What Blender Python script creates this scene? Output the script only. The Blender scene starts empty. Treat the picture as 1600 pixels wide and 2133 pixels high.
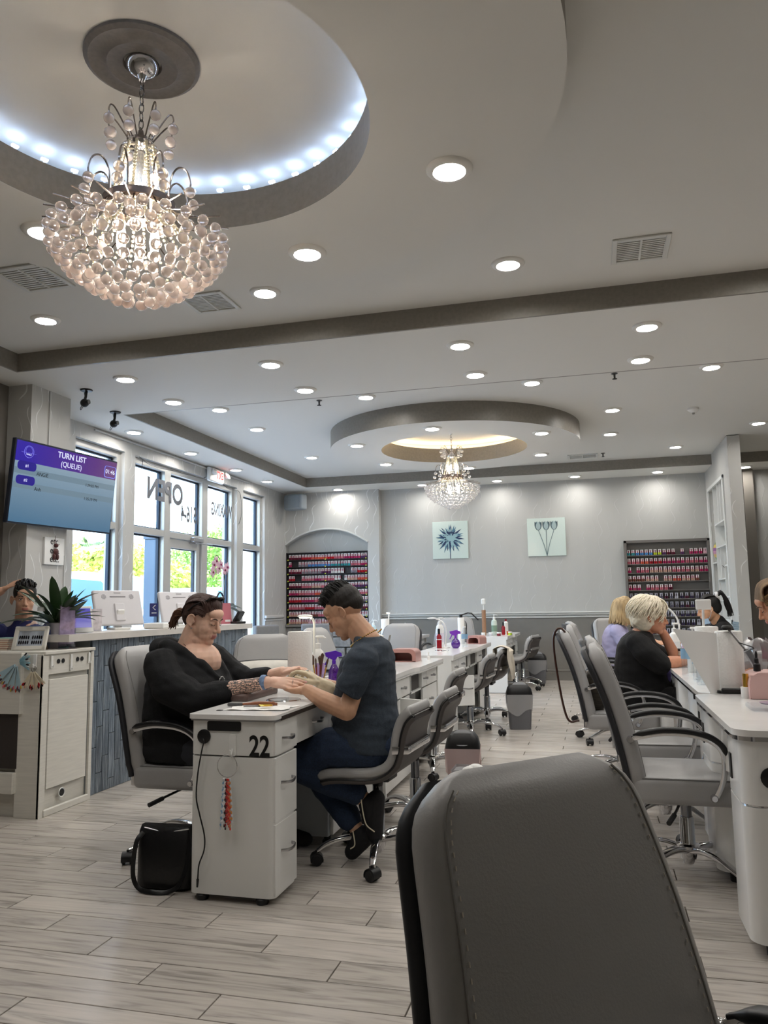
import bpy, bmesh, math, random
import numpy as np
from mathutils import Vector as V, Matrix, Euler
PI = math.pi
random.seed(7)
SC = bpy.context.scene
COL = SC.collection
def rad(d): return d * PI / 180

# ------------------------------------------------------------------ camera
cam_d = bpy.data.cameras.new('camera'); cam = bpy.data.objects.new('camera', cam_d); COL.objects.link(cam)
yw, pt, rl = rad(14.794), rad(6.807), rad(-0.898)
fw = V((-math.sin(yw) * math.cos(pt), math.cos(yw) * math.cos(pt), math.sin(pt)))
rt = V((math.cos(yw), math.sin(yw), 0)); up = rt.cross(fw)
r2 = rt * math.cos(rl) + up * math.sin(rl); u2 = -rt * math.sin(rl) + up * math.cos(rl)
m = Matrix((r2, u2, -fw)).transposed().to_4x4(); m.translation = V((0, 0, 1.21))
cam.matrix_world = m
cam_d.sensor_fit = 'HORIZONTAL'; cam_d.sensor_width = 36.0; cam_d.lens = 1626.5 / 1600 * 36.0
cam_d.clip_start = 0.05; cam_d.clip_end = 300
SC.camera = cam

# ------------------------------------------------------------------ world, sun, exposure
w = bpy.data.worlds.new('world'); SC.world = w; w.use_nodes = True
nt = w.node_tree; nt.nodes.clear()
sky = nt.nodes.new('ShaderNodeTexSky'); sky.sky_type = 'NISHITA'; sky.sun_disc = False
sky.sun_elevation = rad(52); sky.sun_rotation = rad(80); sky.air_density = 1.0; sky.dust_density = 2.5; sky.ozone_density = 1.0
bg = nt.nodes.new('ShaderNodeBackground'); bg.inputs['Strength'].default_value = 2.0
ow = nt.nodes.new('ShaderNodeOutputWorld')
nt.links.new(sky.outputs[0], bg.inputs[0]); nt.links.new(bg.outputs[0], ow.inputs[0])
sd = bpy.data.lights.new('sun', 'SUN'); sd.energy = 2.6; sd.angle = rad(0.6); sd.color = (1, .95, .86)
sun = bpy.data.objects.new('sun', sd); COL.objects.link(sun); sun.rotation_euler = (rad(20), rad(40), 0)   # high, from over the roof
vs = SC.view_settings; vs.view_transform = 'Standard'; vs.look = 'None'; vs.gamma = 1; vs.use_curve_mapping = False
vs.exposure = 0.5

# ------------------------------------------------------------------ colour and material helpers
def lin(c):
    if isinstance(c, str):
        c = c.lstrip('#'); c = [int(c[i:i + 2], 16) / 255 for i in (0, 2, 4)]
    return tuple((x / 12.92 if x <= .04045 else ((x + .055) / 1.055) ** 2.4) for x in c[:3])
MATS = {}
def mat(name, col='#888888', rough=.5, metal=0.0, spec=.5, noise=None, bump=None, emit=0.0, ecol=None, trans=0.0, ior=1.45, coat=0.0, sheen=0.0, sss=0.0, stretch=(1, 1, 1)):
    if name in MATS: return MATS[name]
    m = bpy.data.materials.new(name); m.use_nodes = True; n = m.node_tree.nodes; L = m.node_tree.links
    b = n['Principled BSDF']; c = lin(col)
    b.inputs['Base Color'].default_value = (*c, 1); b.inputs['Roughness'].default_value = rough
    b.inputs['Metallic'].default_value = metal; b.inputs['Specular IOR Level'].default_value = spec; b.inputs['IOR'].default_value = ior
    if trans: b.inputs['Transmission Weight'].default_value = trans
    if coat: b.inputs['Coat Weight'].default_value = coat; b.inputs['Coat Roughness'].default_value = .15
    if sheen: b.inputs['Sheen Weight'].default_value = sheen
    if sss: b.inputs['Subsurface Weight'].default_value = sss; b.inputs['Subsurface Radius'].default_value = (.012, .005, .003); b.inputs['Subsurface Scale'].default_value = 1.0
    if emit:
        b.inputs['Emission Color'].default_value = (*lin(ecol or col), 1); b.inputs['Emission Strength'].default_value = emit
    if noise or bump:
        tc = n.new('ShaderNodeTexCoord'); mp = n.new('ShaderNodeMapping'); mp.inputs['Scale'].default_value = stretch
        L.new(tc.outputs['Object'], mp.inputs[0])
    if noise:
        sc_, amt = noise; t = n.new('ShaderNodeTexNoise'); t.inputs['Scale'].default_value = sc_; t.inputs['Detail'].default_value = 4
        L.new(mp.outputs[0], t.inputs['Vector'])
        cr = n.new('ShaderNodeValToRGB'); L.new(t.outputs['Fac'], cr.inputs[0])
        cr.color_ramp.elements[0].position = .3; cr.color_ramp.elements[1].position = .7
        cr.color_ramp.elements[0].color = (*[max(0, x * (1 - amt)) for x in c], 1); cr.color_ramp.elements[1].color = (*[min(1, x * (1 + amt)) for x in c], 1)
        L.new(cr.outputs[0], b.inputs['Base Color'])
    if bump:
        sc_, st = bump; t2 = n.new('ShaderNodeTexNoise'); t2.inputs['Scale'].default_value = sc_; t2.inputs['Detail'].default_value = 3
        L.new(mp.outputs[0], t2.inputs['Vector'])
        bp = n.new('ShaderNodeBump'); bp.inputs['Strength'].default_value = st; bp.inputs['Distance'].default_value = .01
        L.new(t2.outputs['Fac'], bp.inputs['Height']); L.new(bp.outputs[0], b.inputs['Normal'])
    MATS[name] = m
    return m
def glassmat(name, col=(1, 1, 1), gloss=.08, rough=.02, body=None, bodyf=0.0):
    """thin clear sheet: lets light through, mirrors a little"""
    if name in MATS: return MATS[name]
    m = bpy.data.materials.new(name); m.use_nodes = True; n = m.node_tree.nodes; L = m.node_tree.links; n.clear()
    o = n.new('ShaderNodeOutputMaterial'); t = n.new('ShaderNodeBsdfTransparent'); g = n.new('ShaderNodeBsdfGlossy'); mx = n.new('ShaderNodeMixShader')
    t.inputs[0].default_value = (*col, 1); g.inputs['Roughness'].default_value = rough; mx.inputs[0].default_value = gloss
    src = t
    if body:
        d = n.new('ShaderNodeBsdfDiffuse'); d.inputs[0].default_value = (*lin(body), 1); m2 = n.new('ShaderNodeMixShader'); m2.inputs[0].default_value = bodyf
        L.new(t.outputs[0], m2.inputs[1]); L.new(d.outputs[0], m2.inputs[2]); src = m2
    L.new(src.outputs[0], mx.inputs[1]); L.new(g.outputs[0], mx.inputs[2]); L.new(mx.outputs[0], o.inputs[0])
    MATS[name] = m; return m

# ------------------------------------------------------------------ mesh builder
def frames(P, closed=False):
    P = [V(p) for p in P]; n = len(P); T = []
    for i in range(n):
        a = P[(i - 1) % n] if (closed or i > 0) else P[i]; b = P[(i + 1) % n] if (closed or i < n - 1) else P[i]
        T.append((b - a).normalized())
    u = T[0].orthogonal().normalized(); U = []
    for i in range(n):
        u = (u - T[i] * u.dot(T[i])); u = u.normalized() if u.length > 1e-6 else T[i].orthogonal().normalized(); U.append(u.copy())
    return P, T, U
def smoothpath(P, k=6):
    """Catmull-Rom through P"""
    P = [V(p) for p in P]; out = []
    for i in range(len(P) - 1):
        a = P[i - 1] if i else P[0] * 2 - P[1]; b = P[i]; c = P[i + 1]; d = P[i + 2] if i + 2 < len(P) else P[-1] * 2 - P[-2]
        for j in range(k):
            t = j / k; out.append(.5 * ((2 * b) + (c - a) * t + (2 * a - 5 * b + 4 * c - d) * t * t + (-a + 3 * b - 3 * c + d) * t ** 3))
    out.append(P[-1]); return out
def rrect(w, h, r, n=4):
    """rounded rectangle outline centred on 0"""
    out = []
    for cx, cy, a0 in ((w / 2 - r, h / 2 - r, 0), (-w / 2 + r, h / 2 - r, 90), (-w / 2 + r, -h / 2 + r, 180), (w / 2 - r, -h / 2 + r, 270)):
        for i in range(n + 1):
            a = rad(a0 + 90 * i / n); out.append((cx + r * math.cos(a), cy + r * math.sin(a)))
    return out
class MB:
    def __init__(s): s.v = []; s.f = []; s.m = []; s.M = None
    def add(s, vs, fs, mi=0):
        o = len(s.v)
        if s.M is not None: vs = [s.M @ V(p) for p in vs]
        s.v += [tuple(p) for p in vs]; s.f += [tuple(i + o for i in f) for f in fs]; s.m += [mi] * len(fs); return s
    def box(s, c, d, b=0, rot=None, mi=0):
        h = [x / 2 for x in d]; b = min(b, *[x * .49 for x in h]) if b else 0
        if not b:
            vs = [V((x * h[0], y * h[1], z * h[2])) for x in (-1, 1) for y in (-1, 1) for z in (-1, 1)]
            fs = [(0, 1, 3, 2), (4, 6, 7, 5), (0, 4, 5, 1), (2, 3, 7, 6), (0, 2, 6, 4), (1, 5, 7, 3)]
        else:
            vs = []; ix = {}
            for x in (-1, 1):
                for y in (-1, 1):
                    for z in (-1, 1):
                        sg = (x, y, z)
                        for a in range(3):
                            ix[(sg, a)] = len(vs); vs.append(V([sg[k] * (h[k] if k == a else h[k] - b) for k in range(3)]))
            fs = []
            for a in range(3):
                o1, o2 = [k for k in range(3) if k != a]
                for sg in (-1, 1):
                    q = []
                    for p1, p2 in ((-1, -1), (1, -1), (1, 1), (-1, 1)):
                        t = [0, 0, 0]; t[a] = sg; t[o1] = p1; t[o2] = p2; q.append(ix[(tuple(t), a)])
                    fs.append(q)
                for p1 in (-1, 1):
                    for p2 in (-1, 1):
                        q = []
                        for sg, ax in ((-1, o1), (1, o1), (1, o2), (-1, o2)):
                            t = [0, 0, 0]; t[a] = sg; t[o1] = p1; t[o2] = p2; q.append(ix[(tuple(t), ax)])
                        fs.append(q)
            for x in (-1, 1):
                for y in (-1, 1):
                    for z in (-1, 1): fs.append([ix[((x, y, z), a)] for a in range(3)])
        if rot is not None:
            R = Euler(rot).to_matrix() if not isinstance(rot, Matrix) else rot; vs = [R @ p for p in vs]
        return s.add([p + V(c) for p in vs], fs, mi)
    def tube(s, P, r, n=8, cap=True, closed=False, mi=0, flat=None):
        P, T, U = frames(P, closed); k = len(P); R = r if hasattr(r, '__len__') else [r] * k; vs = []; fs = []
        for i in range(k):
            w = T[i].cross(U[i])
            for j in range(n):
                a = 2 * PI * j / n; vs.append(P[i] + (U[i] * math.cos(a) * (flat or 1) + w * math.sin(a)) * R[i])
        for i in range(k if closed else k - 1):
            i2 = (i + 1) % k
            for j in range(n): j2 = (j + 1) % n; fs.append((i * n + j, i * n + j2, i2 * n + j2, i2 * n + j))
        if cap and not closed: fs += [tuple(range(n))[::-1], tuple((k - 1) * n + j for j in range(n))]
        return s.add(vs, fs, mi)
    def sweep(s, prof, P, upv=(0, 0, 1), cap=True, mi=0, scale=None):
        """profile (x sideways, y along up) swept along P with a fixed up vector"""
        P, T, _ = frames(P); n = len(prof); vs = []; fs = []; upv = V(upv)
        for i, p in enumerate(P):
            sd = T[i].cross(upv).normalized(); uu = sd.cross(T[i]).normalized(); q = scale[i] if scale else 1
            vs += [p + sd * a * q + uu * b * q for a, b in prof]
        for i in range(len(P) - 1):
            for j in range(n): j2 = (j + 1) % n; fs.append((i * n + j, i * n + j2, (i + 1) * n + j2, (i + 1) * n + j))
        if cap: fs += [tuple(range(n))[::-1], tuple((len(P) - 1) * n + j for j in range(n))]
        return s.add(vs, fs, mi)
    def lathe(s, prof, n=20, c=(0, 0, 0), R=None, mi=0, cap=True):
        vs = []; fs = []; k = len(prof)
        for r, z in prof:
            for j in range(n):
                a = 2 * PI * j / n; p = V((r * math.cos(a), r * math.sin(a), z)); vs.append((R @ p if R else p) + V(c))
        for i in range(k - 1):
            for j in range(n): j2 = (j + 1) % n; fs.append((i * n + j, i * n + j2, (i + 1) * n + j2, (i + 1) * n + j))
        if cap: fs += [tuple(range(n))[::-1], tuple((k - 1) * n + j for j in range(n))]
        return s.add(vs, fs, mi)
    def cyl(s, a, b, r, r2=None, n=12, mi=0): return s.tube([a, b], [r, r if r2 is None else r2], n, mi=mi)
    def ball(s, c, r, nu=12, nv=8, mi=0, R=None):
        r = r if hasattr(r, '__len__') else (r, r, r); vs = [V((0, 0, r[2]))]; fs = []
        for i in range(1, nv):
            t = PI * i / nv
            for j in range(nu): a = 2 * PI * j / nu; vs.append(V((r[0] * math.sin(t) * math.cos(a), r[1] * math.sin(t) * math.sin(a), r[2] * math.cos(t))))
        vs.append(V((0, 0, -r[2]))); L = len(vs) - 1
        for j in range(nu):
            j2 = (j + 1) % nu; fs.append((0, 1 + j, 1 + j2)); fs.append((L, 1 + (nv - 2) * nu + j2, 1 + (nv - 2) * nu + j))
            for i in range(nv - 2): fs.append((1 + i * nu + j, 1 + (i + 1) * nu + j, 1 + (i + 1) * nu + j2, 1 + i * nu + j2))
        return s.add([(R @ p if R else p) + V(c) for p in vs], fs, mi)
    def prism(s, poly, z0, z1, mi=0, M=None):
        n = len(poly); vs = [V((x, y, z0)) for x, y in poly] + [V((x, y, z1)) for x, y in poly]
        fs = [tuple(range(n))[::-1], tuple(range(n, 2 * n))] + [(j, (j + 1) % n, n + (j + 1) % n, n + j) for j in range(n)]
        if M is not None: vs = [M @ p for p in vs]
        return s.add(vs, fs, mi)
    def grid(s, fn, nu, nv, mi=0, cu=False, cv=False):
        vs = [fn(i / (nu if cu else nu - 1), j / (nv if cv else nv - 1)) for i in range(nu) for j in range(nv)]; fs = []
        for i in range(nu if cu else nu - 1):
            for j in range(nv if cv else nv - 1):
                i2 = (i + 1) % nu; j2 = (j + 1) % nv; fs.append((i * nv + j, i2 * nv + j, i2 * nv + j2, i * nv + j2))
        return s.add(vs, fs, mi)
    def loft(s, secs, cap=True, mi=0):
        n = len(secs[0]); vs = [p for q in secs for p in q]; fs = []
        for i in range(len(secs) - 1):
            for j in range(n): j2 = (j + 1) % n; fs.append((i * n + j, i * n + j2, (i + 1) * n + j2, (i + 1) * n + j))
        if cap: fs += [tuple(range(n))[::-1], tuple((len(secs) - 1) * n + j for j in range(n))]
        return s.add(vs, fs, mi)
    def cushion(s, c, d, r, rc=None, n=4, crown=0, mi=0):
        """box with round edges: plan corner radius rc, edge radius r"""
        rc = rc or r; secs = []; h = d[2] / 2
        for i in range(n + 1):
            a = rad(-90 + 90 * i / n); ins = r * (1 - math.cos(a)); zz = -h + r + r * math.sin(a); secs.append([V((c[0] + x, c[1] + y, c[2] + zz)) for x, y in rrect(d[0] - 2 * ins, d[1] - 2 * ins, max(rc - ins, .001), 4)])
        for i in range(n + 1):
            a = rad(90 * i / n); ins = r * (1 - math.cos(a)); zz = h - r + r * math.sin(a); secs.append([V((c[0] + x, c[1] + y, c[2] + zz)) for x, y in rrect(d[0] - 2 * ins, d[1] - 2 * ins, max(rc - ins, .001), 4)])
        if crown:
            top = secs[-1]
            for k in (.7, .35): secs.append([V((c[0] + (p.x - c[0]) * k, c[1] + (p.y - c[1]) * k, c[2] + h + crown * (1 - k * k))) for p in top])
        return s.loft(secs, True, mi)
    def quad(s, a, b, c, d, mi=0): return s.add([a, b, c, d], [(0, 1, 2, 3)], mi)
    def mesh(s, name, mats, ang=35, fix=True):
        me = bpy.data.meshes.new(name); me.from_pydata(s.v, [], s.f)
        for q in (mats if isinstance(mats, (list, tuple)) else [mats]): me.materials.append(q)
        me.polygons.foreach_set('material_index', s.m)
        if fix:
            bm = bmesh.new(); bm.from_mesh(me); bmesh.ops.recalc_face_normals(bm, faces=bm.faces); bm.to_mesh(me); bm.free()
        if ang:
            me.polygons.foreach_set('use_smooth', [True] * len(me.polygons)); me.set_sharp_from_angle(angle=rad(ang))
        me.update(); return me
    def build(s, name, mats, parent=None, ang=35, fix=True):
        o = bpy.data.objects.new(name, s.mesh(name, mats, ang, fix)); COL.objects.link(o)
        if parent is not None: o.parent = parent
        return o
def inst(name, me, parent=None, loc=(0, 0, 0), rot=(0, 0, 0)):
    o = bpy.data.objects.new(name, me); COL.objects.link(o); o.parent = parent; o.location = loc; o.rotation_euler = rot; return o
def tag(o, label=None, cat=None, group=None, kind=None):
    if label: o['label'] = label
    if cat: o['category'] = cat
    if group: o['group'] = group
    if kind: o['kind'] = kind
    return o
def thing(name, label, cat, loc=(0, 0, 0), rz=0, group=None, scale=1):
    o = bpy.data.objects.new(name, None); COL.objects.link(o); o.location = loc; o.rotation_euler = (0, 0, rz); o.empty_display_size = .05
    if scale != 1: o.scale = (scale,) * 3
    return tag(o, label, cat, group)
def copytree(o, parent=None):
    c = o.copy(); COL.objects.link(c); c.parent = parent
    for ch in list(o.children): copytree(ch, c)
    return c
def dup(root, loc, rz, label, group=None):
    c = copytree(root); c.location = loc; c.rotation_euler = (0, 0, rz); c['label'] = label
    if group: c['group'] = group
    return c
def struct(name, mb, m, parent=None, label=None, ang=35):
    o = mb.build(name, m, parent, ang); 
    if parent is None: o['kind'] = 'structure'
    if label: o['label'] = label
    return o
def text(name, s, size, m, parent, loc, rot, depth=.0006, align='CENTER', font=None, mirror=False, sx=1.0, bold=0):
    cu = bpy.data.curves.new(name, 'FONT'); cu.body = s; cu.size = size; cu.extrude = depth; cu.align_x = align; cu.align_y = 'CENTER'; cu.offset = bold
    t = bpy.data.objects.new(name, cu); COL.objects.link(t); dg = bpy.context.evaluated_depsgraph_get(); dg.update()
    me = bpy.data.meshes.new_from_object(t.evaluated_get(dg)); me.name = name; bpy.data.objects.remove(t); bpy.data.curves.remove(cu)
    me.materials.clear(); me.materials.append(m)
    if sx != 1 or mirror: me.transform(Matrix.Diagonal((-sx if mirror else sx, 1, 1, 1)))
    o = bpy.data.objects.new(name, me); COL.objects.link(o); o.parent = parent; o.location = loc; o.rotation_euler = rot; return o

# ------------------------------------------------------------------ shared materials
WHITE = mat('ceiling_paint', '#dcdad4', .75, bump=(60, .02))
BAND = mat('taupe_band_paint', '#837e76', .42, noise=(40, .08))
CHROME = mat('chrome', '#d8d8da', .09, 1.0)
STEEL = mat('brushed_steel', '#b9b9bb', .28, 1.0)
BLACKP = mat('black_plastic', '#111113', .42, bump=(300, .03))
WPL = mat('white_plastic', '#e9e9e6', .35)
LENS = mat('lit_lens', '#fffaf4', .5, emit=112, ecol='#fffbf5')
# ================================================================== the room
SOF, REC, RING = 3.16, 3.31, 3.10
XW, XR, YN, YB = -5.10, 4.9, -2.6, 12.74
XL, XRR = -4.50, 4.25                     # recess sides
R1 = (-0.21, 5.27); R2 = (6.78, 12.01)    # recess ends
def wallpaper(name, base, line, rough=.5):
    m = bpy.data.materials.new(name); m.use_nodes = True; n = m.node_tree.nodes; L = m.node_tree.links; b = n['Principled BSDF']
    tc = n.new('ShaderNodeTexCoord'); sp = n.new('ShaderNodeSeparateXYZ'); L.new(tc.outputs['Object'], sp.inputs[0])
    ad = n.new('ShaderNodeMath'); ad.operation = 'ADD'; L.new(sp.outputs[0], ad.inputs[0]); L.new(sp.outputs[1], ad.inputs[1])
    sh = n.new('ShaderNodeMath'); sh.operation = 'MULTIPLY_ADD'; sh.inputs[1].default_value = -.12; L.new(sp.outputs[2], sh.inputs[0]); L.new(ad.outputs[0], sh.inputs[2])
    sn = n.new('ShaderNodeMath'); sn.operation = 'SINE'; k = n.new('ShaderNodeMath'); k.operation = 'MULTIPLY_ADD'; k.inputs[1].default_value = 17; k.inputs[2].default_value = 0
    u9 = n.new('ShaderNodeMath'); u9.operation = 'MULTIPLY'; u9.inputs[1].default_value = 9; L.new(ad.outputs[0], u9.inputs[0])
    L.new(sp.outputs[2], k.inputs[0]); L.new(u9.outputs[0], k.inputs[2]); L.new(k.outputs[0], sn.inputs[0])
    wv = n.new('ShaderNodeMath'); wv.operation = 'MULTIPLY_ADD'; wv.inputs[1].default_value = .028; L.new(sn.outputs[0], wv.inputs[0]); L.new(sh.outputs[0], wv.inputs[2])
    nz = n.new('ShaderNodeTexNoise'); nz.inputs['Scale'].default_value = 3.2; nz.inputs['Detail'].default_value = 0; L.new(tc.outputs['Object'], nz.inputs['Vector'])
    w2 = n.new('ShaderNodeMath'); w2.operation = 'MULTIPLY_ADD'; w2.inputs[1].default_value = .16; L.new(nz.outputs['Fac'], w2.inputs[0]); L.new(wv.outputs[0], w2.inputs[2])
    sc = n.new('ShaderNodeMath'); sc.operation = 'MULTIPLY'; sc.inputs[1].default_value = 8.5; L.new(w2.outputs[0], sc.inputs[0])
    fr = n.new('ShaderNodeMath'); fr.operation = 'PINGPONG'; fr.inputs[1].default_value = .5; L.new(sc.outputs[0], fr.inputs[0])
    mk = n.new('ShaderNodeTexNoise'); mk.inputs['Scale'].default_value = 2.6; mk.inputs['Detail'].default_value = 1
    mpp = n.new('ShaderNodeMapping'); mpp.inputs['Scale'].default_value = (3, 3, .9); L.new(tc.outputs['Object'], mpp.inputs[0]); L.new(mpp.outputs[0], mk.inputs['Vector'])
    th = n.new('ShaderNodeMapRange'); th.inputs['From Min'].default_value = .47; th.inputs['From Max'].default_value = .62; th.inputs['To Min'].default_value = 0; th.inputs['To Max'].default_value = .055; L.new(mk.outputs['Fac'], th.inputs['Value'])
    df = n.new('ShaderNodeMath'); df.operation = 'SUBTRACT'; L.new(th.outputs[0], df.inputs[0]); L.new(fr.outputs[0], df.inputs[1])
    ln = n.new('ShaderNodeMath'); ln.operation = 'MULTIPLY'; ln.inputs[1].default_value = 60; ln.use_clamp = True; L.new(df.outputs[0], ln.inputs[0])
    st = n.new('ShaderNodeTexNoise'); st.inputs['Scale'].default_value = 1.2; mp3 = n.new('ShaderNodeMapping'); mp3.inputs['Scale'].default_value = (3, 3, .35); L.new(tc.outputs['Object'], mp3.inputs[0]); L.new(mp3.outputs[0], st.inputs['Vector'])
    cr = n.new('ShaderNodeValToRGB'); c = lin(base); cr.color_ramp.elements[0].color = (*[x * .93 for x in c], 1); cr.color_ramp.elements[1].color = (*[min(1, x * 1.05) for x in c], 1); L.new(st.outputs['Fac'], cr.inputs[0])
    mx = n.new('ShaderNodeMix'); mx.data_type = 'RGBA'; L.new(ln.outputs[0], mx.inputs['Factor']); L.new(cr.outputs[0], mx.inputs['A']); mx.inputs['B'].default_value = (*lin(line), 1)  # raised strokes also get a lighter colour for their sheen
    L.new(mx.outputs['Result'], b.inputs['Base Color'])
    rr = n.new('ShaderNodeMapRange'); rr.inputs['To Min'].default_value = rough; rr.inputs['To Max'].default_value = .25; L.new(ln.outputs[0], rr.inputs['Value']); L.new(rr.outputs[0], b.inputs['Roughness'])
    bp = n.new('ShaderNodeBump'); bp.inputs['Strength'].default_value = .6; bp.inputs['Distance'].default_value = .004; L.new(ln.outputs[0], bp.inputs['Height']); L.new(bp.outputs[0], b.inputs['Normal'])
    return m
WALLP = wallpaper('wave_wallpaper', '#bcbbb7', '#e6e6e4')
WALLB = wallpaper('wave_wallpaper_back', '#b5b5b2', '#c6c6c4')
GREYP = mat('grey_lower_paint', '#7b7873', .55, noise=(8, .04))
GREYW = mat('plain_wall_paint', '#b5b1a8', .6, noise=(4, .03))
TRIMW = mat('pale_trim', '#c9c9c6', .4)
DARKW = mat('dark_wall_paint', '#6f6a63', .6)

# ---- floor: wood-look tile planks
def plankmat(name, base):
    m = bpy.data.materials.new(name); m.use_nodes = True; n = m.node_tree.nodes; L = m.node_tree.links; b = n['Principled BSDF']
    tc = n.new('ShaderNodeTexCoord'); oi = n.new('ShaderNodeObjectInfo')
    va = n.new('ShaderNodeVectorMath'); va.operation = 'ADD'; cb = n.new('ShaderNodeCombineXYZ'); mu = n.new('ShaderNodeMath'); mu.operation = 'MULTIPLY'; mu.inputs[1].default_value = 40
    L.new(oi.outputs['Random'], mu.inputs[0]); L.new(mu.outputs[0], cb.inputs[0]); L.new(mu.outputs[0], cb.inputs[2]); L.new(tc.outputs['Object'], va.inputs[0]); L.new(cb.outputs[0], va.inputs[1])
    mp = n.new('ShaderNodeMapping'); mp.inputs['Scale'].default_value = (1.0, 11, 1); L.new(va.outputs[0], mp.inputs[0])
    nz = n.new('ShaderNodeTexNoise'); nz.inputs['Scale'].default_value = 2.2; nz.inputs['Detail'].default_value = 5; nz.inputs['Distortion'].default_value = 1.6; L.new(mp.outputs[0], nz.inputs['Vector'])
    cr = n.new('ShaderNodeValToRGB'); e = cr.color_ramp.elements; c = lin(base)
    e[0].position = .28; e[0].color = (*[x * .55 for x in c], 1); e[1].position = .46; e[1].color = (*[x * .96 for x in c], 1)
    q = cr.color_ramp.elements.new(.7); q.color = (*[min(1, x * 1.12) for x in c], 1); L.new(nz.outputs['Fac'], cr.inputs[0])
    hs = n.new('ShaderNodeHueSaturation'); mr = n.new('ShaderNodeMapRange'); mr.inputs['To Min'].default_value = .88; mr.inputs['To Max'].default_value = 1.1; L.new(oi.outputs['Random'], mr.inputs['Value']); L.new(mr.outputs[0], hs.inputs['Value']); L.new(cr.outputs[0], hs.inputs['Color'])
    L.new(hs.outputs[0], b.inputs['Base Color']); b.inputs['Roughness'].default_value = .27; b.inputs['Specular IOR Level'].default_value = .5
    bp = n.new('ShaderNodeBump'); bp.inputs['Strength'].default_value = .12; bp.inputs['Distance'].default_value = .004; L.new(nz.outputs['Fac'], bp.inputs['Height']); L.new(bp.outputs[0], b.inputs['Normal'])
    return m
PLANK = plankmat('wood_look_tile', '#bdb6ae')
GROUT = mat('floor_grout', '#5c554d', .8)
PW, PL = .1525, .893
fl = struct('floor', MB().box((-.1, 5.0, -.055), (10.4, 15.6, .09)), GROUT, label='pale wood-look tile plank floor with dark grout lines')
pm = MB().box((0, 0, 0), (PL - .005, PW - .004, .012), .0012).mesh('plank', PLANK)
def spot_planks():
    cand = []
    for k in range(-32, 70):
        y0 = 2.2475 + PW * k
        if y0 > YB - .02 or y0 < YN: continue
        x = -1.19 - .2977 * (k % 3)
        x -= PL * 6
        while x < XR:
            cand.append((x + PL / 2, y0 + PW / 2)); x += PL
    return cand
def px(p):
    c = V(p) - V((0, 0, 1.21)); d = c.dot(fw)
    return (800 + 1626.5 * c.dot(r2) / d, 1066.5 - 1626.5 * c.dot(u2) / d) if d > .1 else (-9999, -9999)
cand = [c for c in spot_planks() if XW - PL / 2 < c[0] < XR + .4]
vis = []
for c in cand:
    p = px((c[0], c[1], 0)); 
    if -160 < p[0] < 1700 and 1400 < p[1] < 2320 and c[0] > -3.7: vis.append(c)
vis.sort(key=lambda c: c[1]); vis = vis[:300]; vs_ = set(vis)
for c in vis: inst('plank', pm, fl, (c[0], c[1], -.006))
rest = MB()
for c in cand:
    if c not in vs_:
        x0, x1 = max(c[0] - PL / 2 + .0025, XW), min(c[0] + PL / 2 - .0025, XR); rest.box(((x0 + x1) / 2, c[1], -.006), (x1 - x0, PW - .004, .012))
ro = rest.build('plank_field', PLANK, fl, ang=0, fix=False); ro['kind'] = 'stuff'

# ---- ceiling: soffit sheet, recess lids, bands
TH = .08
def sheet(mb, x0, x1, y0, y1, z): mb.box(((x0 + x1) / 2, (y0 + y1) / 2, z + TH / 2), (x1 - x0, y1 - y0, TH))
so = MB()
sheet(so, XW - .3, XL, YN, YB, SOF); sheet(so, XRR, XR, YN, YB, SOF)
sheet(so, XL, XRR, YN, R1[0], SOF); sheet(so, XL, XRR, R1[1], R2[0], SOF); sheet(so, XL, XRR, R2[1], YB, SOF)
ceil = struct('ceiling', so, WHITE, label='white plaster ceiling soffit around two recessed trays')
CEN = [(-1.60, 2.53), (-1.57, 9.35)]
def lid(name, rec, cen, rh):
    x0, x1, y0, y1 = XL - .05, XRR + .05, rec[0] - .05, rec[1] + .05; A = [2 * PI * i / 96 for i in range(96)]
    A += [math.atan2(y - cen[1], x - cen[0]) % (2 * PI) for x in (x0, x1) for y in (y0, y1)]; A = sorted(set(A)); vs = []
    for z in (REC, REC + .04):
        for a in A:
            c, s_ = math.cos(a), math.sin(a); t = min([((x1 if c > 0 else x0) - cen[0]) / c if abs(c) > 1e-9 else 1e9, ((y1 if s_ > 0 else y0) - cen[1]) / s_ if abs(s_) > 1e-9 else 1e9])
            vs += [(cen[0] + c * rh, cen[1] + s_ * rh, z), (cen[0] + c * t, cen[1] + s_ * t, z)]
    n = len(A); fs = []
    for z in (0, 1):
        for i in range(n): j = (i + 1) % n; fs.append((z * 2 * n + 2 * i, z * 2 * n + 2 * i + 1, z * 2 * n + 2 * j + 1, z * 2 * n + 2 * j))
    mb = MB().add(vs, fs); return mb.build(name, WHITE, ceil)
lid('recess_lid', R1, CEN[0], 1.12); lid('recess_lid', R2, CEN[1], 1.12)
for rec in (R1, R2):   # dark bands round each tray
    mb = MB(); t = .02; ym = (rec[0] + rec[1]) / 2; zc = (SOF + REC) / 2; hh = REC - SOF
    mb.box((XL + t / 2, ym, zc), (t, rec[1] - rec[0], hh)); mb.box((XRR - t / 2, ym, zc), (t, rec[1] - rec[0], hh))
    mb.box(((XL + XRR) / 2, rec[0] + t / 2, zc), (XRR - XL, t, hh)); mb.box(((XL + XRR) / 2, rec[1] - t / 2, zc), (XRR - XL, t, hh))
    b = mb.build('recess_band', BAND, ceil); b['label'] = 'dark taupe band round the ceiling tray'
LEDC = mat('led_cool', '#cfe2ff', .5, emit=34, ecol='#bcd6ff'); LEDW = mat('led_warm', '#ffe9c8', .5, emit=16, ecol='#ffe3b8')
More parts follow.
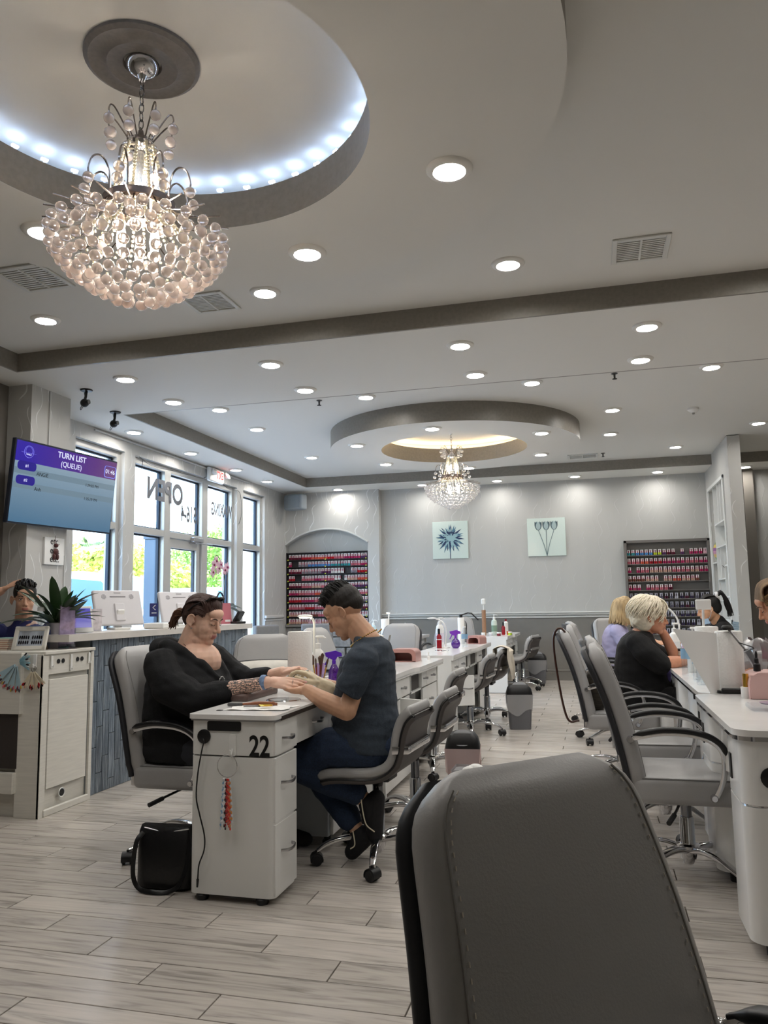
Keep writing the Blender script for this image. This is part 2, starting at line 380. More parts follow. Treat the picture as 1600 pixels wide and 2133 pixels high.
for i, (cx, cy) in enumerate(CEN):
    ro_, ri = (1.60, .87) if i == 0 else (1.51, .89)
    rg = thing('ceiling_ring', ['dropped ceiling ring over the near tables with cool cove light', 'dropped ceiling ring over the far tables with warm cove light'][i], None, (cx, cy, 0)); rg['kind'] = 'structure'
    N = 96
    MB().lathe([(ri, RING), (ro_, RING)], N, cap=False).lathe([(ri, RING + .012), (ro_, RING + .012)], N, cap=False).build('ring_soffit', WHITE, rg)
    MB().lathe([(ro_, RING), (ro_, REC + .001), (ro_ - .012, REC + .001), (ro_ - .012, RING + .001)], N, cap=False).build('outer_band', BAND, rg)
    MB().lathe([(ri, RING), (ri, RING + .185), (ri + .012, RING + .185), (ri + .012, RING + .001)], N, cap=False).build('inner_band', BAND, rg)
    MB().lathe([(ri + .012, RING + .17), (1.10, RING + .17), (1.115, RING + .17), (1.115, REC + .06), (0.0001, REC + .06)], N, cap=False).build('cove_ceiling', WHITE, rg)
    led = MB(); nl = 40
    if i == 0:
        for k in range(nl):
            a = 2 * PI * k / nl; led.box(((ri + .035) * math.cos(a), (ri + .035) * math.sin(a), RING + .222), (.014, .03, .008), rot=(0, 0, a)); led.box(((ri + .035) * math.cos(a), (ri + .035) * math.sin(a), RING + .195), (.006, .01, .05), rot=(0, 0, a), mi=1)
    else:
        led.lathe([(ri + .05, RING + .176), (ri + .05, RING + .19), (ri + .065, RING + .19), (ri + .065, RING + .176)], 64, cap=False)
    led.build('led_strip', [LEDC if i == 0 else LEDW, WPL], rg)['kind'] = 'stuff'

# ---- walls
def wallbox(name, x0, x1, y0, y1, z0, z1, m, parent=None): return struct(name, MB().box(((x0 + x1) / 2, (y0 + y1) / 2, (z0 + z1) / 2), (x1 - x0, y1 - y0, z1 - z0)), m, parent)
# window wall: solid pieces round three openings
WT = .24; G = XW - .11                    # glazing plane
OP = [(6.86, 7.74), (7.958, 10.674), (10.889, 11.70)]
wl = MB(); ztop, zbot = 3.0, .0
ys = [5.6] + [v for o in OP for v in o] + [YB + .2]
for a, b in zip(ys[0::2], ys[1::2]): wl.box((XW - WT / 2, (a + b) / 2, SOF / 2), (WT, b - a, SOF))
for a, b in OP: wl.box((XW - WT / 2, (a + b) / 2, (ztop + SOF + .05) / 2), (WT, b - a, SOF + .05 - ztop))
wall_l = struct('wall_left', wl, WALLP, label='grey wave-patterned window wall')
for a, b in ((11.70, 12.45),):            # chair rail and lower paint
    MB().box((XW + .006, (a + b) / 2, .5), (.012, b - a, 1.0)).build('lower_panel', WALLP, wall_l)
    MB().box((XW + .02, (a + b) / 2, 1.05), (.04, b - a, .05), .012).box((XW + .012, (a + b) / 2, 1.0), (.025, b - a, .03), .006).build('chair_rail', TRIMW, wall_l)
MB().box((XW + .012, 9.1, SOF - .03), (.024, 3.9, .018), .003).build('cable_raceway', TRIMW, wall_l)
pier = struct('wall_pier', MB().box(((XW - .1 - 4.61) / 2, 5.85, SOF / 2), (XW * -1 + .1 - 4.61, .52, SOF)), WALLP, label='wave-papered pier that carries the screen')
MB().box((-4.606, 5.82, 2.55), (.014, .014, 1.2)).build('cable_raceway', TRIMW, pier)
MB().box((-4.606, 6.10 - .012, .9), (.012, .012, 1.6)).build('cable_raceway', TRIMW, pier)
wallbox('wall_left_near', -5.0, -4.85, YN, 5.59, 0, SOF, DARKW)
wallbox('wall_near', XW, XR, YN - .1, YN, 0, SOF, GREYW)
wallbox('wall_right', XR, XR + .1, YN, YB + .2, 0, SOF, GREYW)
wb = struct('wall_back', MB().box(((XW + XR) / 2, YB + .05, (SOF + 1.0) / 2), (XR - XW, .1, SOF - 1.0)), WALLB, label='grey wave-patterned back wall above the chair rail')
MB().box(((XW + XR) / 2, YB + .052, .52), (XR - XW, .1, 1.04)).build('lower_panel', GREYP, wb)
# chair rail with two mouldings
rl_ = MB(); x0, x1 = -3.42, 1.74
rl_.box(((x0 + x1) / 2, YB - .02, 1.055), (x1 - x0, .05, .022), .006).box(((x0 + x1) / 2, YB - .012, 1.03), (x1 - x0, .03, .03), .006).box(((x0 + x1) / 2, YB - .008, .985), (x1 - x0, .02, .025), .006)
rl_.build('chair_rail', TRIMW, wb)
bs = struct('baseboard_back', MB().box(((x0 + x1) / 2, YB - .01, .07), (x1 - x0, .02, .14)).box(((x0 + x1) / 2, YB - .014, .152), (x1 - x0, .028, .024), .006), GREYP)
# projecting bay with the arched niche (left end of the back wall)
BX0, BX1, BY = XW, -3.42, 12.60; NX0, NX1 = -5.10, -3.62
bay = MB(); arch = [];  zs, zt = 2.26, 2.51; cxn = (NX0 + NX1) / 2; hw = (NX1 - NX0) / 2; rise = zt - zs; Ra = (hw * hw + rise * rise) / (2 * rise)
for i in range(25):
    x = NX0 + (NX1 - NX0) * i / 24; arch.append((x, zt - Ra + math.sqrt(max(0, Ra * Ra - (x - cxn) ** 2))))
def bayface(y): return [(BX0 - .02, .0), (NX0, .0)] + arch + [(NX1, .0), (BX1, .0), (BX1, SOF), (BX0 - .02, SOF)]
Mxz = Matrix(((1, 0, 0, 0), (0, 0, 1, 0), (0, 1, 0, 0), (0, 0, 0, 1)))
vsb = []; fsb = []
for k, (x, z_) in enumerate(arch):        # strip between arch and top
    vsb += [(x, BY, z_), (x, BY, SOF), (x, YB, z_)]
for k in range(24): a = 3 * k; fsb += [(a, a + 3, a + 4, a + 1), (a, a + 2, a + 5, a + 3)]
bay.add(vsb, fsb); bay.box(((NX1 + BX1) / 2, (BY + YB) / 2, SOF / 2), (BX1 - NX1, YB - BY, SOF))
bayo = struct('wall_bay', bay, WALLP, label='projecting wall bay with an arched niche')
MB().sweep(rrect(.03, .05, .008, 2), [(x, BY + .005, z_ + .012) for x, z_ in arch], upv=(0, 1, 0)).build('arch_trim', TRIMW, bayo)
STONE = mat('ledge_stone', '#8d8a86', .7, noise=(20, .25), bump=(30, .4))
for k in range(5):                        # stone below the niche
    for j in range(4):
        o = MB().box((NX0 + .19 + j * .37 + (.1 if k % 2 else 0) - .05, BY + .075 + random.uniform(-.01, .01), .09 + k * .172), (.34, .1, .16), .01).build('stone', STONE, bayo)
MB().box((cxn, BY + .04, .885), (NX1 - NX0, .14, .04), .006).build('niche_sill', mat('niche_sill_m', '#7e7b77', .5), bayo)
# right partition with the shelf niche
PX, PX1, PY = 1.75, 1.90, 10.64
part = MB(); ny0, ny1, nz0, nz1 = 11.12, 12.50, .95, 2.82
part.box(((PX + PX1) / 2, (PY + ny0) / 2, SOF / 2 + .07), (PX1 - PX, ny0 - PY, SOF + .14)); part.box(((PX + PX1) / 2, (ny1 + YB) / 2, SOF / 2), (PX1 - PX, YB - ny1, SOF))
part.box(((PX + PX1) / 2, (ny0 + ny1) / 2, nz0 / 2), (PX1 - PX, ny1 - ny0, nz0)); part.box(((PX + PX1) / 2, (ny0 + ny1) / 2, (nz1 + SOF + .15) / 2), (PX1 - PX, ny1 - ny0, SOF + .15 - nz1))
wp = struct('wall_partition', part, WALLP, label='grey partition wall with a white shelf niche')
wallbox('wall_corridor', 2.26, 2.40, 12.60, 12.735, 0, SOF, DARKW)

# ---- windows and the glass door
ALU = mat('pale_aluminium_frame', '#b9b8b4', .38, .25); DKG = mat('dark_gasket', '#1d2b3c', .5)
PANE = glassmat('window_glass', (.93, .98, 1.0), .07)
def frame_bar(mb, y0, y1, z0, z1, d=.10, x=G): mb.box((x, (y0 + y1) / 2, (z0 + z1) / 2), (d, y1 - y0, z1 - z0), .004)
def gasket(mb, y0, y1, z0, z1, t=.035):
    for a, b in ((y0, y0 + t), (y1 - t, y1)): mb.box((G - .025, (a + b) / 2, (z0 + z1) / 2), (.035, b - a, z1 - z0))
    for a, b in ((z0, z0 + t * .6), (z1 - t * .6, z1)): mb.box((G - .025, (y0 + y1) / 2, (a + b) / 2), (.03, y1 - y0, b - a))
def window(name, y0, y1, muls, lights, label):
    o = thing(name, label, None); o['kind'] = 'structure'
    f = MB(); frame_bar(f, y0, y0 + .06, 0, 3.0, .104); frame_bar(f, y1 - .06, y1, 0, 3.0, .104); frame_bar(f, y0, y1, 2.93, 3.0); frame_bar(f, y0, y1, 2.105, 2.185); frame_bar(f, y0, y1, 0, .12)
    for a, b in muls: frame_bar(f, a, b, 0, 2.95, .108)
    f.build('window_frame', ALU, o)
    for (a, b, z0, z1) in lights:
        g = MB(); gasket(g, a, b, z0, z1); p = MB().box((G - .03, (a + b) / 2, (z0 + z1) / 2), (.006, b - a, z1 - z0)).build('pane', PANE, o); g.build('gasket', DKG, p)
    return o
def win(name, y0, y1, muls, cols, label):
    L_ = []
    for a, b, low in cols:
        L_.append((a, b, 2.185, 2.93))
        if low: L_.append((a, b, .12, 2.105))
    return window(name, y0, y1, muls, L_, label)

win('window_1', 6.86, 7.74, [], [(6.92, 7.68, True)], 'tall storefront window beside the screen pier')
win('window_2', 7.958, 10.674, [(8.715, 8.86), (9.70, 9.862)], [(8.018, 8.715, True), (8.86, 9.70, False), (9.862, 10.614, True)], 'wide storefront window with the lettering over the door')
win('window_3', 10.889, 11.70, [], [(10.95, 11.64, True)], 'narrow storefront window nearest the polish rack')
dr = thing('door_1', 'glass entrance door in a pale aluminium frame', None); dr['kind'] = 'structure'
f = MB(); frame_bar(f, 8.865, 8.935, .02, 2.098, .054); frame_bar(f, 9.60, 9.695, .02, 2.098, .054); frame_bar(f, 8.865, 9.695, 1.985, 2.10, .05); frame_bar(f, 8.865, 9.695, .02, .25, .05); f.build('door_frame', ALU, dr)
g = MB(); gasket(g, 8.935, 9.60, .25, 1.985, .02); pn = MB().box((G, 9.2675, 1.118), (.006, .665, 1.735)).build('pane', PANE, dr); g.build('gasket', DKG, pn)
cl_ = MB().box((G + .08, 9.52, 2.12), (.06, .26, .06), .008).build('door_closer', STEEL, dr)
MB().tube([(G + .09, 9.45, 2.075), (G + .16, 9.62, 2.07), (G + .09, 9.93, 2.085)], .008, 6).box((G + .05, 9.42, 2.075), (.05, .05, .02)).build('closer_arm', STEEL, cl_)
MB().tube([(G + .03, 9.64, .9), (G + .08, 9.64, .92), (G + .08, 9.64, 1.18), (G + .03, 9.64, 1.2)], .012, 8).build('door_handle', STEEL, dr)
LET = mat('grey_vinyl_lettering', '#63656a', .5)
def glass_text(s_, y, z_, size, sx=1.0, bold=.0):
    o = text('window_lettering', s_, size, LET, None, (G + .062, y, z_), (rad(90), 0, rad(90)), mirror=True, sx=sx, bold=bold); return o
for s_, y, z_, size, sx, b, lab in (('OPEN', 8.72, 2.66, .36, .92, .014, 'grey vinyl word OPEN stuck on the window, seen in reverse'), ('1516-4', 9.36, 2.44, .30, .60, .008, 'grey vinyl street number 1516-4 on the window over the door, seen in reverse'), ('WAXING', 10.27, 2.60, .25, .62, .008, 'grey vinyl word WAXING on the wide window by the jamb, seen in reverse')):
    o = glass_text(s_, y, z_, size, sx, b); tag(o, lab, 'lettering')
# ================================================================== downlights
DLT = mat('downlight_trim', '#e4e2dc', .5); DLC = mat('downlight_can', '#f2eee6', .35)
def downlight_proto():
    t = thing('downlight', 'x', 'downlight')
    MB().lathe([(.104, .002), (.103, -.004), (.096, -.012), (.080, -.017), (.072, -.017)], 28, cap=False).build('trim_ring', DLT, t)
    MB().lathe([(.072, -.017), (.068, -.0025)], 28, cap=False).build('reflector', DLC, t)
    MB().lathe([(.0001, -.003), (.0685, -.003)], 28, cap=False).build('lens', LENS, t, fix=False)
    return t
dl0 = downlight_proto(); first = [True]
def downlight(x, y, z_, label, group):
    global dl0
    if first[0]: o = dl0; first[0] = False; o.location = (x, y, z_); o['label'] = label; o['group'] = group
    else: o = dup(dl0, (x, y, z_), 0, label, group)
    return o
g1 = 'downlights in the near ring'; g2 = 'downlights in the far ring'
NTH = ['nearest the window wall', 'second from the window wall', 'third from the window wall', 'fourth from the window wall', 'fifth from the window wall', 'sixth from the window wall']
for x, y, w_ in ((-.522, 3.187, 'aisle side towards the beam'), (-1.40, 3.77, 'side facing the beam'), (-2.58, 3.164, 'window side towards the beam'), (-.522, 1.87, 'aisle side away from the beam'), (-1.6, 1.29, 'side farthest from the beam'), (-2.66, 1.87, 'window side away from the beam')): downlight(x, y, RING, 'round downlight in the near ceiling ring, on its ' + w_, g1)
for x, y, w_ in ((-1.592, 8.12, 'side facing the beam'), (-2.62, 8.71, 'window side towards the beam'), (-.47, 8.73, 'aisle side towards the beam'), (-.56, 10.02, 'aisle side towards the back wall'), (-2.61, 10.02, 'window side towards the back wall'), (-1.59, 10.69, 'side facing the back wall')): downlight(x, y, RING, 'round downlight in the far ceiling ring, on its ' + w_, g2)
for k, (x, y) in enumerate(((-3.75, 4.66), (-2.033, 4.662), (-.417, 4.695), (1.2, 4.69))): downlight(x, y, REC, 'round downlight in the near tray along the beam, ' + NTH[k], 'downlights in the near tray')
for k, x in enumerate((-3.76, -2.43, -.885, .46, 1.85, 3.2)):
    downlight(x, 5.69, SOF, 'round downlight on the beam, row by the near tray, ' + NTH[k], 'beam downlights, near row'); downlight(x, 6.48, SOF, 'round downlight on the beam, row by the far tray, ' + NTH[k], 'beam downlights, far row')
for y, w_ in ((7.486, 'nearest the screen'), (8.755, 'second from the screen'), (10.055, 'third from the screen'), (11.163, 'nearest the corner speaker')): downlight(-4.825, y, SOF, 'round downlight in the soffit over the storefront windows, ' + w_, 'downlights over the windows')
for k, x in enumerate((-4.058, -2.608, -1.39, -.182, 1.034, 2.258)): downlight(x, 12.36, SOF, 'round downlight washing the back wall, ' + NTH[k], 'back wall downlights')
for x, y, w_ in ((-3.75, 7.41, 'at its window corner by the beam'), (-2.129, 7.41, 'by the beam over the reception side'), (-.471, 7.41, 'by the beam over the aisle'), (1.131, 7.40, 'by the beam over the glossy tables'), (-3.758, 8.39, 'between ring and windows, beam end'), (-3.76, 10.27, 'between ring and windows, far end'), (.30, 8.77, 'between ring and partition, beam end'), (.303, 10.05, 'between ring and partition, far end'), (2.008, 10.0, 'just short of the partition end'), (1.188, 11.21, 'beside the partition shelves'), (-.681, 11.13, 'between ring and back wall'), (3.2, 8.4, 'beyond the partition')): downlight(x, y, REC, 'round downlight in the far tray ' + w_, 'downlights in the far tray')
for y, w_ in ((2.5, 'level with its middle'), (4.2, 'towards the beam')): downlight(1.3, y, REC, 'round downlight in the near tray beside the ring ' + w_, 'downlights beside the near ring'); downlight(3.0, y, REC, 'round downlight in the near tray far from the ring ' + w_, 'downlights beside the near ring')
# ================================================================== seats
LEA = mat('grey_leather', '#a09f9e', .38, spec=.5, noise=(6, .03), bump=(220, .06))
LEAD = mat('dark_shell', '#26272b', .45, bump=(200, .03))
STI = mat('stitch_thread', '#c9c2b6', .7)
def star_base(t, rot0=0.0, R=.31, col_top=.33, sleeve=.24):
    """gas column, chrome hub, five swept legs on twin casters"""
    MB().lathe([(.024, sleeve - .04), (.024, col_top)], 16).build('gas_column', mat('column_steel', '#7d7e82', .2, 1.0), t)
    MB().lathe([(.034, .06), (.036, .075), (.036, .10), (.050, .105), (.052, .118), (.036, .124), (.032, .13), (.032, sleeve - .01), (.028, sleeve)], 20).lathe([(.02, .035), (.026, .045), (.026, .062)], 16).build('column_sleeve', CHROME, t)
    legm = MB(); P = smoothpath([(.03, 0, .098), (.10, 0, .112), (.19, 0, .108), (.26, 0, .088), (R, 0, .060)], 4)
    legm.loft([[p + V((0, y * (1 - .35 * i / len(P)), z_ * (1 - .3 * i / len(P)))) for y, z_ in rrect(.044, .028, .011, 3)] for i, p in enumerate(P)]); lm = legm.mesh('leg', CHROME)
    cm = MB().lathe([(.008, .03), (.008, .066)], 10).box((0, 0, .036), (.028, .02, .026), .005)
    arc = [(.0 + .031 * math.cos(rad(a)), .027 + .031 * math.sin(rad(a))) for a in range(-20, 201, 22)]
    cm.loft([[V((x, y, z_)) for x, z_ in arc] + [V((x * .86, y, .027 + (z_ - .027) * .86)) for x, z_ in arc[::-1]] for y in (-.027, .027)]); cmesh = cm.mesh('caster', BLACKP)
    wm = MB(); Rx = Matrix.Rotation(rad(90), 3, 'X')
    for y in (-.0185, .0185): wm.lathe([(.012, -.008), (.022, -.009), (.0265, -.006), (.0265, .006), (.022, .009), (.012, .008)], 18, (0, y, .0265), Rx)
    wmesh = wm.mesh('wheel', mat('caster_wheel', '#17171a', .35))
    for k in range(5):
        a = rot0 + 2 * PI * k / 5; inst('leg', lm, t, (0, 0, 0), (0, 0, a))
        c = inst('caster', cmesh, t, (R * math.cos(a), R * math.sin(a), 0), (0, 0, a + 1.0 + k * 1.3)); inst('wheel', wmesh, c)
def backsec(p, nrm, w, th, r, k=4): 
    return [p + nrm * x + V((0, y, 0)) for x, y in rrect(th, w, min(r, th * .49), k)]
def armchair(name, label, group, rot0=.35, arms=True, stitch=False):
    t = thing(name, label, 'chair', group=group)
    MB().cushion((0, 0, .395), (.49, .50, .115), .03, .05, crown=.012).build('seat', LEA, t)
    ring = [V((x, y, .447)) for x, y in rrect(.47, .48, .045, 4)]; MB().tube(ring, .0035, 6, closed=True).build('seat_piping', mat('piping_grey', '#6f6e6d', .5), t)
    # backrest pad and shell along a leaning spine
    SP = smoothpath([(-.205, 0, .40), (-.225, 0, .52), (-.255, 0, .66), (-.295, 0, .80), (-.345, 0, .93), (-.375, 0, 1.0)], 4); P, T, _ = frames(SP); n = len(P); pad = []; sh = []
    for i, p in enumerate(P):
        v = i / (n - 1); nr = V((T[i].z, 0, -T[i].x)); w_ = .50 - .10 * max(0, (v - .25) / .75) ** 1.2; r_ = .028
        if v > .78: q = (v - .78) / .22; w_ -= .13 * (1 - math.sqrt(max(0, 1 - (q * .93) ** 2)))
        if v < .06: w_ -= .02
        th = .07 * (1 if v < .9 else 1 - .45 * ((v - .9) / .1) ** 2)
        pad.append(backsec(p + nr * .0, nr, w_, th, r_))
        sh.append(backsec(p - nr * (.042 + .006 * v), nr, w_ + .012, .026, .012))
    e = P[-1] + T[-1] * .012; nr = V((T[-1].z, 0, -T[-1].x)); pad.append([e + (q - P[-1]) * .82 for q in pad[-1]])
    e2 = P[-1] + T[-1] * .01; sh.append([e2 + (q - P[-1]) * .93 for q in sh[-1]])
    MB().loft(pad).build('backrest', LEA, t, ang=60); MB().loft(sh).build('back_shell', LEAD, t, ang=50)
    for sg in (-1, 1):   # seam a little in from each side of the pad
        sm = []
        for i in range(1, n - 1):
            nr = V((T[i].z, 0, -T[i].x)); w_ = (pad[i][0].y - pad[i][len(pad[i]) // 2].y); w_ = max(q.y for q in pad[i]) ; sm.append(P[i] + nr * .0345 + V((0, sg * (w_ - .026), 0)))
        MB().tube(sm, .0022, 5).build('seam', mat('seam_grey', '#7d7b78', .6), t)
        if stitch:
            st = MB(); D = smoothpath(sm, 4)
            acc = 0
            for a, b in zip(D[:-1], D[1:]):
                acc += (b - a).length
                if acc > .011: acc = 0; d = (b - a).normalized(); c_ = a + V((0, -sg * .009, 0)) + V((.002, 0, .0008)); st.cyl(c_ - d * .0032, c_ + d * .0032, .0011, n=5)
            st.build('stitching', STI, t, fix=False)
        MB().box((-.235, sg * .20, .40), (.05, .035, .11), .006).build('back_bracket', CHROME, t)
        if arms:
            A = smoothpath([(-.235, sg * .245, .612), (-.20, sg * .275, .628), (-.10, sg * .285, .648), (.02, sg * .285, .642), (.10, sg * .285, .612), (.135, sg * .28, .56), (.132, sg * .275, .47), (.105, sg * .262, .395), (.09, sg * .255, .378)], 5)
            a_ = MB().sweep(rrect(.024, .008, .003, 2), A, upv=(0, sg, 0)).lathe([(.016, -.012), (.017, 0), (.013, .01)], 12, (-.235, sg * .25, .612), Matrix.Rotation(rad(90), 3, 'X')).lathe([(.017, -.012), (.017, 0), (.012, .01)], 12, (.092, sg * .262, .380), Matrix.Rotation(rad(90), 3, 'X')).build('armrest', CHROME, t, ang=50)
            B = [p + V((0, 0, 0)) for p in A[3:27]]; P2, T2, _ = frames(B); up_ = []
            for i, p in enumerate(P2):
                nn = V((-T2[i].z, 0, T2[i].x)).normalized(); q = max(.35, min(1, i / 3, (len(P2) - 1 - i) / 2)); up_.append([p + nn * (.013 + y * q) + V((0, x * q, 0)) for x, y in rrect(.044, .024, .011, 3)])
            MB().loft(up_).build('arm_pad', BLACKP, a_, ang=50)
    MB().cushion((-.01, 0, .335), (.2, .16, .03), .008).lathe([(.03, .295), (.034, .325)], 14).build('tilt_mechanism', BLACKP, t)
    MB().tube([(-.02, -.05, .325), (-.06, -.20, .305), (-.08, -.26, .295)], .006, 6).tube([(-.07, -.235, .299), (-.10, -.31, .283)], .011, 8).build('lever', BLACKP, t)
    star_base(t, rot0, .36)
    return t
AC = armchair('manicure_armchair', 'grey leather armchair the woman in the black hoodie sits in', 'client armchairs', rot0=rad(232))
AC.location = (-1.985, 3.74, 0)
def seatat(src, x, y, a, label, group): return dup(src, (x, y, 0), rad(a), label, group)
gC = 'client armchairs'
FG = armchair('manicure_armchair', 'grey leather armchair with stitched back pad at the empty place before the big table end', gC, rot0=.2, stitch=True)
seatat(AC, -2.13, 4.93, -65, 'grey leather armchair holding the piped cushion beside the reception desk', gC)
seatat(AC, -2.12, 6.75, -12, 'grey leather armchair behind the paper towel roll on the middle tables', gC)
seatat(AC, -2.05, 7.72, -105, 'grey leather armchair behind the pink nail lamp on the middle tables', gC)
seatat(AC, -2.05, 10.9, -100, 'grey leather armchair behind the white lotion pump and red spray bottle', gC)
seatat(AC, -1.93, 11.75, -75, 'grey leather armchair at the far table before the grey back wall panel', gC)
seatat(AC, .365, 3.905, 0, 'empty grey leather armchair pushed up to the rounded white table end', gC)
seatat(AC, .34, 4.75, 2, 'empty grey leather armchair between the near empty one and the woman in black', gC)
seatat(AC, .15, 5.92, 3, 'grey leather armchair the woman in the black T-shirt sits in, bag behind her', gC)
seatat(AC, .16, 7.30, -4, 'grey leather armchair between the white-haired and the blonde woman', gC)
seatat(AC, .12, 8.35, 10, 'grey leather armchair the woman in lavender sits in', gC)
seatat(AC, .35, 9.6, -60, 'grey leather armchair turned to the back wall behind the blonde woman', gC)

# ---- technicians' stools: one moulded shell, seat sweeping up into the back
def stool(name, label, group, rot0=.6):
    t = thing(name, label, 'stool', group=group)
    prof = [(.255, .392), (.245, .42), (.20, .438), (.12, .447), (.03, .449), (-.05, .458), (-.105, .49), (-.128, .545), (-.14, .62), (-.165, .69), (-.205, .735), (-.225, .742)]
    SP = smoothpath([(x, 0, z_) for x, z_ in prof], 4); P, T, _ = frames(SP); n = len(P); pad = []; sh = []
    for i, p in enumerate(P):
        v = i / (n - 1); nr = V((T[i].z, 0, -T[i].x))                  # towards the sitter
        nr = nr if True else nr
        w_ = .39 * (1 - .10 * (1 - min(1, v / .15)) ** 2); 
        if v > .62: w_ = .39 - .05 * (v - .62) / .38
        if v > .86: w_ -= .10 * (1 - math.sqrt(max(0, 1 - ((v - .86) / .14 * .9) ** 2)))
        if v < .12: w_ -= .09 * (1 - math.sqrt(max(0, 1 - ((.12 - v) / .12 * .9) ** 2)))
        th = .052 if .1 < v < .9 else .052 * (.55 + .45 * math.sin(min(v, 1 - v) / .1 * PI / 2))
        dish = .018 * math.sin(PI * v)
        pad.append([p + nr * (x - .02) + V((0, y, 0)) for x, y in rrect(th, w_, th * .46, 4)])
        off = .050 + (.004 if v > .55 else .0)
        sh.append([p - nr * (off + x) + V((0, y, 0)) for x, y in rrect(.030, w_ + .010, .014, 4)])
    MB().loft(pad).build('seat_shell_pad', LEA, t, ang=60)
    MB().loft(sh[1:-1]).build('outer_shell', mat('stool_shell', '#4b4644', .5), t, ang=50)
    edge = []
    for sg in (-1, 1): edge.append([q for q in [p - V((T[i].z, 0, -T[i].x)) * .046 + V((0, sg * (max(s_.y for s_ in pad[i]) - .002), 0)) for i, p in enumerate(P)]])
    for E_ in edge: MB().tube(E_, .008, 6).build('edge_trim', BLACKP, t)
    bb = MB(); bz = [V((-.214 + .07 * max(0, (abs(y) - .185) / .022), math.copysign(min(abs(y), .204), y), .548)) for y in [(-.207 + .414 * i / 16) for i in range(17)]]
    bb.sweep(rrect(.006, .035, .002, 2), bz).build('lumbar_band', CHROME, t)
    MB().cushion((.0, 0, .388), (.16, .14, .03), .01).lathe([(.022, .33), (.03, .375)], 14).build('seat_plate', BLACKP, t)
    MB().tube([(0, -.05, .372), (.0, -.17, .35)], .006, 6).box((0, -.19, .347), (.03, .05, .012), .003).build('lever', BLACKP, t)
    star_base(t, rot0, .30, .38, .25)
    return t
gS = 'technician stools'
ST = stool('technician_stool', 'grey moulded stool the man in the dark T-shirt sits on', gS, rot0=rad(90 + 14)); ST.location = (-1.05, 3.776, 0); ST.rotation_euler = (0, 0, rad(176))
seatat(ST, -1.01, 4.42, 178, 'empty grey moulded stool directly behind the man', gS)
seatat(ST, -1.18, 5.745, 178, 'empty grey moulded stool tucked in at the table with the rose-gold lamp', gS)
seatat(ST, -1.16, 7.45, 176, 'empty grey moulded stool at the open cabinet door', gS)
seatat(ST, -1.12, 8.36, 172, 'empty grey moulded stool hung with a beige towel', gS)
seatat(ST, -1.09, 11.22, 185, 'grey moulded stool at the far table before the back wall', gS)
seatat(ST, -1.05, 11.86, 165, 'grey moulded stool closest to the back wall', gS)
FG.location = (.148, 1.01, 0); FG.rotation_euler = (0, 0, rad(-44))
for ch in FG.children:                      # its gas lift is set lower
    if ch.name.split('.')[0] not in ('leg', 'caster', 'column_sleeve'): ch.location.z -= .05
# ================================================================== tables
QTZ = mat('white_quartz', '#e8e7e5', .16, noise=(5, .05), spec=.5)
LAM = mat('white_laminate', '#e4e4e1', .36, noise=(3, .02))
LAMG = mat('white_gloss', '#eaeae8', .16)
EDG = mat('dark_edge', '#35302d', .4); CUB_SHADE = mat('cubby_shade', '#4a4744', .7); GRYP = mat('cool_grey_panel', '#aab0b5', .4)
def handle(parent, x, y, z_, w=.09, nx=1, ang=0):
    """bow handle on a front that faces +-x, spanning y"""
    P = smoothpath([(x, y - w / 2, z_), (x + nx * .022, y - w * .38, z_), (x + nx * .028, y, z_ - .004), (x + nx * .022, y + w * .38, z_), (x, y + w / 2, z_)], 4)
    return MB().sweep(rrect(.005, .013, .002, 2), P).build('handle', STEEL, parent)
def front(t, name, x, y0, y1, z0, z1, hz=None, th=.018, m=None, hw=.09, hy=None):
    d = MB().box((x + th / 2, (y0 + y1) / 2, (z0 + z1) / 2), (th, y1 - y0 - .004, z1 - z0 - .004), .002).build(name, m or LAM, t)
    if hz is not None: handle(d, x + th, (y0 + y1) / 2 if hy is None else hy, hz, hw)
    return d
# ---- station 22 (local origin at its near right floor corner line)
t = thing('manicure_table', 'white drawer table with black number 22 between the woman and the man', 'table', (-1.5, 3.1, 0)); X0, X1 = -.20, .19
Lt = 1.66
tp = MB().prism([(x, y + Lt / 2 - .01) for x, y in rrect(.405, Lt, .03, 4)], .741, .76).build('tabletop', QTZ, t)
MB().prism([(x, y + Lt / 2 - .008) for x, y in rrect(.398, Lt - .012, .028, 4)], .733, .741).build('edge_band', STEEL, t)
MB().box((X1 + .010, Lt / 2 + .02, .741), (.006, Lt - .08, .018)).build('dark_edge_strip', EDG, t)
ped = MB().prism([(x, y + .128) for x, y in rrect(.385, .245, .03, 4)], .028, .585); ped.build('pedestal', LAM, t)
MB().prism([(x, y + .128) for x, y in rrect(.385, .245, .03, 4)], .592, .733).build('pedestal_cap', LAM, t)
MB().box((-.03, .86, .66), (.33, 1.30, .14)).build('apron', LAM, t)
MB().box((-.02, 1.16, .385), (.36, .76, .66), .004).build('far_pedestal', GRYP, t)
front(t, 'drawer', X1 - .014, .014, .262, .594, .731, .655, hw=.10); front(t, 'drawer', X1 - .03, .27, .78, .594, .731, .665, hy=.56, hw=.12); front(t, 'drawer', X1 - .03, .79, 1.6, .594, .731, .665, hw=.12)
front(t, 'drawer', X1 - .014, .014, .258, .322, .586, .475, hw=.12); front(t, 'drawer', X1 - .014, .014, .258, .032, .318, .20, hw=.12)
for z0, z1, h in ((.06, .3, .22), (.305, .57, .48)):
    front(t, 'drawer', X1 - .03, .80, 1.16, z0, z1, h, hw=.12); front(t, 'drawer', X1 - .03, 1.17, 1.53, z0, z1, h, hw=.12)
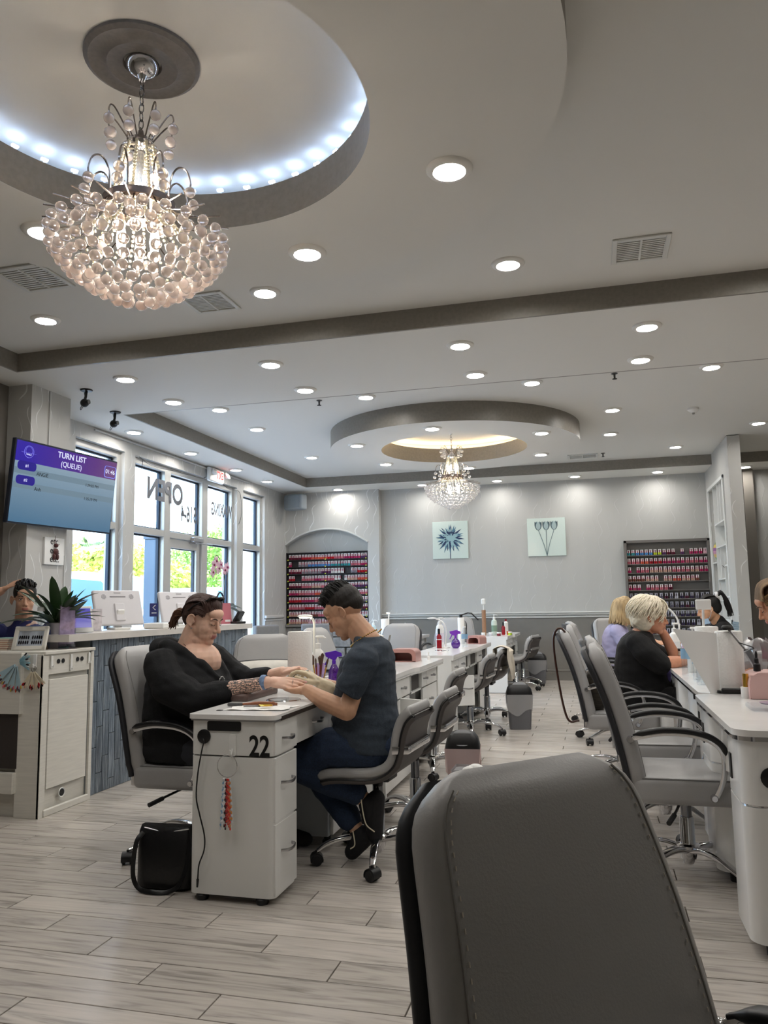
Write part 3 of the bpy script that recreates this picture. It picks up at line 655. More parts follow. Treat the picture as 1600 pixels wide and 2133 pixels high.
for x, y in ((-.14, .03), (.13, .03), (-.14, .22), (.13, .22), (-.14, .85), (.13, .85), (-.14, 1.48), (.13, 1.48)): MB().lathe([(.024, 0), (.027, .008), (.027, .02), (.018, .03), (.018, .06)], 12, (x, y, 0)).build('foot', BLACKP, t)
MB().prism(rrect(.155, .04, .008, 3), 0, .004, M=Matrix.Translation((-.035, .0045, .712)) @ Matrix.Rotation(rad(90), 4, 'X')).build('card_slot', BLACKP, t)
text('number_decal', '22', .118, mat('black_decal', '#0c0c0d', .5), t, (.126, .0045, .629), (rad(90), 0, 0), sx=.80, bold=.0022)
MB().lathe([(.030, 0), (.030, .006), (.022, .010), (.008, .011)], 20, (-.128, .005, .667), Matrix.Rotation(rad(90), 3, 'X')).build('cable_grommet', BLACKP, t)
MB().lathe([(.015, .0), (.015, .002)], 16, (-.115, .12, .76)).build('cord_hole', BLACKP, t)
MB().lathe([(.085, .0), (.08, .004), (.02, .005)], 28, (.02, .53, .76)).build('dust_vent', CHROME, t)
MB().cushion((-.17, .62, .775), (.09, .40, .045), .018).build('wrist_rest', mat('brown_leather', '#5c4a45', .4, bump=(150, .1)), t)
# cord hanging down the end panel
o = tag(MB().tube(smoothpath([(-1.625, 3.086, .66), (-1.618, 3.08, .645), (-1.628, 3.084, .61), (-1.645, 3.085, .52), (-1.652, 3.086, .42), (-1.635, 3.085, .35), (-1.612, 3.084, .27), (-1.612, 3.084, .21), (-1.635, 3.085, .15), (-1.640, 3.085, .09)], 5), .0032, 6).cyl((-1.64, 3.085, .092), (-1.642, 3.085, .06), .006, .004, 8).build('charging_cord', BLACKP), 'thin black charging cord hanging down the end of table 22', 'cord')
hk = thing('adhesive_hook', 'white plastic hook stuck beside the number 22', 'hook', (-1.494, 3.1, .68))
MB().prism(rrect(.03, .09, .008, 3), 0, .006, M=Matrix.Translation((0, .004, -.045)) @ Matrix.Rotation(rad(90), 4, 'X')).build('back_plate', WPL, hk)
MB().tube(smoothpath([(0, -.002, -.06), (0, -.014, -.082), (0, -.026, -.078), (0, -.028, -.06)], 4), .005, 8).build('hook_arm', WPL, hk)

# ---- the white cabinet tables down the middle (technician side faces +x)
def mid_table(label, x0, x1, y0, y1, opts, k0=.42, k1=.66):
    t = thing('manicure_table', label, 'table', ((x0 + x1) / 2, y0, 0)); W2 = (x1 - x0) / 2; L_ = y1 - y0
    poly = [(-W2, 0), (W2 - .03, 0), (W2 - .03, L_ * .42), (W2 - .025, L_ * .45), (W2, L_ * .47), (W2, L_), (-W2, L_)]
    MB().prism(poly, .73, .76).build('tabletop', QTZ, t); MB().prism([(x * .985, y) for x, y in poly], .715, .73).build('edge_band', LAM, t)
    MB().box((-.02, .012, .36), (2 * W2 - .06, .024, .71)).build('end_panel', LAM, t); MB().box((-.02, L_ - .012, .36), (2 * W2 - .06, .024, .71)).build('end_panel', LAM, t)
    xf = W2 - .055; ky0, ky1 = k0 * L_, k1 * L_                            # knee space
    MB().box((-.04, L_ / 2, .645), (2 * W2 - .14, L_ - .06, .13)).build('apron', LAM, t)
    MB().box((-.04, ky0 / 2 + .012, .30), (2 * W2 - .16, ky0 - .03, .55)).build('pedestal', LAM, t); MB().box((-.04, (ky1 + L_) / 2, .30), (2 * W2 - .16, L_ - ky1 - .05, .55)).build('pedestal', LAM, t)
    MB().box((-W2 + .02, L_ / 2, .36), (.016, L_ - .06, .68)).build('client_panel', GRYP, t)
    k = .03
    for a, b, kind in opts:
        y_0, y_1 = a * L_, b * L_
        if kind == 'cubby':
            MB().box((xf - .04, (y_0 + y_1) / 2, .645), (.06, y_1 - y_0 - .03, .11)).build('cubby', CUB_SHADE, t)  # solid block, coloured dark for the shade inside an open cubby
            f = MB(); 
            for z_ in (.582, .708): f.box((xf - .004, (y_0 + y_1) / 2, z_), (.02, y_1 - y_0, .012))
            for y in (y_0 + .006, y_1 - .006): f.box((xf - .004, y, .645), (.02, .012, .13))
            f.build('cubby_frame', LAM, t)
        elif kind == 'open':
            front(t, 'drawer', xf - .01 + .10, y_0, y_1, .52, .71, .63); MB().box((xf + .04, (y_0 + y_1) / 2, .60), (.12, y_1 - y_0 - .04, .12)).build('drawer_box', LAM, t)
        else: front(t, 'drawer', xf - .01, y_0, y_1, .585, .71, .65, hw=min(.09, (y_1 - y_0) * .5))
    for a, b in ((0.012, k0 - .005), (k1 + .01, .985)):
        front(t, 'cabinet_door', xf - .02, a * L_, b * L_, .33, .575, .47); front(t, 'cabinet_door', xf - .02, a * L_, b * L_, .04, .325, .19)
    MB().lathe([(.07, .0), (.066, .004), (.02, .005)], 24, (-.03, L_ * .30, .76)).build('dust_vent', CHROME, t)
    for x in (-W2 + .08, W2 - .12):
        for y in (.06, L_ - .06): MB().lathe([(.025, 0), (.025, .03)], 10, (x, y, 0)).build('foot', BLACKP, t)
    return t
T2 = mid_table('white drawer table holding the rose-gold nail lamp, behind the man', -1.70, -1.235, 4.80, 6.55, [(.01, .13, 'cubby'), (.14, .40, 'drawer'), (.42, .62, 'cubby'), (.63, .73, 'drawer'), (.735, .96, 'drawer')])
T3 = mid_table('white drawer table holding the purple spray bottle, its cabinet door open', -1.66, -1.18, 6.90, 9.30, [(.01, .14, 'drawer'), (.145, .32, 'drawer'), (.33, .42, 'cubby'), (.45, .64, 'cubby'), (.65, .80, 'drawer'), (.81, .98, 'cubby')], .13, .72)
T4 = mid_table('white drawer table at the back wall with the tall brown roll', -1.60, -1.12, 10.85, 12.45, [(.02, .2, 'drawer'), (.21, .38, 'drawer'), (.4, .6, 'drawer'), (.62, .96, 'drawer')], .1, .85)
T5 = mid_table('white table at the left of the back wall with the lit towel roll', -3.05, -2.45, 10.2, 11.9, [(.02, .4, 'drawer'), (.5, .9, 'drawer')])
d = MB().box((0, .10, 0), (.018, .20, .26), .002).build('cabinet_door', LAM, T3); d.location = (.19, .03, .45); d.rotation_euler = (0, 0, rad(-62)); handle(d, .009, .14, .02)
d = MB().box((0, -.12, 0), (.018, .24, .27), .002).build('cabinet_door', LAM, T2); d.location = (.19, .40, .455); d.rotation_euler = (0, 0, rad(62)); handle(d, .009, -.17, .03)

# ---- glossy rounded tables on the right
def gloss_table(label, x0, x1, y0, y1, near=True):
    t = thing('manicure_table', label, 'table', (x0, y0, 0)); W_, L_ = x1 - x0, y1 - y0
    out = [(x + W_ / 2, y + L_ / 2) for x, y in rrect(W_, L_, .07, 6)]
    MB().prism(out, .738, .76).build('tabletop', QTZ, t); MB().prism([(W_ / 2 + (x - W_ / 2) * .985, L_ / 2 + (y - L_ / 2) * .992) for x, y in out], .722, .738).build('chrome_band', CHROME, t)
    for a, b in ((.015, .34), (L_ - .36, L_ - .015)):
        o = [(x + W_ / 2, y + (a + b) / 2) for x, y in rrect(W_ - .04, b - a, .06, 6)]
        MB().prism(o, .505, .722).build('pedestal_cap', LAMG, t); MB().prism([(W_ / 2 + (x - W_ / 2) * .97, (a + b) / 2 + (y - (a + b) / 2) * .97) for x, y in o], .497, .505).build('chrome_band', CHROME, t)
        MB().prism(o, .05, .497).build('pedestal', LAMG, t)
        MB().box((.018, (a + b) / 2 + .05, .60), (.006, .035, .09)).build('slot', BLACKP, t)
        for q in (a + .06, b - .06):
            for x in (.10, W_ - .1): MB().lathe([(.028, 0), (.03, .03), (.015, .05)], 12, (x, q, 0)).build('foot', BLACKP, t)
    for i in range(2):   # bulging knee panels between the pedestals
        yc = .34 + (L_ - .70) * (i + .5) / 2; w_ = (L_ - .70) / 2
        o = [(.12 + .05 * math.sin(PI * k / 10), yc - w_ / 2 + w_ * k / 10) for k in range(11)]; o = [(x - .10, y) for x, y in o] + [(.16, yc + w_ / 2), (.16, yc - w_ / 2)]
        o = [(.10 - .05 * math.sin(PI * k / 10), yc - w_ / 2 + w_ * k / 10) for k in range(11)] + [(.2, yc + w_ / 2), (.2, yc - w_ / 2)]
        MB().prism(o, .50, .722).build('bulged_panel', LAMG, t)
        MB().box((.075, yc - w_ * .3, .66), (.02, .03, .05)).build('slot', BLACKP, t)
    MB().box((.30, L_ / 2, .40), (.03, L_ - .7, .64)).build('back_panel', LAMG, t)
    return t
RT1 = gloss_table('glossy white table with rounded corner and chrome band beside the empty armchair', .45, 1.0, 3.0, 4.12)
MB().lathe([(.036, 0), (.036, .006), (.028, .01)], 20, (.115, .014, .60), Matrix.Rotation(rad(90), 3, 'X')).build('cable_grommet', BLACKP, RT1)
RT2 = gloss_table('glossy white table under the spread paper towel roll', .48, 1.0, 4.14, 5.70)
RT3 = gloss_table('glossy white table the woman in the black T-shirt leans on', .50, 1.0, 5.80, 7.5)
RT4 = gloss_table('glossy white table of the masked technician near the polish cabinet', .55, 1.05, 7.65, 9.4)

# ---- reception desk, its stone top and tiled front
COUNT = mat('counter_stone', '#d5d0c9', .3, noise=(9, .06))
def tilemat():
    m = bpy.data.materials.new('blue_grey_strip_tile'); m.use_nodes = True; n = m.node_tree.nodes; L = m.node_tree.links; b = n['Principled BSDF']
    tc = n.new('ShaderNodeTexCoord'); oi = n.new('ShaderNodeObjectInfo'); mu = n.new('ShaderNodeMath'); mu.operation = 'MULTIPLY'; mu.inputs[1].default_value = 30; L.new(oi.outputs['Random'], mu.inputs[0])
    cb = n.new('ShaderNodeCombineXYZ'); [L.new(mu.outputs[0], cb.inputs[k]) for k in (1, 2)]; va = n.new('ShaderNodeVectorMath'); L.new(tc.outputs['Object'], va.inputs[0]); L.new(cb.outputs[0], va.inputs[1])
    mp = n.new('ShaderNodeMapping'); mp.inputs['Scale'].default_value = (1, 26, .9); L.new(va.outputs[0], mp.inputs[0])
    nz = n.new('ShaderNodeTexNoise'); nz.inputs['Scale'].default_value = 4; nz.inputs['Detail'].default_value = 6; nz.inputs['Roughness'].default_value = .75; L.new(mp.outputs[0], nz.inputs['Vector'])
    cr = n.new('ShaderNodeValToRGB'); e = cr.color_ramp.elements; e[0].position = .34; e[0].color = (*lin('#2c333c'), 1); e[1].position = .66; e[1].color = (*lin('#a7b0b5'), 1); q = e.new(.5); q.color = (*lin('#5d6975'), 1); L.new(nz.outputs['Fac'], cr.inputs[0])
    hs = n.new('ShaderNodeHueSaturation'); mr = n.new('ShaderNodeMapRange'); mr.inputs['To Min'].default_value = .75; mr.inputs['To Max'].default_value = 1.2; L.new(oi.outputs['Random'], mr.inputs['Value']); L.new(mr.outputs[0], hs.inputs['Value']); L.new(cr.outputs[0], hs.inputs['Color']); L.new(hs.outputs[0], b.inputs['Base Color'])
    b.inputs['Roughness'].default_value = .3; bp = n.new('ShaderNodeBump'); bp.inputs['Strength'].default_value = .3; bp.inputs['Distance'].default_value = .004; L.new(nz.outputs['Fac'], bp.inputs['Height']); L.new(bp.outputs[0], b.inputs['Normal']); return m
TILE = tilemat()
rd = thing('reception_desk', 'reception desk faced with blue-grey strip tiles under a pale stone top', 'desk', (-3.24, 4.60, 0))
MB().box((-.32, 1.22, .505), (.60, 2.44, 1.01)).build('core', mat('tile_grout', '#9aa0a2', .8), rd)
MB().prism([(.04, -.30), (.04, 2.46), (-.56, 2.46), (-.56, .35), (-.22, -.30)], 1.01, 1.056).build('counter_top', COUNT, rd)
tw, tl = .0698, .30; tmesh = MB().box((0, 0, 0), (.02, tw - .004, tl - .004), .0015).mesh('tile', TILE)
for c in range(35):
    off = [0, .17, .07, .23, .12][c % 5]; z_ = -off
    while z_ < 1.005:
        a, b = max(z_, .0), min(z_ + tl, 1.008)
        if b - a > .03:
            if b - a > tl - .001: inst('tile', tmesh, rd, (-.012 + random.uniform(-.0015, .0015), .035 + c * tw, (a + b) / 2))
            else:
                o = MB().box((0, 0, 0), (.02, tw - .004, b - a - .004), .0015).build('tile', TILE, rd); o.location = (-.012, .035 + c * tw, (a + b) / 2)
        z_ += tl
WASH = mat('whitewashed_wood', '#d9d6cd', .5, noise=(3, .06), stretch=(2, 2, 30), bump=(40, .05))
cb_ = thing('reception_cabinet', 'whitewashed wooden display cabinet at the end of the reception desk', 'cabinet', (-3.2, 4.07, 0))
MB().box((-.42, .235, .475), (.80, .43, .95)).build('body', WASH, cb_); MB().box((-.40, .235, .955), (.84, .49, .02), .003).build('cabinet_top', WASH, cb_)
MB().box((-.075, .010, .475), (.17, .055, .95), .002).build('front_post', WASH, cb_)
MB().box((-.30, -.03, .78), (.36, .03, .36), .003).build('front_board', WASH, cb_); MB().box((-.32, -.03, .20), (.34, .035, .12), .003).build('front_board', WASH, cb_); MB().box((-.30, -.012, .44), (.3, .012, .32)).build('recess_shade', mat('gap_shade', '#3a3431', .8), cb_)  # thin dark panel colours in the shade of the gap between the boards
dfr = MB().box((.003, .235, .475), (.012, .375, .64), .002).build('side_door', WASH, cb_); MB().box((.002, .235, .885), (.010, .40, .12), .002).build('side_rail', WASH, cb_)
MB().box((.004, .0, .47), (.016, .035, .94)).box((.004, .46, .47), (.016, .03, .94)).box((.008, .235, .02), (.02, .42, .04), .004).build('side_frame', WASH, cb_)
MB().lathe([(.022, .0), (.028, .004), (.03, .0)], 20, (.004, .20, .105), Matrix.Rotation(rad(90), 3, 'Y')).build('grommet_ring', WPL, cb_); MB().lathe([(.0001, .003), (.021, .003)], 20, (.004, .20, .105), Matrix.Rotation(rad(90), 3, 'Y'), cap=False).build('grommet_hole', BLACKP, cb_)
for yc in (.145, .33):
    for k in (-.022, .022): MB().lathe([(.0001, .004), (.014, .004), (.014, .0)], 14, (.008, yc + k, .90), Matrix.Rotation(rad(90), 3, 'Y'), cap=False).build('socket_hole', BLACKP, cb_)
for yc, h, lb in ((.055, .075, 'beside the cabinet corner'), (.24, .10, 'between the two socket pairs'), (.42, .07, 'beside the tiled desk')):
    hk = thing('adhesive_hook', 'white adhesive hook on the whitewashed cabinet side ' + lb, 'hook', (-3.195, 4.07 + yc, .90 if h < .1 else .885), group='hooks on the cabinet side')
    MB().box((.010, 0, 0), (.008, .018, h), .003).build('back_plate', WPL, hk); MB().tube([(.012, 0, -h * .3), (.022, 0, -h * .42), (.024, 0, -h * .25)], .004, 6).build('hook_arm', WPL, hk)
# ================================================================== chandeliers
CRY = mat('frosted_crystal', '#fdf3ee', .18, trans=.72, ior=1.2); CRC = mat('clear_crystal', '#f4f6fa', .05, trans=.8, ior=1.35)
BULB = mat('candle_bulb', '#fff4e6', .4, emit=55, ecol='#fff0de'); BEAD = mat('ivory_bead', '#e6dfc8', .3, trans=.2)
def chandelier(label, loc, single):
    t = thing('chandelier', label, 'chandelier', loc); cry = CRY if single else CRC
    z0 = REC + .06
    MB().lathe([(.222, z0), (.222, z0 - .012), (.205, z0 - .022), (.19, z0 - .016), (.15, z0 - .02), (.135, z0 - .028), (.10, z0 - .022), (.075, z0 - .02), (.07, z0 - .002)], 40, cap=False).build('ceiling_medallion', mat('medallion_paint', '#6f6a64', .5, noise=(60, .1)), t)
    MB().lathe([(.066, z0 - .018), (.06, z0 - .035), (.045, z0 - .055), (.02, z0 - .068), (.012, z0 - .085)], 24).build('canopy', CHROME, t)
    ch = MB(); z_ = z0 - .085; k = 0
    while z_ > 3.06:
        ch.tube([(.010 * math.cos(a) * (1 if k % 2 else 0), .010 * math.cos(a) * (0 if k % 2 else 1), z_ - .017 + .021 * math.sin(a)) for a in [2 * PI * j / 10 for j in range(10)]], .0024, 5, closed=True); z_ -= .034; k += 1
    ch.build('chain', mat('dark_chrome', '#8a8a88', .2, 1.0), t)
    MB().lathe([(.012, 3.07), (.02, 3.045), (.045, 3.03), (.05, 3.015), (.045, 3.0), (.03, 2.99), (.014, 2.985), (.014, 2.76)], 20).build('stem', CHROME, t)
    MB().lathe([(.135, 2.765), (.138, 2.772), (.138, 2.745), (.128, 2.735), (.118, 2.745), (.118, 2.77)], 40, cap=False).build('crown_ring', mat('crown_metal', '#8d7f78', .25, 1.0), t)
    ARM = mat('arm_metal', '#a79f9a', .2, 1.0)
    for k in range(8):
        ar = MB()
        a = 2 * PI * k / 8 + .2; c, s_ = math.cos(a), math.sin(a)
        ar.tube(smoothpath([(r * c, r * s_, z_) for r, z_ in ((.035, 3.02), (.07, 3.075), (.105, 3.125), (.122, 3.13), (.13, 3.11), (.128, 3.095))], 3), .0032, 5); ar.build('top_arm', ARM, t, fix=False); ar = MB()
        ar.tube(smoothpath([(r * c, r * s_, z_) for r, z_ in ((.118, 2.74), (.118, 2.83), (.13, 2.885), (.155, 2.91), (.185, 2.895), (.20, 2.85), (.20, 2.83))], 3), .0038, 6); ar.build('arm', ARM, t, fix=False)
    for k in range(22):
        a = 2 * PI * k / 22; c, s_ = math.cos(a), math.sin(a)
        MB().tube(smoothpath([(r * c, r * s_, z_) for r, z_ in ((.125, 2.755), (.15, 2.715), (.20, 2.69), (.26, 2.678), (.345, 2.668))], 3), .0030, 5).build('rod', ARM, t, fix=False)
    bd = MB()
    for k in range(10):
        a = 2 * PI * k / 10; 
        for j in range(17): f = j / 16; r = .055 + .05 * f; bd.ball((r * math.cos(a), r * math.sin(a), 3.0 - .24 * f), .0078, 6, 4)
    for k in range(20):
        a = 2 * PI * k / 20 + .1
        for j in range(12): f = j / 11; r = .12 + .14 * f * f; bd.ball((r * math.cos(a), r * math.sin(a), 2.74 - .17 * f), .0068, 6, 4)
    b = bd.build('bead_strands', BEAD, t, fix=False); b['kind'] = 'stuff'
    for k in range(3):
        a = 2 * PI * k / 3 + .5; x, y = .05 * math.cos(a), .05 * math.sin(a)
        bb = MB().lathe([(.0001, 2.905), (.012, 2.89), (.016, 2.865), (.013, 2.835), (.011, 2.83)], 12, (x, y, 0)).build('bulb', BULB, t); MB().lathe([(.012, 2.76), (.012, 2.83)], 10, (x, y, 0)).build('bulb_sleeve', WPL, bb)
    for k in range(3):
        a = 2 * PI * k / 3; x, y = .07 * math.cos(a), .07 * math.sin(a)
        MB().lathe([(.0001, 2.55), (.014, 2.565), (.019, 2.60), (.014, 2.64), (.010, 2.66)], 12, (x, y, 0)).build('bulb', BULB, t)
    P = []
    for k in range(8):
        a = 2 * PI * k / 8 + .2; c, s_ = math.cos(a), math.sin(a)
        P += [(.128 * c, .128 * s_, 3.072), (.118 * c, .118 * s_, 3.02), (.20 * c, .20 * s_, 2.806), (.213 * c, .213 * s_, 2.755)]
    rows = [(.325, 2.622, 26), (.318, 2.575, 30), (.292, 2.535, 32), (.26, 2.50, 29), (.222, 2.47, 25), (.18, 2.442, 21), (.135, 2.416, 16), (.09, 2.393, 11), (.045, 2.38, 5), (.255, 2.632, 16), (.185, 2.645, 11)]
    for i, (r, z_, n_) in enumerate(rows):
        for k in range(n_):
            a = 2 * PI * (k + .5 * (i % 2)) / n_ + i * .07; P.append((r * math.cos(a), r * math.sin(a), z_ + random.uniform(-.005, .005)))
    if single:
        me = MB().ball((0, 0, 0), .0208, 14, 10).mesh('crystal_ball', cry)
        for p in P: inst('crystal_ball', me, t, p)
    else:
        q = MB()
        for p in P: q.ball(p, .0208, 10, 7)
        o = q.build('crystal_balls', cry, t, fix=False); o['kind'] = 'stuff'
    return t
chandelier('crystal ball chandelier with pinkish frosted drops under the near ring', (-1.63, 2.53, 0), True)
chandelier('clear crystal ball chandelier under the far ring', (-1.60, 9.35, 0), False)

# ================================================================== wall screen
NAVY = mat('screen_bezel', '#1b2230', .3)
def emis(name, col, e=1.0):
    if name in MATS: return MATS[name]
    return mat(name, '#050505', .25, emit=e, ecol=col)
def gradient_screen(name, c0, c1, axis, lo, hi, e=1.0):
    m = bpy.data.materials.new(name); m.use_nodes = True; n = m.node_tree.nodes; L = m.node_tree.links; b = n['Principled BSDF']; b.inputs['Base Color'].default_value = (.01, .01, .012, 1); b.inputs['Roughness'].default_value = .18
    tc = n.new('ShaderNodeTexCoord'); sp = n.new('ShaderNodeSeparateXYZ'); L.new(tc.outputs['Object'], sp.inputs[0]); mr = n.new('ShaderNodeMapRange'); mr.inputs['From Min'].default_value = lo; mr.inputs['From Max'].default_value = hi; L.new(sp.outputs[axis], mr.inputs['Value'])
    cr = n.new('ShaderNodeValToRGB'); cr.color_ramp.elements[0].color = (*lin(c0), 1); cr.color_ramp.elements[1].color = (*lin(c1), 1); L.new(mr.outputs[0], cr.inputs[0]); L.new(cr.outputs[0], b.inputs['Emission Color']); b.inputs['Emission Strength'].default_value = e; return m
tv = thing('wall_screen', 'wall-mounted screen showing the purple and blue turn list', 'television', (-4.477, 5.921, 2.276)); n_ = V((math.cos(rad(-6.2)) * math.cos(rad(-5.9)), math.sin(rad(-6.2)) * math.cos(rad(-5.9)), math.sin(rad(-5.9)))); rr_ = V((-math.sin(rad(-6.2)), math.cos(rad(-6.2)), 0)); uu_ = n_.cross(rr_)
tv.matrix_world = Matrix.Translation((-4.477, 5.921, 2.276)) @ Matrix((rr_, uu_, n_)).transposed().to_4x4()
MB().box((0, 0, -.025), (1.23, .704, .045), .006).build('housing', NAVY, tv); MB().box((0, .0, -.075), (.5, .36, .06), .01).build('wall_mount', BLACKP, tv)
MB().box((0, -.085, -.001), (1.205, .505, .003)).build('screen_body', gradient_screen('list_screen', '#4f7796', '#8aa3b5', 1, -.33, .16, .6), tv)
MB().box((0, .252, -.001), (1.205, .168, .003)).build('screen_header', gradient_screen('header_screen', '#2d18a8', '#5d1a6e', 0, -.5, .6, .6), tv)
for y in (.115, -.005): MB().box((0, y - .025, .001), (1.205, .05, .001)).build('screen_row', emis('row_band', '#7f99ab', .5), tv)
pill = emis('pill_blue', '#2a1c96', .55); wtx = emis('screen_white', '#dfe3ff', .75); dtx = emis('screen_dark', '#1a242c', .4)
for y, s_ in ((.135, '#1'), (.015, '#2')):
    b = MB().prism([(x - .475, q + y) for x, q in rrect(.20, .075, .03, 4)], .001, .0025).build('queue_pill', pill, tv); text('pill_text', s_, .035, wtx, b, (-.475, y, .003), (0, 0, 0))
text('screen_text', 'TURN LIST', .072, wtx, tv, (.02, .288, .002), (0, 0, 0), bold=.001); text('screen_text', '(QUEUE)', .066, wtx, tv, (.02, .212, .002), (0, 0, 0))
text('screen_text', 'ANGIE', .045, dtx, tv, (-.30, .085, .002), (0, 0, 0)); text('screen_text', 'Anh', .045, dtx, tv, (-.335, -.045, .002), (0, 0, 0)); text('screen_text', '1:29:03 PM', .038, dtx, tv, (.30, .07, .002), (0, 0, 0)); text('screen_text', '1:35:19 PM', .038, dtx, tv, (.30, -.055, .002), (0, 0, 0))
b = MB().tube([V((x + .52, q + .235, .002)) for x, q in rrect(.15, .105, .02, 4)], .003, 4, closed=True).build('clock_frame', emis('clock_edge', '#6f7be0', .9), tv); text('clock_text', '01:46', .058, wtx, b, (.52, .235, .002), (0, 0, 0))
lg = MB().tube([(-.47 + .05 * math.cos(a), .255 + .05 * math.sin(a), .002) for a in [2 * PI * k / 24 for k in range(24)]], .0018, 4, closed=True).tube([(-.47 + .036 * math.cos(a), .262 + .036 * math.sin(a), .002) for a in [2 * PI * k / 20 for k in range(20)]], .0012, 4, closed=True).tube([(-.55, .245, .002), (-.39, .245, .002)], .0012, 4).build('screen_logo', emis('logo_line', '#7a7ae0', .8), tv); text('logo_text', 'NAILS', .02, wtx, lg, (-.47, .232, .0025), (0, 0, 0))

# ================================================================== wall art, sign, plaque
GLP = mat('mint_glass_panel', '#ccdad4', .08, coat=.5)
INK = [mat('ink_navy', '#26385a', .3), mat('ink_blue', '#4d7389', .3), mat('ink_pale', '#8fb0b6', .3)]
def petal(mb, o, a, l, w_, z_, mi, bend=0):
    P = []; n = 7
    for k in range(n): f = k / (n - 1); P.append((l * f, w_ * math.sin(PI * f ** .8) , f))
    ca, sa = math.cos(a), math.sin(a); up_ = [(x, y + bend * f * f) for x, y, f in P]; dn = [(x, -y + bend * f * f) for x, y, f in P[::-1][1:-1]]
    mb.add([(o[0] + x * ca - y * sa, -z_, o[1] + x * sa + y * ca) for x, y in up_ + dn], [tuple(range(len(up_ + dn)))], mi)
a1 = thing('flower_picture', 'square glass picture of one shaggy blue chrysanthemum', 'picture', (-2.235, YB - .022, 2.263))
MB().box((0, .01, 0), (.592, .022, .618), .003).build('glass_panel', GLP, a1)
pm_ = MB(); rnd = random.Random(3)
for ring, (n_, l, z_) in enumerate(((26, .235, .0025), (24, .20, .0031), (20, .155, .0037), (14, .10, .0043))):
    for k in range(n_):
        a = 2 * PI * k / n_ + rnd.uniform(-.1, .1); lk = l * rnd.uniform(.85, 1.1) * (1.05 if math.sin(a) < 0 else .95)
        petal(pm_, (0, .03), a, lk, .017, z_ + .0001 * k, [1, 2, 2, 0][ring] if k % 3 else (0 if ring < 3 else 1), rnd.uniform(-.03, .03))
pm_.build('petal_print', INK, a1, ang=0, fix=False)
ct = MB()
for k in range(7): petal(ct, (-.05 + k * .016, -.03), rad(90 + (k - 3) * -7), .13, .02, .005 + .0002 * k, 2)
for k in range(6): petal(ct, (-.03 + k * .012, .10), rad(90 + (3 - k) * 12), .05, .008, .0066, 0)
ct.build('bud_print', INK, a1, ang=0, fix=False)
MB().box((.0, -.0035, -.20), (.012, .001, .218)).build('stem_print', INK[0], a1)
a2 = thing('flower_picture', 'square glass picture of three grey tulips on long stems', 'picture', (-.674, YB - .022, 2.255))
MB().box((0, .01, 0), (.60, .022, .61), .003).build('glass_panel', GLP, a2)
TUL = [mat('tulip_dark', '#2f4048', .3), mat('tulip_mid', '#5f757b', .3), mat('tulip_pale', '#9db0b2', .3)]
for x in (-.125, .0, .125):
    tm = MB(); y0 = .11
    for dx, w_, mi, z_ in ((-.038, .024, 0, .003), (.038, .024, 0, .0032), (-.02, .03, 1, .0036), (.02, .03, 1, .004), (0, .036, 2, .0045)): petal(tm, (x + dx * .35, y0), rad(90 - dx * 330), .15, w_, z_, mi, -dx * .2)
    tm.build('tulip_print', TUL, a2, ang=0, fix=False)
    P = smoothpath([(0, -.0035, -.30), (x * .35, -.0035, -.12), (x, -.0035, .12)], 6); MB().sweep([(-.0045, 0), (.0045, 0), (.0045, .001), (-.0045, .001)], P, upv=(0, -1, 0)).build('stem_print', TUL[1], a2)
ex = thing('exit_sign', 'red EXIT sign with twin emergency lamp heads over the door', 'sign', (XW + .06, 9.85, 2.98))
MB().box((0, 0, .07), (.05, .42, .19), .01).build('housing', WPL, ex); MB().box((.024, .09, .075), (.006, .24, .15)).build('sign_face', mat('exit_face', '#e8e2de', .4, emit=.08, ecol='#ffd9cf'), ex)
text('exit_text', 'EXIT', .14, mat('exit_red', '#c8180e', .4, emit=.7, ecol='#ff1a10'), ex, (.029, .09, .075), (rad(90), 0, rad(90)), mirror=True, sx=.72, bold=.004)
for y in (-.13, .26):
    h = MB().lathe([(.028, -.03), (.05, .0), (.055, .015), (.05, .02)], 18, (.05, y, .10), Matrix.Rotation(rad(60), 3, 'Y')).build('lamp_head', WPL, ex)
    lp = MB(); [lp.ball((.066, y + (i - 1) * .025, .105 + (j - .5) * .03), .009, 8, 5) for i in range(3) for j in range(2)]; lp.build('lamp_lens', mat('lamp_clear', '#d6dad8', .1), h)
o = tag(MB().tube(smoothpath([(XW + .01, 8.02, 2.99), (XW + .02, 8.3, 2.93), (XW + .02, 8.9, 2.95), (XW + .03, 9.5, 2.965), (XW + .03, 9.63, 3.0)], 6), .004, 5).tube(smoothpath([(XW + .01, 8.10, 2.97), (XW - .03, 8.13, 2.85), (XW - .05, 8.1, 2.78), (XW - .04, 8.16, 2.74), (XW - .06, 8.1, 2.69), (XW - .07, 8.13, 2.6)], 5), .003, 5).build('black_wire', BLACKP), 'thin black wire strung from the window head to the exit sign', 'wire')
o = tag(MB().tube(smoothpath([(XW + .02, 10.05, 3.0), (XW + .015, 10.35, 2.94), (XW + .015, 10.6, 2.96), (XW + .02, 10.75, 2.9), (XW + .02, 10.78, 2.6), (XW + .02, 10.7, 2.45)], 6), .004, 5).build('black_wire', BLACKP), 'thin black wire looping down the jamb beside the WAXING lettering', 'wire')
et = thing('wall_plaque', 'small white plaque reading etc. with a hanging dark charm', 'plaque', (-4.600, 5.93, 1.73)); RZ = (rad(90), 0, rad(90))
MB().box((0, 0, 0), (.02, .26, .24), .002).build('board', WPL, et); BK = mat('black_ink', '#151515', .5)
for z_ in (.08, .0, -.075): text('plaque_text', 'etc.', .085, BK, et, (.0115, -.0, z_ + .005), RZ, sx=1.0)
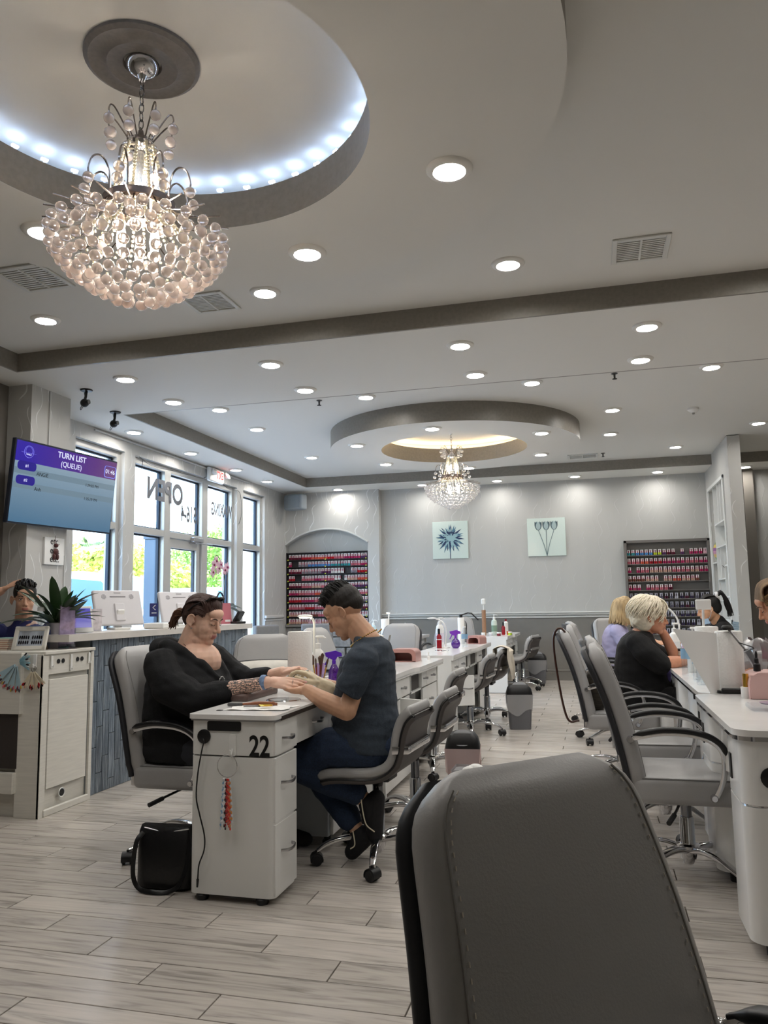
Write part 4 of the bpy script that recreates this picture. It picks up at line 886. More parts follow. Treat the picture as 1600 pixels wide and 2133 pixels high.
MB().tube([(.015, .0, .14), (.02, .0, .06)], .002, 5).ball((.024, 0, .05), .02, 8, 6).ball((.024, 0, -.005), (.014, .036, .03), 8, 6).ball((.024, -.022, -.05), (.012, .016, .03), 8, 6).ball((.024, .022, -.05), (.012, .016, .03), 8, 6).build('charm', mat('dark_charm', '#4a201d', .5, noise=(60, .5)), et)
# ceiling details: vents, sprinklers, cameras, detector, speaker
VM = mat('vent_white', '#d2d2cd', .5); VS = mat('vent_slot', '#b4b4af', .7)
for x, y, z_, w_, l_, lab in ((.37, 4.715, REC, .33, .34, 'square white air vent in the near tray beside the beam'), (-2.47, 4.71, REC, .33, .33, 'square white air vent behind the near chandelier'), (-3.34, 4.02, REC, .36, .36, 'square white air vent between chandelier and window side'), (-.05, 11.5, REC, .42, .3, 'square white air vent beyond the far ring')):
    v = thing('air_vent', lab, 'vent', (x, y, z_)); f = MB()
    for s_ in (-1, 1): f.box((s_ * (w_ / 2 - .015), 0, -.006), (.03, l_, .012), .003); f.box((0, s_ * (l_ / 2 - .015), -.006), (w_ - .06, .03, .012), .003)
    f.box((0, 0, -.005), (.012, l_ - .06, .01)); f.build('frame', VM, v); MB().box((0, 0, -.001), (w_ - .05, l_ - .05, .002)).build('backing', VS, v)
    for k in range(11): MB().box((0, -l_ / 2 + .045 + k * (l_ - .09) / 10, -.004), (w_ - .06, (l_ - .09) / 14, .002), rot=(rad(7), 0, 0)).build('slat', VM, v)
for x, y, lab in ((-2.626, 7.405, 'small dark ceiling sprinkler between beam and far ring, window side'), (.287, 7.358, 'small dark ceiling sprinkler between beam and far ring, table side'), (.231, 11.379, 'small dark ceiling sprinkler beyond the far ring'), (2.35, 10.9, 'small dark ceiling sprinkler beyond the partition end')):
    s_ = thing('sprinkler', lab, 'sprinkler', (x, y, REC)); MB().lathe([(.03, 0), (.028, -.006), (.01, -.01), (.008, -.045), (.012, -.05)], 14).build('body', mat('sprinkler_metal', '#5a5a58', .3, .8), s_); MB().lathe([(.022, -.05), (.022, -.054)], 12).build('deflector', BLACKP, s_)
for x, y, lab in ((-4.284, 5.887, 'black ceiling camera pair above the screen'), (-4.506, 6.657, 'black ball camera hanging over the window')):
    c = thing('security_camera', lab, 'camera', (x, y, SOF)); MB().lathe([(.055, 0), (.05, -.012), (.02, -.016)], 16).build('base', BLACKP, c); MB().tube([(0, 0, -.01), (.01, -.02, -.07), (0, -.02, -.10)], .012, 8).build('arm', BLACKP, c); MB().ball((0, -.02, -.125), .038, 12, 8).lathe([(.02, 0), (.022, .03)], 10, (.03, -.04, -.125), Matrix.Rotation(rad(90), 3, 'Y')).build('camera_ball', BLACKP, c); MB().tube(smoothpath([(0, -.03, -.15), (-.02, -.04, -.19), (-.04, -.02, -.17), (-.03, .02, -.08), (-.05, .04, -.01)], 4), .003, 5).build('cable', BLACKP, c)
s_ = thing('smoke_detector', 'round white smoke detector beyond the far ring', 'detector', (1.16, 9.0, REC)); MB().lathe([(.06, 0), (.06, -.02), (.045, -.035), (.02, -.05), (.001, -.052)], 20).build('body', WPL, s_); MB().lathe([(.015, -.05), (.012, -.07)], 10).build('sensor', VS, s_)
sp = thing('wall_speaker', 'grey wall speaker in the corner above the polish niche', 'speaker', (-4.82, 12.36, 2.97), rad(-18)); MB().cushion((0, 0, 0), (.38, .20, .26), .03, .05).build('cabinet', mat('speaker_grey', '#8e969c', .5), sp); MB().box((0, -.1, 0), (.33, .012, .21), .004).build('grille', mat('grille_grey', '#7f878e', .6, bump=(500, .2)), sp); MB().tube([(-.19, 0, -.08), (-.22, .02, 0), (-.20, .05, .12), (0, .06, .14)], .01, 6).build('bracket', BLACKP, sp)

# ================================================================== polish racks
def rackset(col, cap, card, n2=2):
    mb = MB()
    for x in ((-.0135, .0135) if n2 == 2 else (0,)): mb.lathe([(.0115, 0), (.0125, .003), (.0125, .034), (.007, .040)], 8, (x, -.004, 0), mi=0); mb.lathe([(.0075, .040), (.0065, .076), (.005, .078)], 8, (x, -.004, 0), mi=1)
    mb.box((0, .012, .036), (.054, .003, .072), mi=2); mb.box((0, -.004, .082), (.044, .018, .010), .003, mi=1)
    return mb.mesh('nail_polish_set', [mat('lacquer_' + col.strip('#'), col, .12), mat('cap_' + cap.strip('#'), cap, .35), mat('card_' + card.strip('#'), card, .5)], fix=False)
PINK, DKC = '#a3274e', '#26222b'
def rows(parent_loc, x0, x1, shelves, yb, spec, label_fn, budget):
    pass
COLS = {'magenta': '#b03060', 'rose': '#c56a78', 'red': '#b3202a', 'coral': '#d8604a', 'nude': '#cfa694', 'wine': '#5c1a2e', 'plum': '#5a3763', 'teal': '#2f8f96', 'sky blue': '#4a86c0', 'lime': '#b7c832', 'grey': '#8b8790', 'pale pink': '#e3b6c0', 'brown': '#7a4a3c', 'white': '#dcd8d6'}
SETM = {k: rackset(v, '#e8dfe0', PINK) for k, v in COLS.items()}; SETD = {k: rackset(v, '#b9b6c2', DKC) for k, v in (('plum', '#3d3350'), ('grey', '#6c6876'), ('wine', '#5c2a3e'), ('white', '#c9c6d0'))}
RKG = mat('rack_grey', '#6a6662', .55); RKB = mat('rack_dark', '#2a262b', .5)
rk = thing('polish_rack', 'dark wall rack of pink-carded nail polish in the arched niche', 'rack', (-4.36, 12.66, .92)); RW = 1.47
MB().box((0, .03, .605), (RW, .01, 1.21)).build('back_panel', RKB, rk)
for s_ in (-1, 1): MB().box((s_ * (RW / 2 - .006), -.005, .605), (.012, .07, 1.21)).build('side_panel', RKB, rk)
LZ = [1.09 - .1215 * k for k in range(10)]
for z_ in LZ: MB().box((0, -.008, z_ - .006), (RW - .02, .072, .008)).build('shelf', RKB, rk)
MB().box((0, -.005, 1.205), (RW, .07, .01)).build('top_rail', RKB, rk)
TAGM = MB().box((0, 0, 0), (.02, .002, .02)).mesh('price_tag', mat('tag_lime', '#b9c23a', .5))
for z_ in LZ:
    for x in (-.70, -.02, .70): inst('price_tag', TAGM, rk, (x, -.047, z_ - .004))
rc = random.Random(11)
LR = [['wine', 'red', 'coral', 'red', 'rose', 'magenta', 'plum'], ['magenta', 'grey', 'sky blue', 'sky blue', 'teal', 'teal', 'rose', 'magenta'], ['wine', 'grey', 'grey', 'plum', 'white', 'grey', 'red'], ['red', 'rose', 'magenta', 'rose', 'white', 'nude', 'coral'], ['wine', 'rose', 'nude', 'rose', 'rose', 'magenta', 'plum'], ['magenta', 'rose', 'coral', 'rose', 'nude', 'teal', 'rose'], ['red', 'magenta', 'rose', 'pale pink', 'rose', 'grey'], ['rose', 'red', 'rose', 'plum', 'magenta', 'wine'], ['nude', 'brown', 'rose', 'grey', 'plum', 'white'], ['nude', 'pale pink', 'nude', 'brown', 'nude']]
ORD = ['top', 'second', 'third', 'fourth', 'fifth', 'sixth', 'seventh', 'eighth', 'ninth', 'lowest']
stuffL = {}
n_single = 0
def nth(k): return f"{k}{'th' if 10 < k % 100 < 14 else {1: 'st', 2: 'nd', 3: 'rd'}.get(k % 10, 'th')}"
def place_set(k, me, p, shelf, where, grp, n, end, card='pink'):
    o = inst('nail_polish_set', me, None, p); tag(o, f'{k} {card}-carded polish duo, {nth(n)} from the {end} end, {shelf} shelf of {where}', 'nail polish', grp); return o
for r_, z_ in enumerate(LZ):
    n_ = 24
    for k in range(n_):
        if (r_ == 1 and k in (1, 2)) or (r_ == 2 and k in (17, 18)) or (r_ == 3 and k in (2, 3, 16)) : continue
        pal = LR[r_]; key = pal[min(len(pal) - 1, int((k + rc.uniform(-.8, .8)) / n_ * len(pal)))] if k else pal[0]
        x = -4.36 - .70 + .03 + k * (1.36 / (n_ - 1)); p = (x, 12.66 - .014 + rc.uniform(-.004, .004), .92 + z_ - .002)
        if r_ < 6: place_set(key, SETM[key], p, ORD[r_], 'niche rack', 'nail polish on the niche rack', k + 1, 'window'); n_single += 1
        else: stuffL.setdefault(key, []).append(p)
big = MB(); keys = list(stuffL); ml = []
for key in keys:
    me = SETM[key]; base = len(ml); ml += list(me.materials)
    vv = [v.co.copy() for v in me.vertices]; ff = [tuple(q.vertices) for q in me.polygons]; mi_ = [q.material_index for q in me.polygons]
    for p in stuffL[key]:
        o_ = len(big.v); big.v += [tuple(v + V(p)) for v in vv]; big.f += [tuple(i + o_ for i in f) for f in ff]; big.m += [base + i for i in mi_]
o = big.build('nail_polish_rows', ml, None, fix=False); tag(o, 'rows of pink-carded nail polish on the lower shelves of the niche rack', 'nail polish', kind='stuff')
rc2 = random.Random(5)
cb2 = thing('polish_cabinet', 'grey wall cabinet of nail polish at the right end of the back wall', 'cabinet', (1.122, YB - .052, .58)); CW, CH_ = 1.245, 1.565
MB().box((0, .045, CH_ / 2), (CW, .01, CH_)).build('back_panel', RKG, cb2)
for s_ in (-1, 1): MB().box((s_ * (CW / 2 - .02), 0, CH_ / 2), (.04, .10, CH_), .003).build('side_panel', RKG, cb2)
MB().box((0, 0, CH_ - .02), (CW, .10, .04), .003).build('top_rail', RKG, cb2)
CZ = [1.335 - .134 * k for k in range(10)]
for z_ in CZ: MB().box((0, .0, z_ - .008), (CW - .07, .085, .012)).build('shelf', RKG, cb2)
CP = [(18, ['teal', 'sky blue', 'sky blue', 'lime', 'plum', 'wine', 'plum', 'magenta', 'magenta', 'pale pink'], (11, 13)), (18, ['rose', 'coral', 'red', 'magenta', 'magenta', 'rose', 'magenta'], ()), (18, ['magenta', 'rose', 'nude', 'nude', 'rose', 'nude', 'magenta'], (1,)), (18, ['brown', 'nude', 'nude', 'coral', 'nude', 'brown'], (7, 16, 17)), (18, ['magenta', 'rose', 'wine', 'magenta'], (3, 10, 11, 12, 13, 14, 15, 16, 17))]
for r_, (n_, pal, skip) in enumerate(CP):
    for k in range(n_):
        if k in skip: continue
        key = pal[min(len(pal) - 1, int((k + rc2.uniform(-.6, .6)) / n_ * len(pal)))] if k else pal[0]
        place_set(key, SETM[key], (1.122 - .555 + k * 1.11 / (n_ - 1), YB - .055, .58 + CZ[r_] - .002), ORD[r_], 'grey cabinet', 'pink-carded polish in the grey cabinet', k + 1, 'tulip picture')
for r_ in range(5, 10):
    for k in range(16):
        key = rc2.choice(['plum', 'grey', 'grey', 'white', 'wine', 'plum']); place_set(key, SETD[key], (1.122 - .55 + k * 1.10 / 15, YB - .055, .58 + CZ[r_] - .002), ORD[r_], 'grey cabinet', 'black-carded polish in the grey cabinet', k + 1, 'tulip picture', 'black')
# ================================================================== small things
PAPER = mat('towel_paper', '#efeeeb', .85, bump=(90, .25)); CLEAR = glassmat('clear_plastic', (.93, .96, .98), .14, .05); ROSE = mat('rose_gold', '#c08f87', .3, .45); PUR = glassmat('purple_plastic', (.38, .12, .62), .12, .08, '#5a2596', .45); REDB = mat('red_bottle', '#8f1220', .25); LAV = mat('lavender_label', '#b79ac9', .5); GOLD = mat('gold', '#c9a24a', .25, 1.0)
def P(name, label, cat, loc, rz=0, group=None): return thing(name, label, cat, loc, rz, group)
def towel_roll(label, x, y, z_, h=.28, r=.062, lamp=True, lit=True, sheet=False, head=0.0):
    t = P('paper_towel_roll', label, 'towel roll', (x, y, z_))
    MB().lathe([(.018, h), (r - .004, h), (r, h - .006), (r, .006), (r - .004, 0), (.018, 0)], 32, cap=False).lathe([(.018, 0), (.018, h)], 16, cap=False).build('paper_roll', PAPER, t)
    MB().lathe([(.075, 0), (.075, .008)], 24, (0, 0, -.0)).build('holder_base', WPL, t)
    if sheet:
        MB().grid(lambda u, v: V((-r * .9 - .20 * (1 - v) * 0 - u * (.10 + .10 * v), -.012 + .02 * math.sin(u * 2), .012 + v * (h - .02) - .0 * u)), 8, 8).build('loose_sheet', PAPER, t, fix=False)
    return t
def desk_lamp(label, x, y, z0, pts, head, lit=True, rz=0, hr=.034):
    t = P('desk_lamp', label, 'lamp', (x, y, z0), rz)
    MB().lathe([(.045, 0), (.045, .008), (.012, .014)], 20).build('base', WPL, t); MB().tube(smoothpath(pts, 5), .007, 8).build('gooseneck', WPL, t)
    h = MB().ball(head, (hr, hr * .8, .011), 16, 8).build('lamp_head', WPL, t)
    MB().lathe([(.0001, -.012), (hr * .75, -.010)], 16, head, cap=False).build('lamp_disc', mat('lamp_glow', '#fff2d8', .5, emit=9, ecol='#fff0d0') if lit else WPL, h, fix=False)
    return t
def pump(label, x, y, z_, body, h=.15, r=.036, lab=None, rz=0, round_=False):
    t = P('pump_bottle', label, 'bottle', (x, y, z_), rz)
    pr_ = [(r * .9, 0), (r, .006), (r, h * .78), (r * .85, h * .92), (r * .4, h), (r * .38, h + .006)] if not round_ else [(r * .8, 0), (r, .01), (r * 1.0, h * .5), (r * .75, h * .8), (r * .32, h), (r * .3, h + .01)]
    MB().lathe(pr_, 24).build('bottle', body, t)
    if lab: MB().lathe([(r + .0008, h * .22), (r + .0008, h * .62)], 24, cap=False).build('bottle_label', lab, t)
    MB().lathe([(r * .45, h), (r * .45, h + .028), (r * .25, h + .03), (.006, h + .034), (.006, h + .06)], 16).build('pump_collar', WPL, t)
    MB().box((.012, 0, h + .066), (.05, .018, .014), .004).tube([(.03, 0, h + .066), (.05, 0, h + .058)], .005, 6).build('pump_head', WPL, t)
    return t
def water(label, x, y, z_, h=.20, r=.031):
    t = P('water_bottle', label, 'bottle', (x, y, z_))
    pr_ = [(r * .85, 0), (r, .008)] + [(r * (1 - .05 * (k % 2)), .015 + k * .0095) for k in range(12)] + [(r, h * .66), (r * .9, h * .76), (r * .45, h * .9), (r * .42, h * .94)]
    MB().lathe(pr_, 20, cap=False).build('bottle', CLEAR, t); MB().lathe([(r * .47, h * .93), (r * .47, h)], 14).build('cap', WPL, t); MB().lathe([(r + .001, h * .40), (r + .001, h * .62)], 20, cap=False).build('bottle_label', glassmat('blue_label', (.7, .85, .95), .05, .2, '#9cc4e0', .6), t)
    return t
def spray_trigger(t, z_, m, s=1):
    MB().lathe([(.012 * s, z_), (.012 * s, z_ + .02 * s), (.009 * s, z_ + .022 * s), (.009 * s, z_ + .035 * s)], 12).build('collar', m, t)
    MB().prism([(-.05 * s, .0), (-.055 * s, .022 * s), (.01 * s, .034 * s), (.045 * s, .02 * s), (.05 * s, .0), (.02 * s, -.004 * s), (.012 * s, -.02 * s), (-.01 * s, -.02 * s)], -.011 * s, .011 * s, M=Matrix.Translation((0, 0, z_ + .045 * s)) @ Matrix.Rotation(rad(90), 4, 'X')).build('spray_head', m, t)
    MB().tube(smoothpath([(-.03 * s, 0, z_ + .045 * s), (-.04 * s, 0, z_ + .02 * s), (-.055 * s, 0, z_ - .005 * s)], 4), .005 * s, 6).build('trigger', m, t)
def nail_lamp(label, x, y, z_, w, d, h, rz, m=None, txt=None):
    m = m or ROSE; t = P('nail_lamp', label, 'nail lamp', (x, y, z_), rz)
    pts = rrect(w, h * 2, h * .45, 5); up_ = [(a, b) for a, b in pts if b >= 0]; n = len(up_)
    out = [(-w / 2, 0)] + [(a, max(b, .0)) for a, b in up_[::-1]] + [(w / 2, 0)]; inn = [(a * .74, b * .72) for a, b in out[::-1]]
    MB().prism(out + inn, -d / 2, d / 2, M=Matrix.Rotation(rad(90), 4, 'X')).build('shell', m, t)
    MB().box((0, d * .42, h * .36), (w * .74, .01, h * .72)).build('back_wall', mat('lamp_inside', '#7c5048', .4, .3), t); MB().box((0, 0, .004), (w * .98, d, .006)).build('base_plate', m, t)
    if txt: text('lamp_text', txt, .024, BK, t, (-.01, -d / 2 - .001, h * .42), (rad(90), 0, 0), bold=.0006)
    return t
# ---- table 22
towel_roll('white paper towel roll standing between the woman and the man on table 22', -1.555, 4.05, .76, .315, .067)
desk_lamp('small lit white lamp rising out of the towel roll on table 22', -1.535, 4.20, .76, [(0, 0, .01), (0, .02, .25), (0, .02, .36), (-.01, .0, .385)], (-.035, -.03, .395), hr=.045)
pump('white pump bottle with lavender label beside the towel roll on table 22', -1.53, 4.27, .76, WPL, .21, .036, LAV)
t = P('spray_bottle', 'small purple trigger spray bottle behind the make-up brushes', 'bottle', (-1.455, 4.33, .76), rad(20)); MB().lathe([(.03, 0), (.032, .01), (.032, .08), (.012, .12)], 18).build('bottle', PUR, t); spray_trigger(t, .12, mat('purple_head', '#5a2ab0', .35), .95)
pot = P('brush_pot', 'clear pot of make-up brushes on table 22 before the man', 'pot', (-1.475, 4.13, .76)); MB().lathe([(.03, 0), (.035, .08)], 18, cap=False).lathe([(.0001, .002), (.03, .002)], 18, cap=False).build('cup', CLEAR, pot)
for k, (dx, dy, hh, c, w_) in enumerate(((-.018, 0, .17, '#c7a24e', .012), (.0, .012, .165, '#7a2026', .014), (.012, -.008, .18, '#6a3a2c', .010), (.02, .01, .15, '#b8873c', .006), (-.004, -.014, .155, '#8a2f28', .005))):
    b = P('makeup_brush', ['gold-handled fan brush in the pot on table 22', 'dark red brush with broad head in the pot on table 22', 'brown brush with soft round head in the pot on table 22', 'thin amber brush in the pot on table 22', 'thin red wooden stick in the pot on table 22'][k], 'brush', (-1.475 + dx * .6, 4.13 + dy, .763), group='brushes in the pot')
    tip = V((dx * 1.6, dy, hh)); MB().cyl((0, 0, 0), tip * .75, .0032, .0045, 8).build('handle', mat('brush_' + c[1:], c, .35), b); MB().tube([tip * .75, tip * .85, tip, tip * 1.06], [.005, w_ * .7, w_, w_ * .4], 10).build('bristles', mat('bristle', '#5b4638', .9, bump=(200, .5)), b)
t = P('gold_jar', 'little gold jar at the man\'s elbow on table 22', 'jar', (-1.36, 3.95, .76)); MB().lathe([(.026, 0), (.03, .01), (.03, .035), (.026, .04)], 18).build('jar', GOLD, t); MB().lathe([(.027, .04), (.027, .05)], 18).build('lid', mat('gold_lid', '#b8862e', .3, .9), t)
t = P('polish_bottle', 'white gel bottle at the man\'s elbow on table 22', 'bottle', (-1.30, 3.98, .76)); MB().lathe([(.016, 0), (.017, .004), (.017, .04), (.009, .048)], 14).build('bottle', WPL, t); MB().lathe([(.0095, .048), (.009, .095), (.006, .097)], 12).build('cap', WPL, t)
tw = tag(MB().grid(lambda u, v: V((-1.60 + .27 * u + .02 * v + .012 * math.sin(v * 7), 3.22 + .16 * v + .02 * u, .7625 + .003 * abs(math.sin(u * 9 + v * 5)) + .002 * math.sin(v * 13))), 24, 16).grid(lambda u, v: V((-1.59 + .25 * u + .02 * v, 3.23 + .14 * v + .02 * u, .7612)), 2, 2).build('paper_towel', PAPER, fix=False), 'crumpled white paper towel lying on the near end of table 22', 'towel')
t = P('nail_brush', 'wooden-handled nail brush on the paper towel', 'brush', (-1.575, 3.36, .77), rad(10)); MB().tube(smoothpath([(.0, 0, 0), (.06, 0, .004), (.14, 0, .003), (.165, 0, .0)], 4), [.006] * 4 + [.0085] * 6 + [.006] * 3, 10).build('handle', mat('cherry_wood', '#8a5236', .35), t); MB().box((-.03, 0, .0), (.07, .02, .014), .004).build('bristles', mat('grey_bristle', '#5d5c5c', .9, bump=(300, .6)), t)
t = P('nail_clipper', 'steel and gold nail clipper on the paper towel', 'clipper', (-1.46, 3.29, .771), rad(14)); MB().box((-.03, 0, 0), (.075, .014, .003), .001).box((-.03, 0, .006), (.075, .013, .002), .0008).build('lever', mat('dark_steel', '#6a6d70', .3, .9), t); MB().tube(smoothpath([(.0, 0, .004), (.03, .006, .006), (.06, .002, .004)], 4), .0045, 6).tube(smoothpath([(.0, 0, .004), (.03, -.008, .004), (.055, -.004, .004)], 4), .004, 6).build('jaws', GOLD, t)
# swatch ring hanging from the hook on table 22
sw = P('swatch_ring', 'ring of nail colour swatch strips hanging from the hook on table 22', 'swatch ring', (-1.503, 3.07, .585)); MB().tube([(.045 * math.cos(a), 0, .045 * math.sin(a) - .03) for a in [2 * PI * k / 28 for k in range(28)]], .0018, 6, closed=True).build('ring', CHROME, sw)
SWC = ['#c9d3e0', '#7fa6c9', '#e6e6ea', '#f0f0f2', '#3c3438', '#8e2f38', '#c23a34', '#e07a6a', '#d8463c', '#cf8f5a']
for k in range(10):
    b = MB(); x = -.026 + k * .0058; tip = V((x * 1.0, -.004 - .0015 * (k % 3), -.285 + .01 * ((k * 7) % 4))); top = V((x * .55, -.002, -.078)); b.box((top + tip) / 2, (.006, .0022, (top - tip).length), rot=(0, math.atan2(tip.x - top.x, -(tip.z - top.z)) * -1, 0), mi=0)
    for j in range(15): p = top.lerp(tip, (j + .5) / 15); b.ball(p + V((0, -.003, 0)), (.0042, .003, .006), 6, 4, mi=1 + (j + k) % 2)
    b.build('swatch_strip', [WPL, mat('sw_' + SWC[k][1:], SWC[k], .2), mat('sw_' + SWC[(k + 1) % 10][1:], SWC[(k + 1) % 10], .2)], sw, fix=False)
bg_ = P('handbag', 'black leather handbag on the floor beside table 22', 'bag', (-1.862, 3.24, 0), rad(4)); sec = []
for z_, w_, d_ in ((0, .24, .13), (.015, .27, .16), (.07, .28, .17), (.15, .27, .14), (.215, .25, .09), (.24, .235, .055)): sec.append([V((x + .01 * math.sin(z_ * 20), y, z_ + (.03 * abs(x / .15) ** 2 if z_ > .2 else 0))) for x, y in rrect(w_, d_, d_ * .35, 4)])
BAGM = mat('black_leather', '#0d0d0f', .35, bump=(60, .15)); MB().loft(sec).build('body', BAGM, bg_)
MB().tube(smoothpath([(-.10, -.05, .235), (-.115, -.085, .2), (-.12, -.10, .08), (-.09, -.105, .02), (-.02, -.12, .012), (.05, -.11, .012), (.10, -.095, .05), (.12, -.06, .16), (.10, -.03, .24)], 5), .011, 6, flat=.35).build('strap', BAGM, bg_); MB().tube([(-.105, -.032, .25), (.0, -.035, .232), (.105, -.032, .25)], .003, 6).build('zip', STEEL, bg_)
# cushion on the next armchair
cu = P('cushion', 'pale cushion with grey piping on the armchair behind the woman', 'cushion', (-2.185, 5.045, .462), rad(25))
def pil(u, v):
    x, y = u * 2 - 1, v * 2 - 1; return x, y
cm_ = MB()
for sg in (-1, 1): cm_.grid(lambda u, v: V(((u * 2 - 1) * .23 * (1 - .05 * (v * 2 - 1) ** 2), sg * .075 * max(0, (1 - (u * 2 - 1) ** 4) * (1 - (v * 2 - 1) ** 4)) ** .55, .20 + (v * 2 - 1) * .19 * (1 - .06 * (u * 2 - 1) ** 2))), 14, 14)
cm_.build('cushion_cover', mat('cream_marbled', '#dcd8cf', .8, noise=(14, .08), bump=(30, .1)), cu, ang=80); L4 = []
for a in range(48):
    f = a / 12; k = int(f) % 4; q = f % 1 * 2 - 1; x, y = [(q, -1), (1, q), (-q, 1), (-1, -q)][k]; L4.append(V((x * .23 * (1 - .05 * y * y), 0, .20 + y * .19 * (1 - .06 * x * x))))
MB().tube(L4, .0045, 6, closed=True).build('piping', mat('dark_piping', '#4a4a4c', .6), cu)
# ---- table with the rose lamp (behind the man)
nail_lamp('rose-gold nail lamp on the white table behind the man', -1.49, 6.22, .76, .23, .20, .10, rad(0))
t = P('phone_stand', 'black phone standing upright on the table behind the man', 'phone', (-1.50, 5.35, .76)); MB().box((0, 0, .085), (.075, .009, .155), .004, rot=(rad(-12), 0, 0)).build('phone', BLACKP, t); MB().box((0, .02, .008), (.07, .07, .016), .004).build('stand', BLACKP, t)
t = P('paper_carton', 'open white paper carton on the table behind the man', 'box', (-1.60, 5.75, .76), rad(10)); MB().prism([(-.07, 0), (.07, 0), (.055, .22), (-.05, .26)], -.07, .07, M=Matrix.Rotation(rad(90), 4, 'X')).build('carton', mat('cream_card', '#ddd9cf', .7), t); MB().box((.085, 0, .12), (.006, .13, .22), rot=(0, rad(14), 0)).build('flap', mat('grey_card', '#8f8d88', .7), t)
t = P('polish_bottle', 'little white gel bottle beside the rose-gold lamp', 'bottle', (-1.33, 6.40, .76)); MB().lathe([(.012, 0), (.012, .025), (.006, .03)], 12).build('bottle', WPL, t); MB().lathe([(.006, .03), (.006, .06)], 10).build('cap', WPL, t)
# ---- third table
pump('big white lotion pump on the table with the purple spray bottle', -1.585, 8.25, .76, WPL, .24, .043, mat('pale_label', '#d9d3dd', .5))
t = P('spray_bottle', 'red pump spray bottle before the big white lotion pump', 'bottle', (-1.56, 8.06, .76)); MB().lathe([(.026, 0), (.027, .006), (.027, .12), (.012, .145)], 16).build('bottle', REDB, t); MB().lathe([(.013, .145), (.013, .19), (.01, .2)], 12).build('cap', BLACKP, t); MB().lathe([(.0275, .085), (.0275, .092)], 16, cap=False).build('white_stripe', WPL, t)
desk_lamp('unlit white gooseneck lamp beside the red spray bottle', -1.50, 8.1, .76, [(0, 0, .01), (.01, 0, .16), (-.005, 0, .24), (-.05, 0, .285), (-.10, 0, .30)], (-.14, 0, .305), False, hr=.05)
towel_roll('slim white towel roll with a clip lamp on the third table', -1.44, 8.75, .76, .30, .036)
t = P('clip_lamp', 'black folding clip lamp on the slim towel roll', 'lamp', (-1.44, 8.75, 1.06)); MB().lathe([(.02, 0), (.02, .03)], 12).build('clip', BLACKP, t); MB().tube([(0, 0, .025), (.08, 0, .05), (.12, 0, .045), (.20, -.02, -.03)], .008, 6).build('lamp_bar', BLACKP, t)
t = P('spray_bottle', 'round purple trigger spray bottle on the third table', 'bottle', (-1.385, 8.05, .76), rad(8)); MB().lathe([(.02, 0), (.034, .008), (.045, .03), (.046, .05), (.036, .08), (.014, .098)], 20).build('bottle', PUR, t); spray_trigger(t, .098, mat('violet_head', '#7a35b5', .35), 1.1)
water('clear water bottle beside the round purple spray bottle', -1.315, 8.20, .76, .22, .033)
nail_lamp('small rose-gold nail lamp beyond the clear water bottle', -1.30, 8.95, .76, .17, .16, .095, rad(-20))
tw = P('hand_towel', 'beige towel draped over the back of an empty stool', 'towel', (-.95, 8.34, .735)); MB().grid(lambda u, v: (lambda q: V((q[0] + .012 * math.sin(v * 17), -.17 + .34 * v + .03 * math.sin(u * 5 + 1), q[1] + .008 * math.sin(v * 11 + u * 3))))((-.075, -.14 + u * .5) if u < .28 else ((-.075 + .17 * (u - .28) / .22, .03 * math.sin(PI * (u - .28) / .22)) if u < .5 else (.095 + .02 * math.sin(u * 8 + v * 9), -.62 * (u - .5)))), 26, 26).build('towel_cloth', mat('beige_towel', '#cfc6b6', .95, bump=(200, .4)), tw, fix=False)
# ---- back table and the one with the lit roll
t = P('foil_roll', 'tall brown roll with a white lamp head at the back table', 'roll', (-1.52, 11.25, .76)); MB().lathe([(.03, 0), (.03, .36)], 18).build('roll', mat('kraft_brown', '#9a7458', .6), t); MB().tube([(0, 0, .36), (0, 0, .44)], .007, 6).build('lamp_neck', WPL, t); MB().box((.0, 0, .48), (.06, .05, .085), .012).build('lamp_head', WPL, t)
pump('pale green pump bottle at the back table', -1.40, 11.45, .76, mat('mint_body', '#cfdcd2', .4), .22, .042, mat('leaf_label', '#7f9a86', .5))
t = P('spray_bottle', 'dark red spray bottle at the back table', 'bottle', (-1.27, 11.45, .76)); MB().lathe([(.026, 0), (.026, .11), (.012, .13)], 14).build('bottle', REDB, t); MB().lathe([(.012, .13), (.012, .18)], 12).build('cap', BLACKP, t)
t = P('spray_bottle', 'white bottle with red cap behind the dark red spray', 'bottle', (-1.25, 11.62, .76)); MB().lathe([(.034, 0), (.034, .17), (.014, .19)], 14).build('bottle', WPL, t); MB().lathe([(.015, .19), (.015, .22)], 12).build('cap', REDB, t)
for k, (x, y, c, lab) in enumerate(((-1.50, 11.0, '#dcdcdc', 'small white jar at the back table'), (-1.40, 11.02, '#c9c9cc', 'small grey jar at the back table'), (-1.29, 11.05, '#7a2b33', 'small dark red jar at the back table'), (-1.20, 11.5, '#d8642e', 'small orange jar at the back table'), (-1.16, 11.3, '#b9d23a', 'small lime jar at the back table'))):
    t = P('cosmetic_jar', lab, 'jar', (x, y, .76)); MB().lathe([(.026, 0), (.028, .006), (.028, .034)], 16).build('jar', mat('jar_' + c[1:], c, .35), t); MB().lathe([(.029, .034), (.029, .05)], 16).build('lid', WPL if k != 3 else mat('jar_' + c[1:], c, .35), t)
towel_roll('patterned paper roll with the glowing lamp before the left back wall', -2.80, 10.55, .76, .26, .055)
desk_lamp('brightly lit lamp above the paper roll before the left back wall', -2.78, 10.66, .76, [(0, 0, .01), (.01, 0, .2), (.01, 0, .32)], (.01, -.03, .345), True)
pump('pale blue pump bottle beside the glowing lamp', -2.95, 10.5, .76, mat('aqua_body', '#bcd4d8', .4), .18, .036)
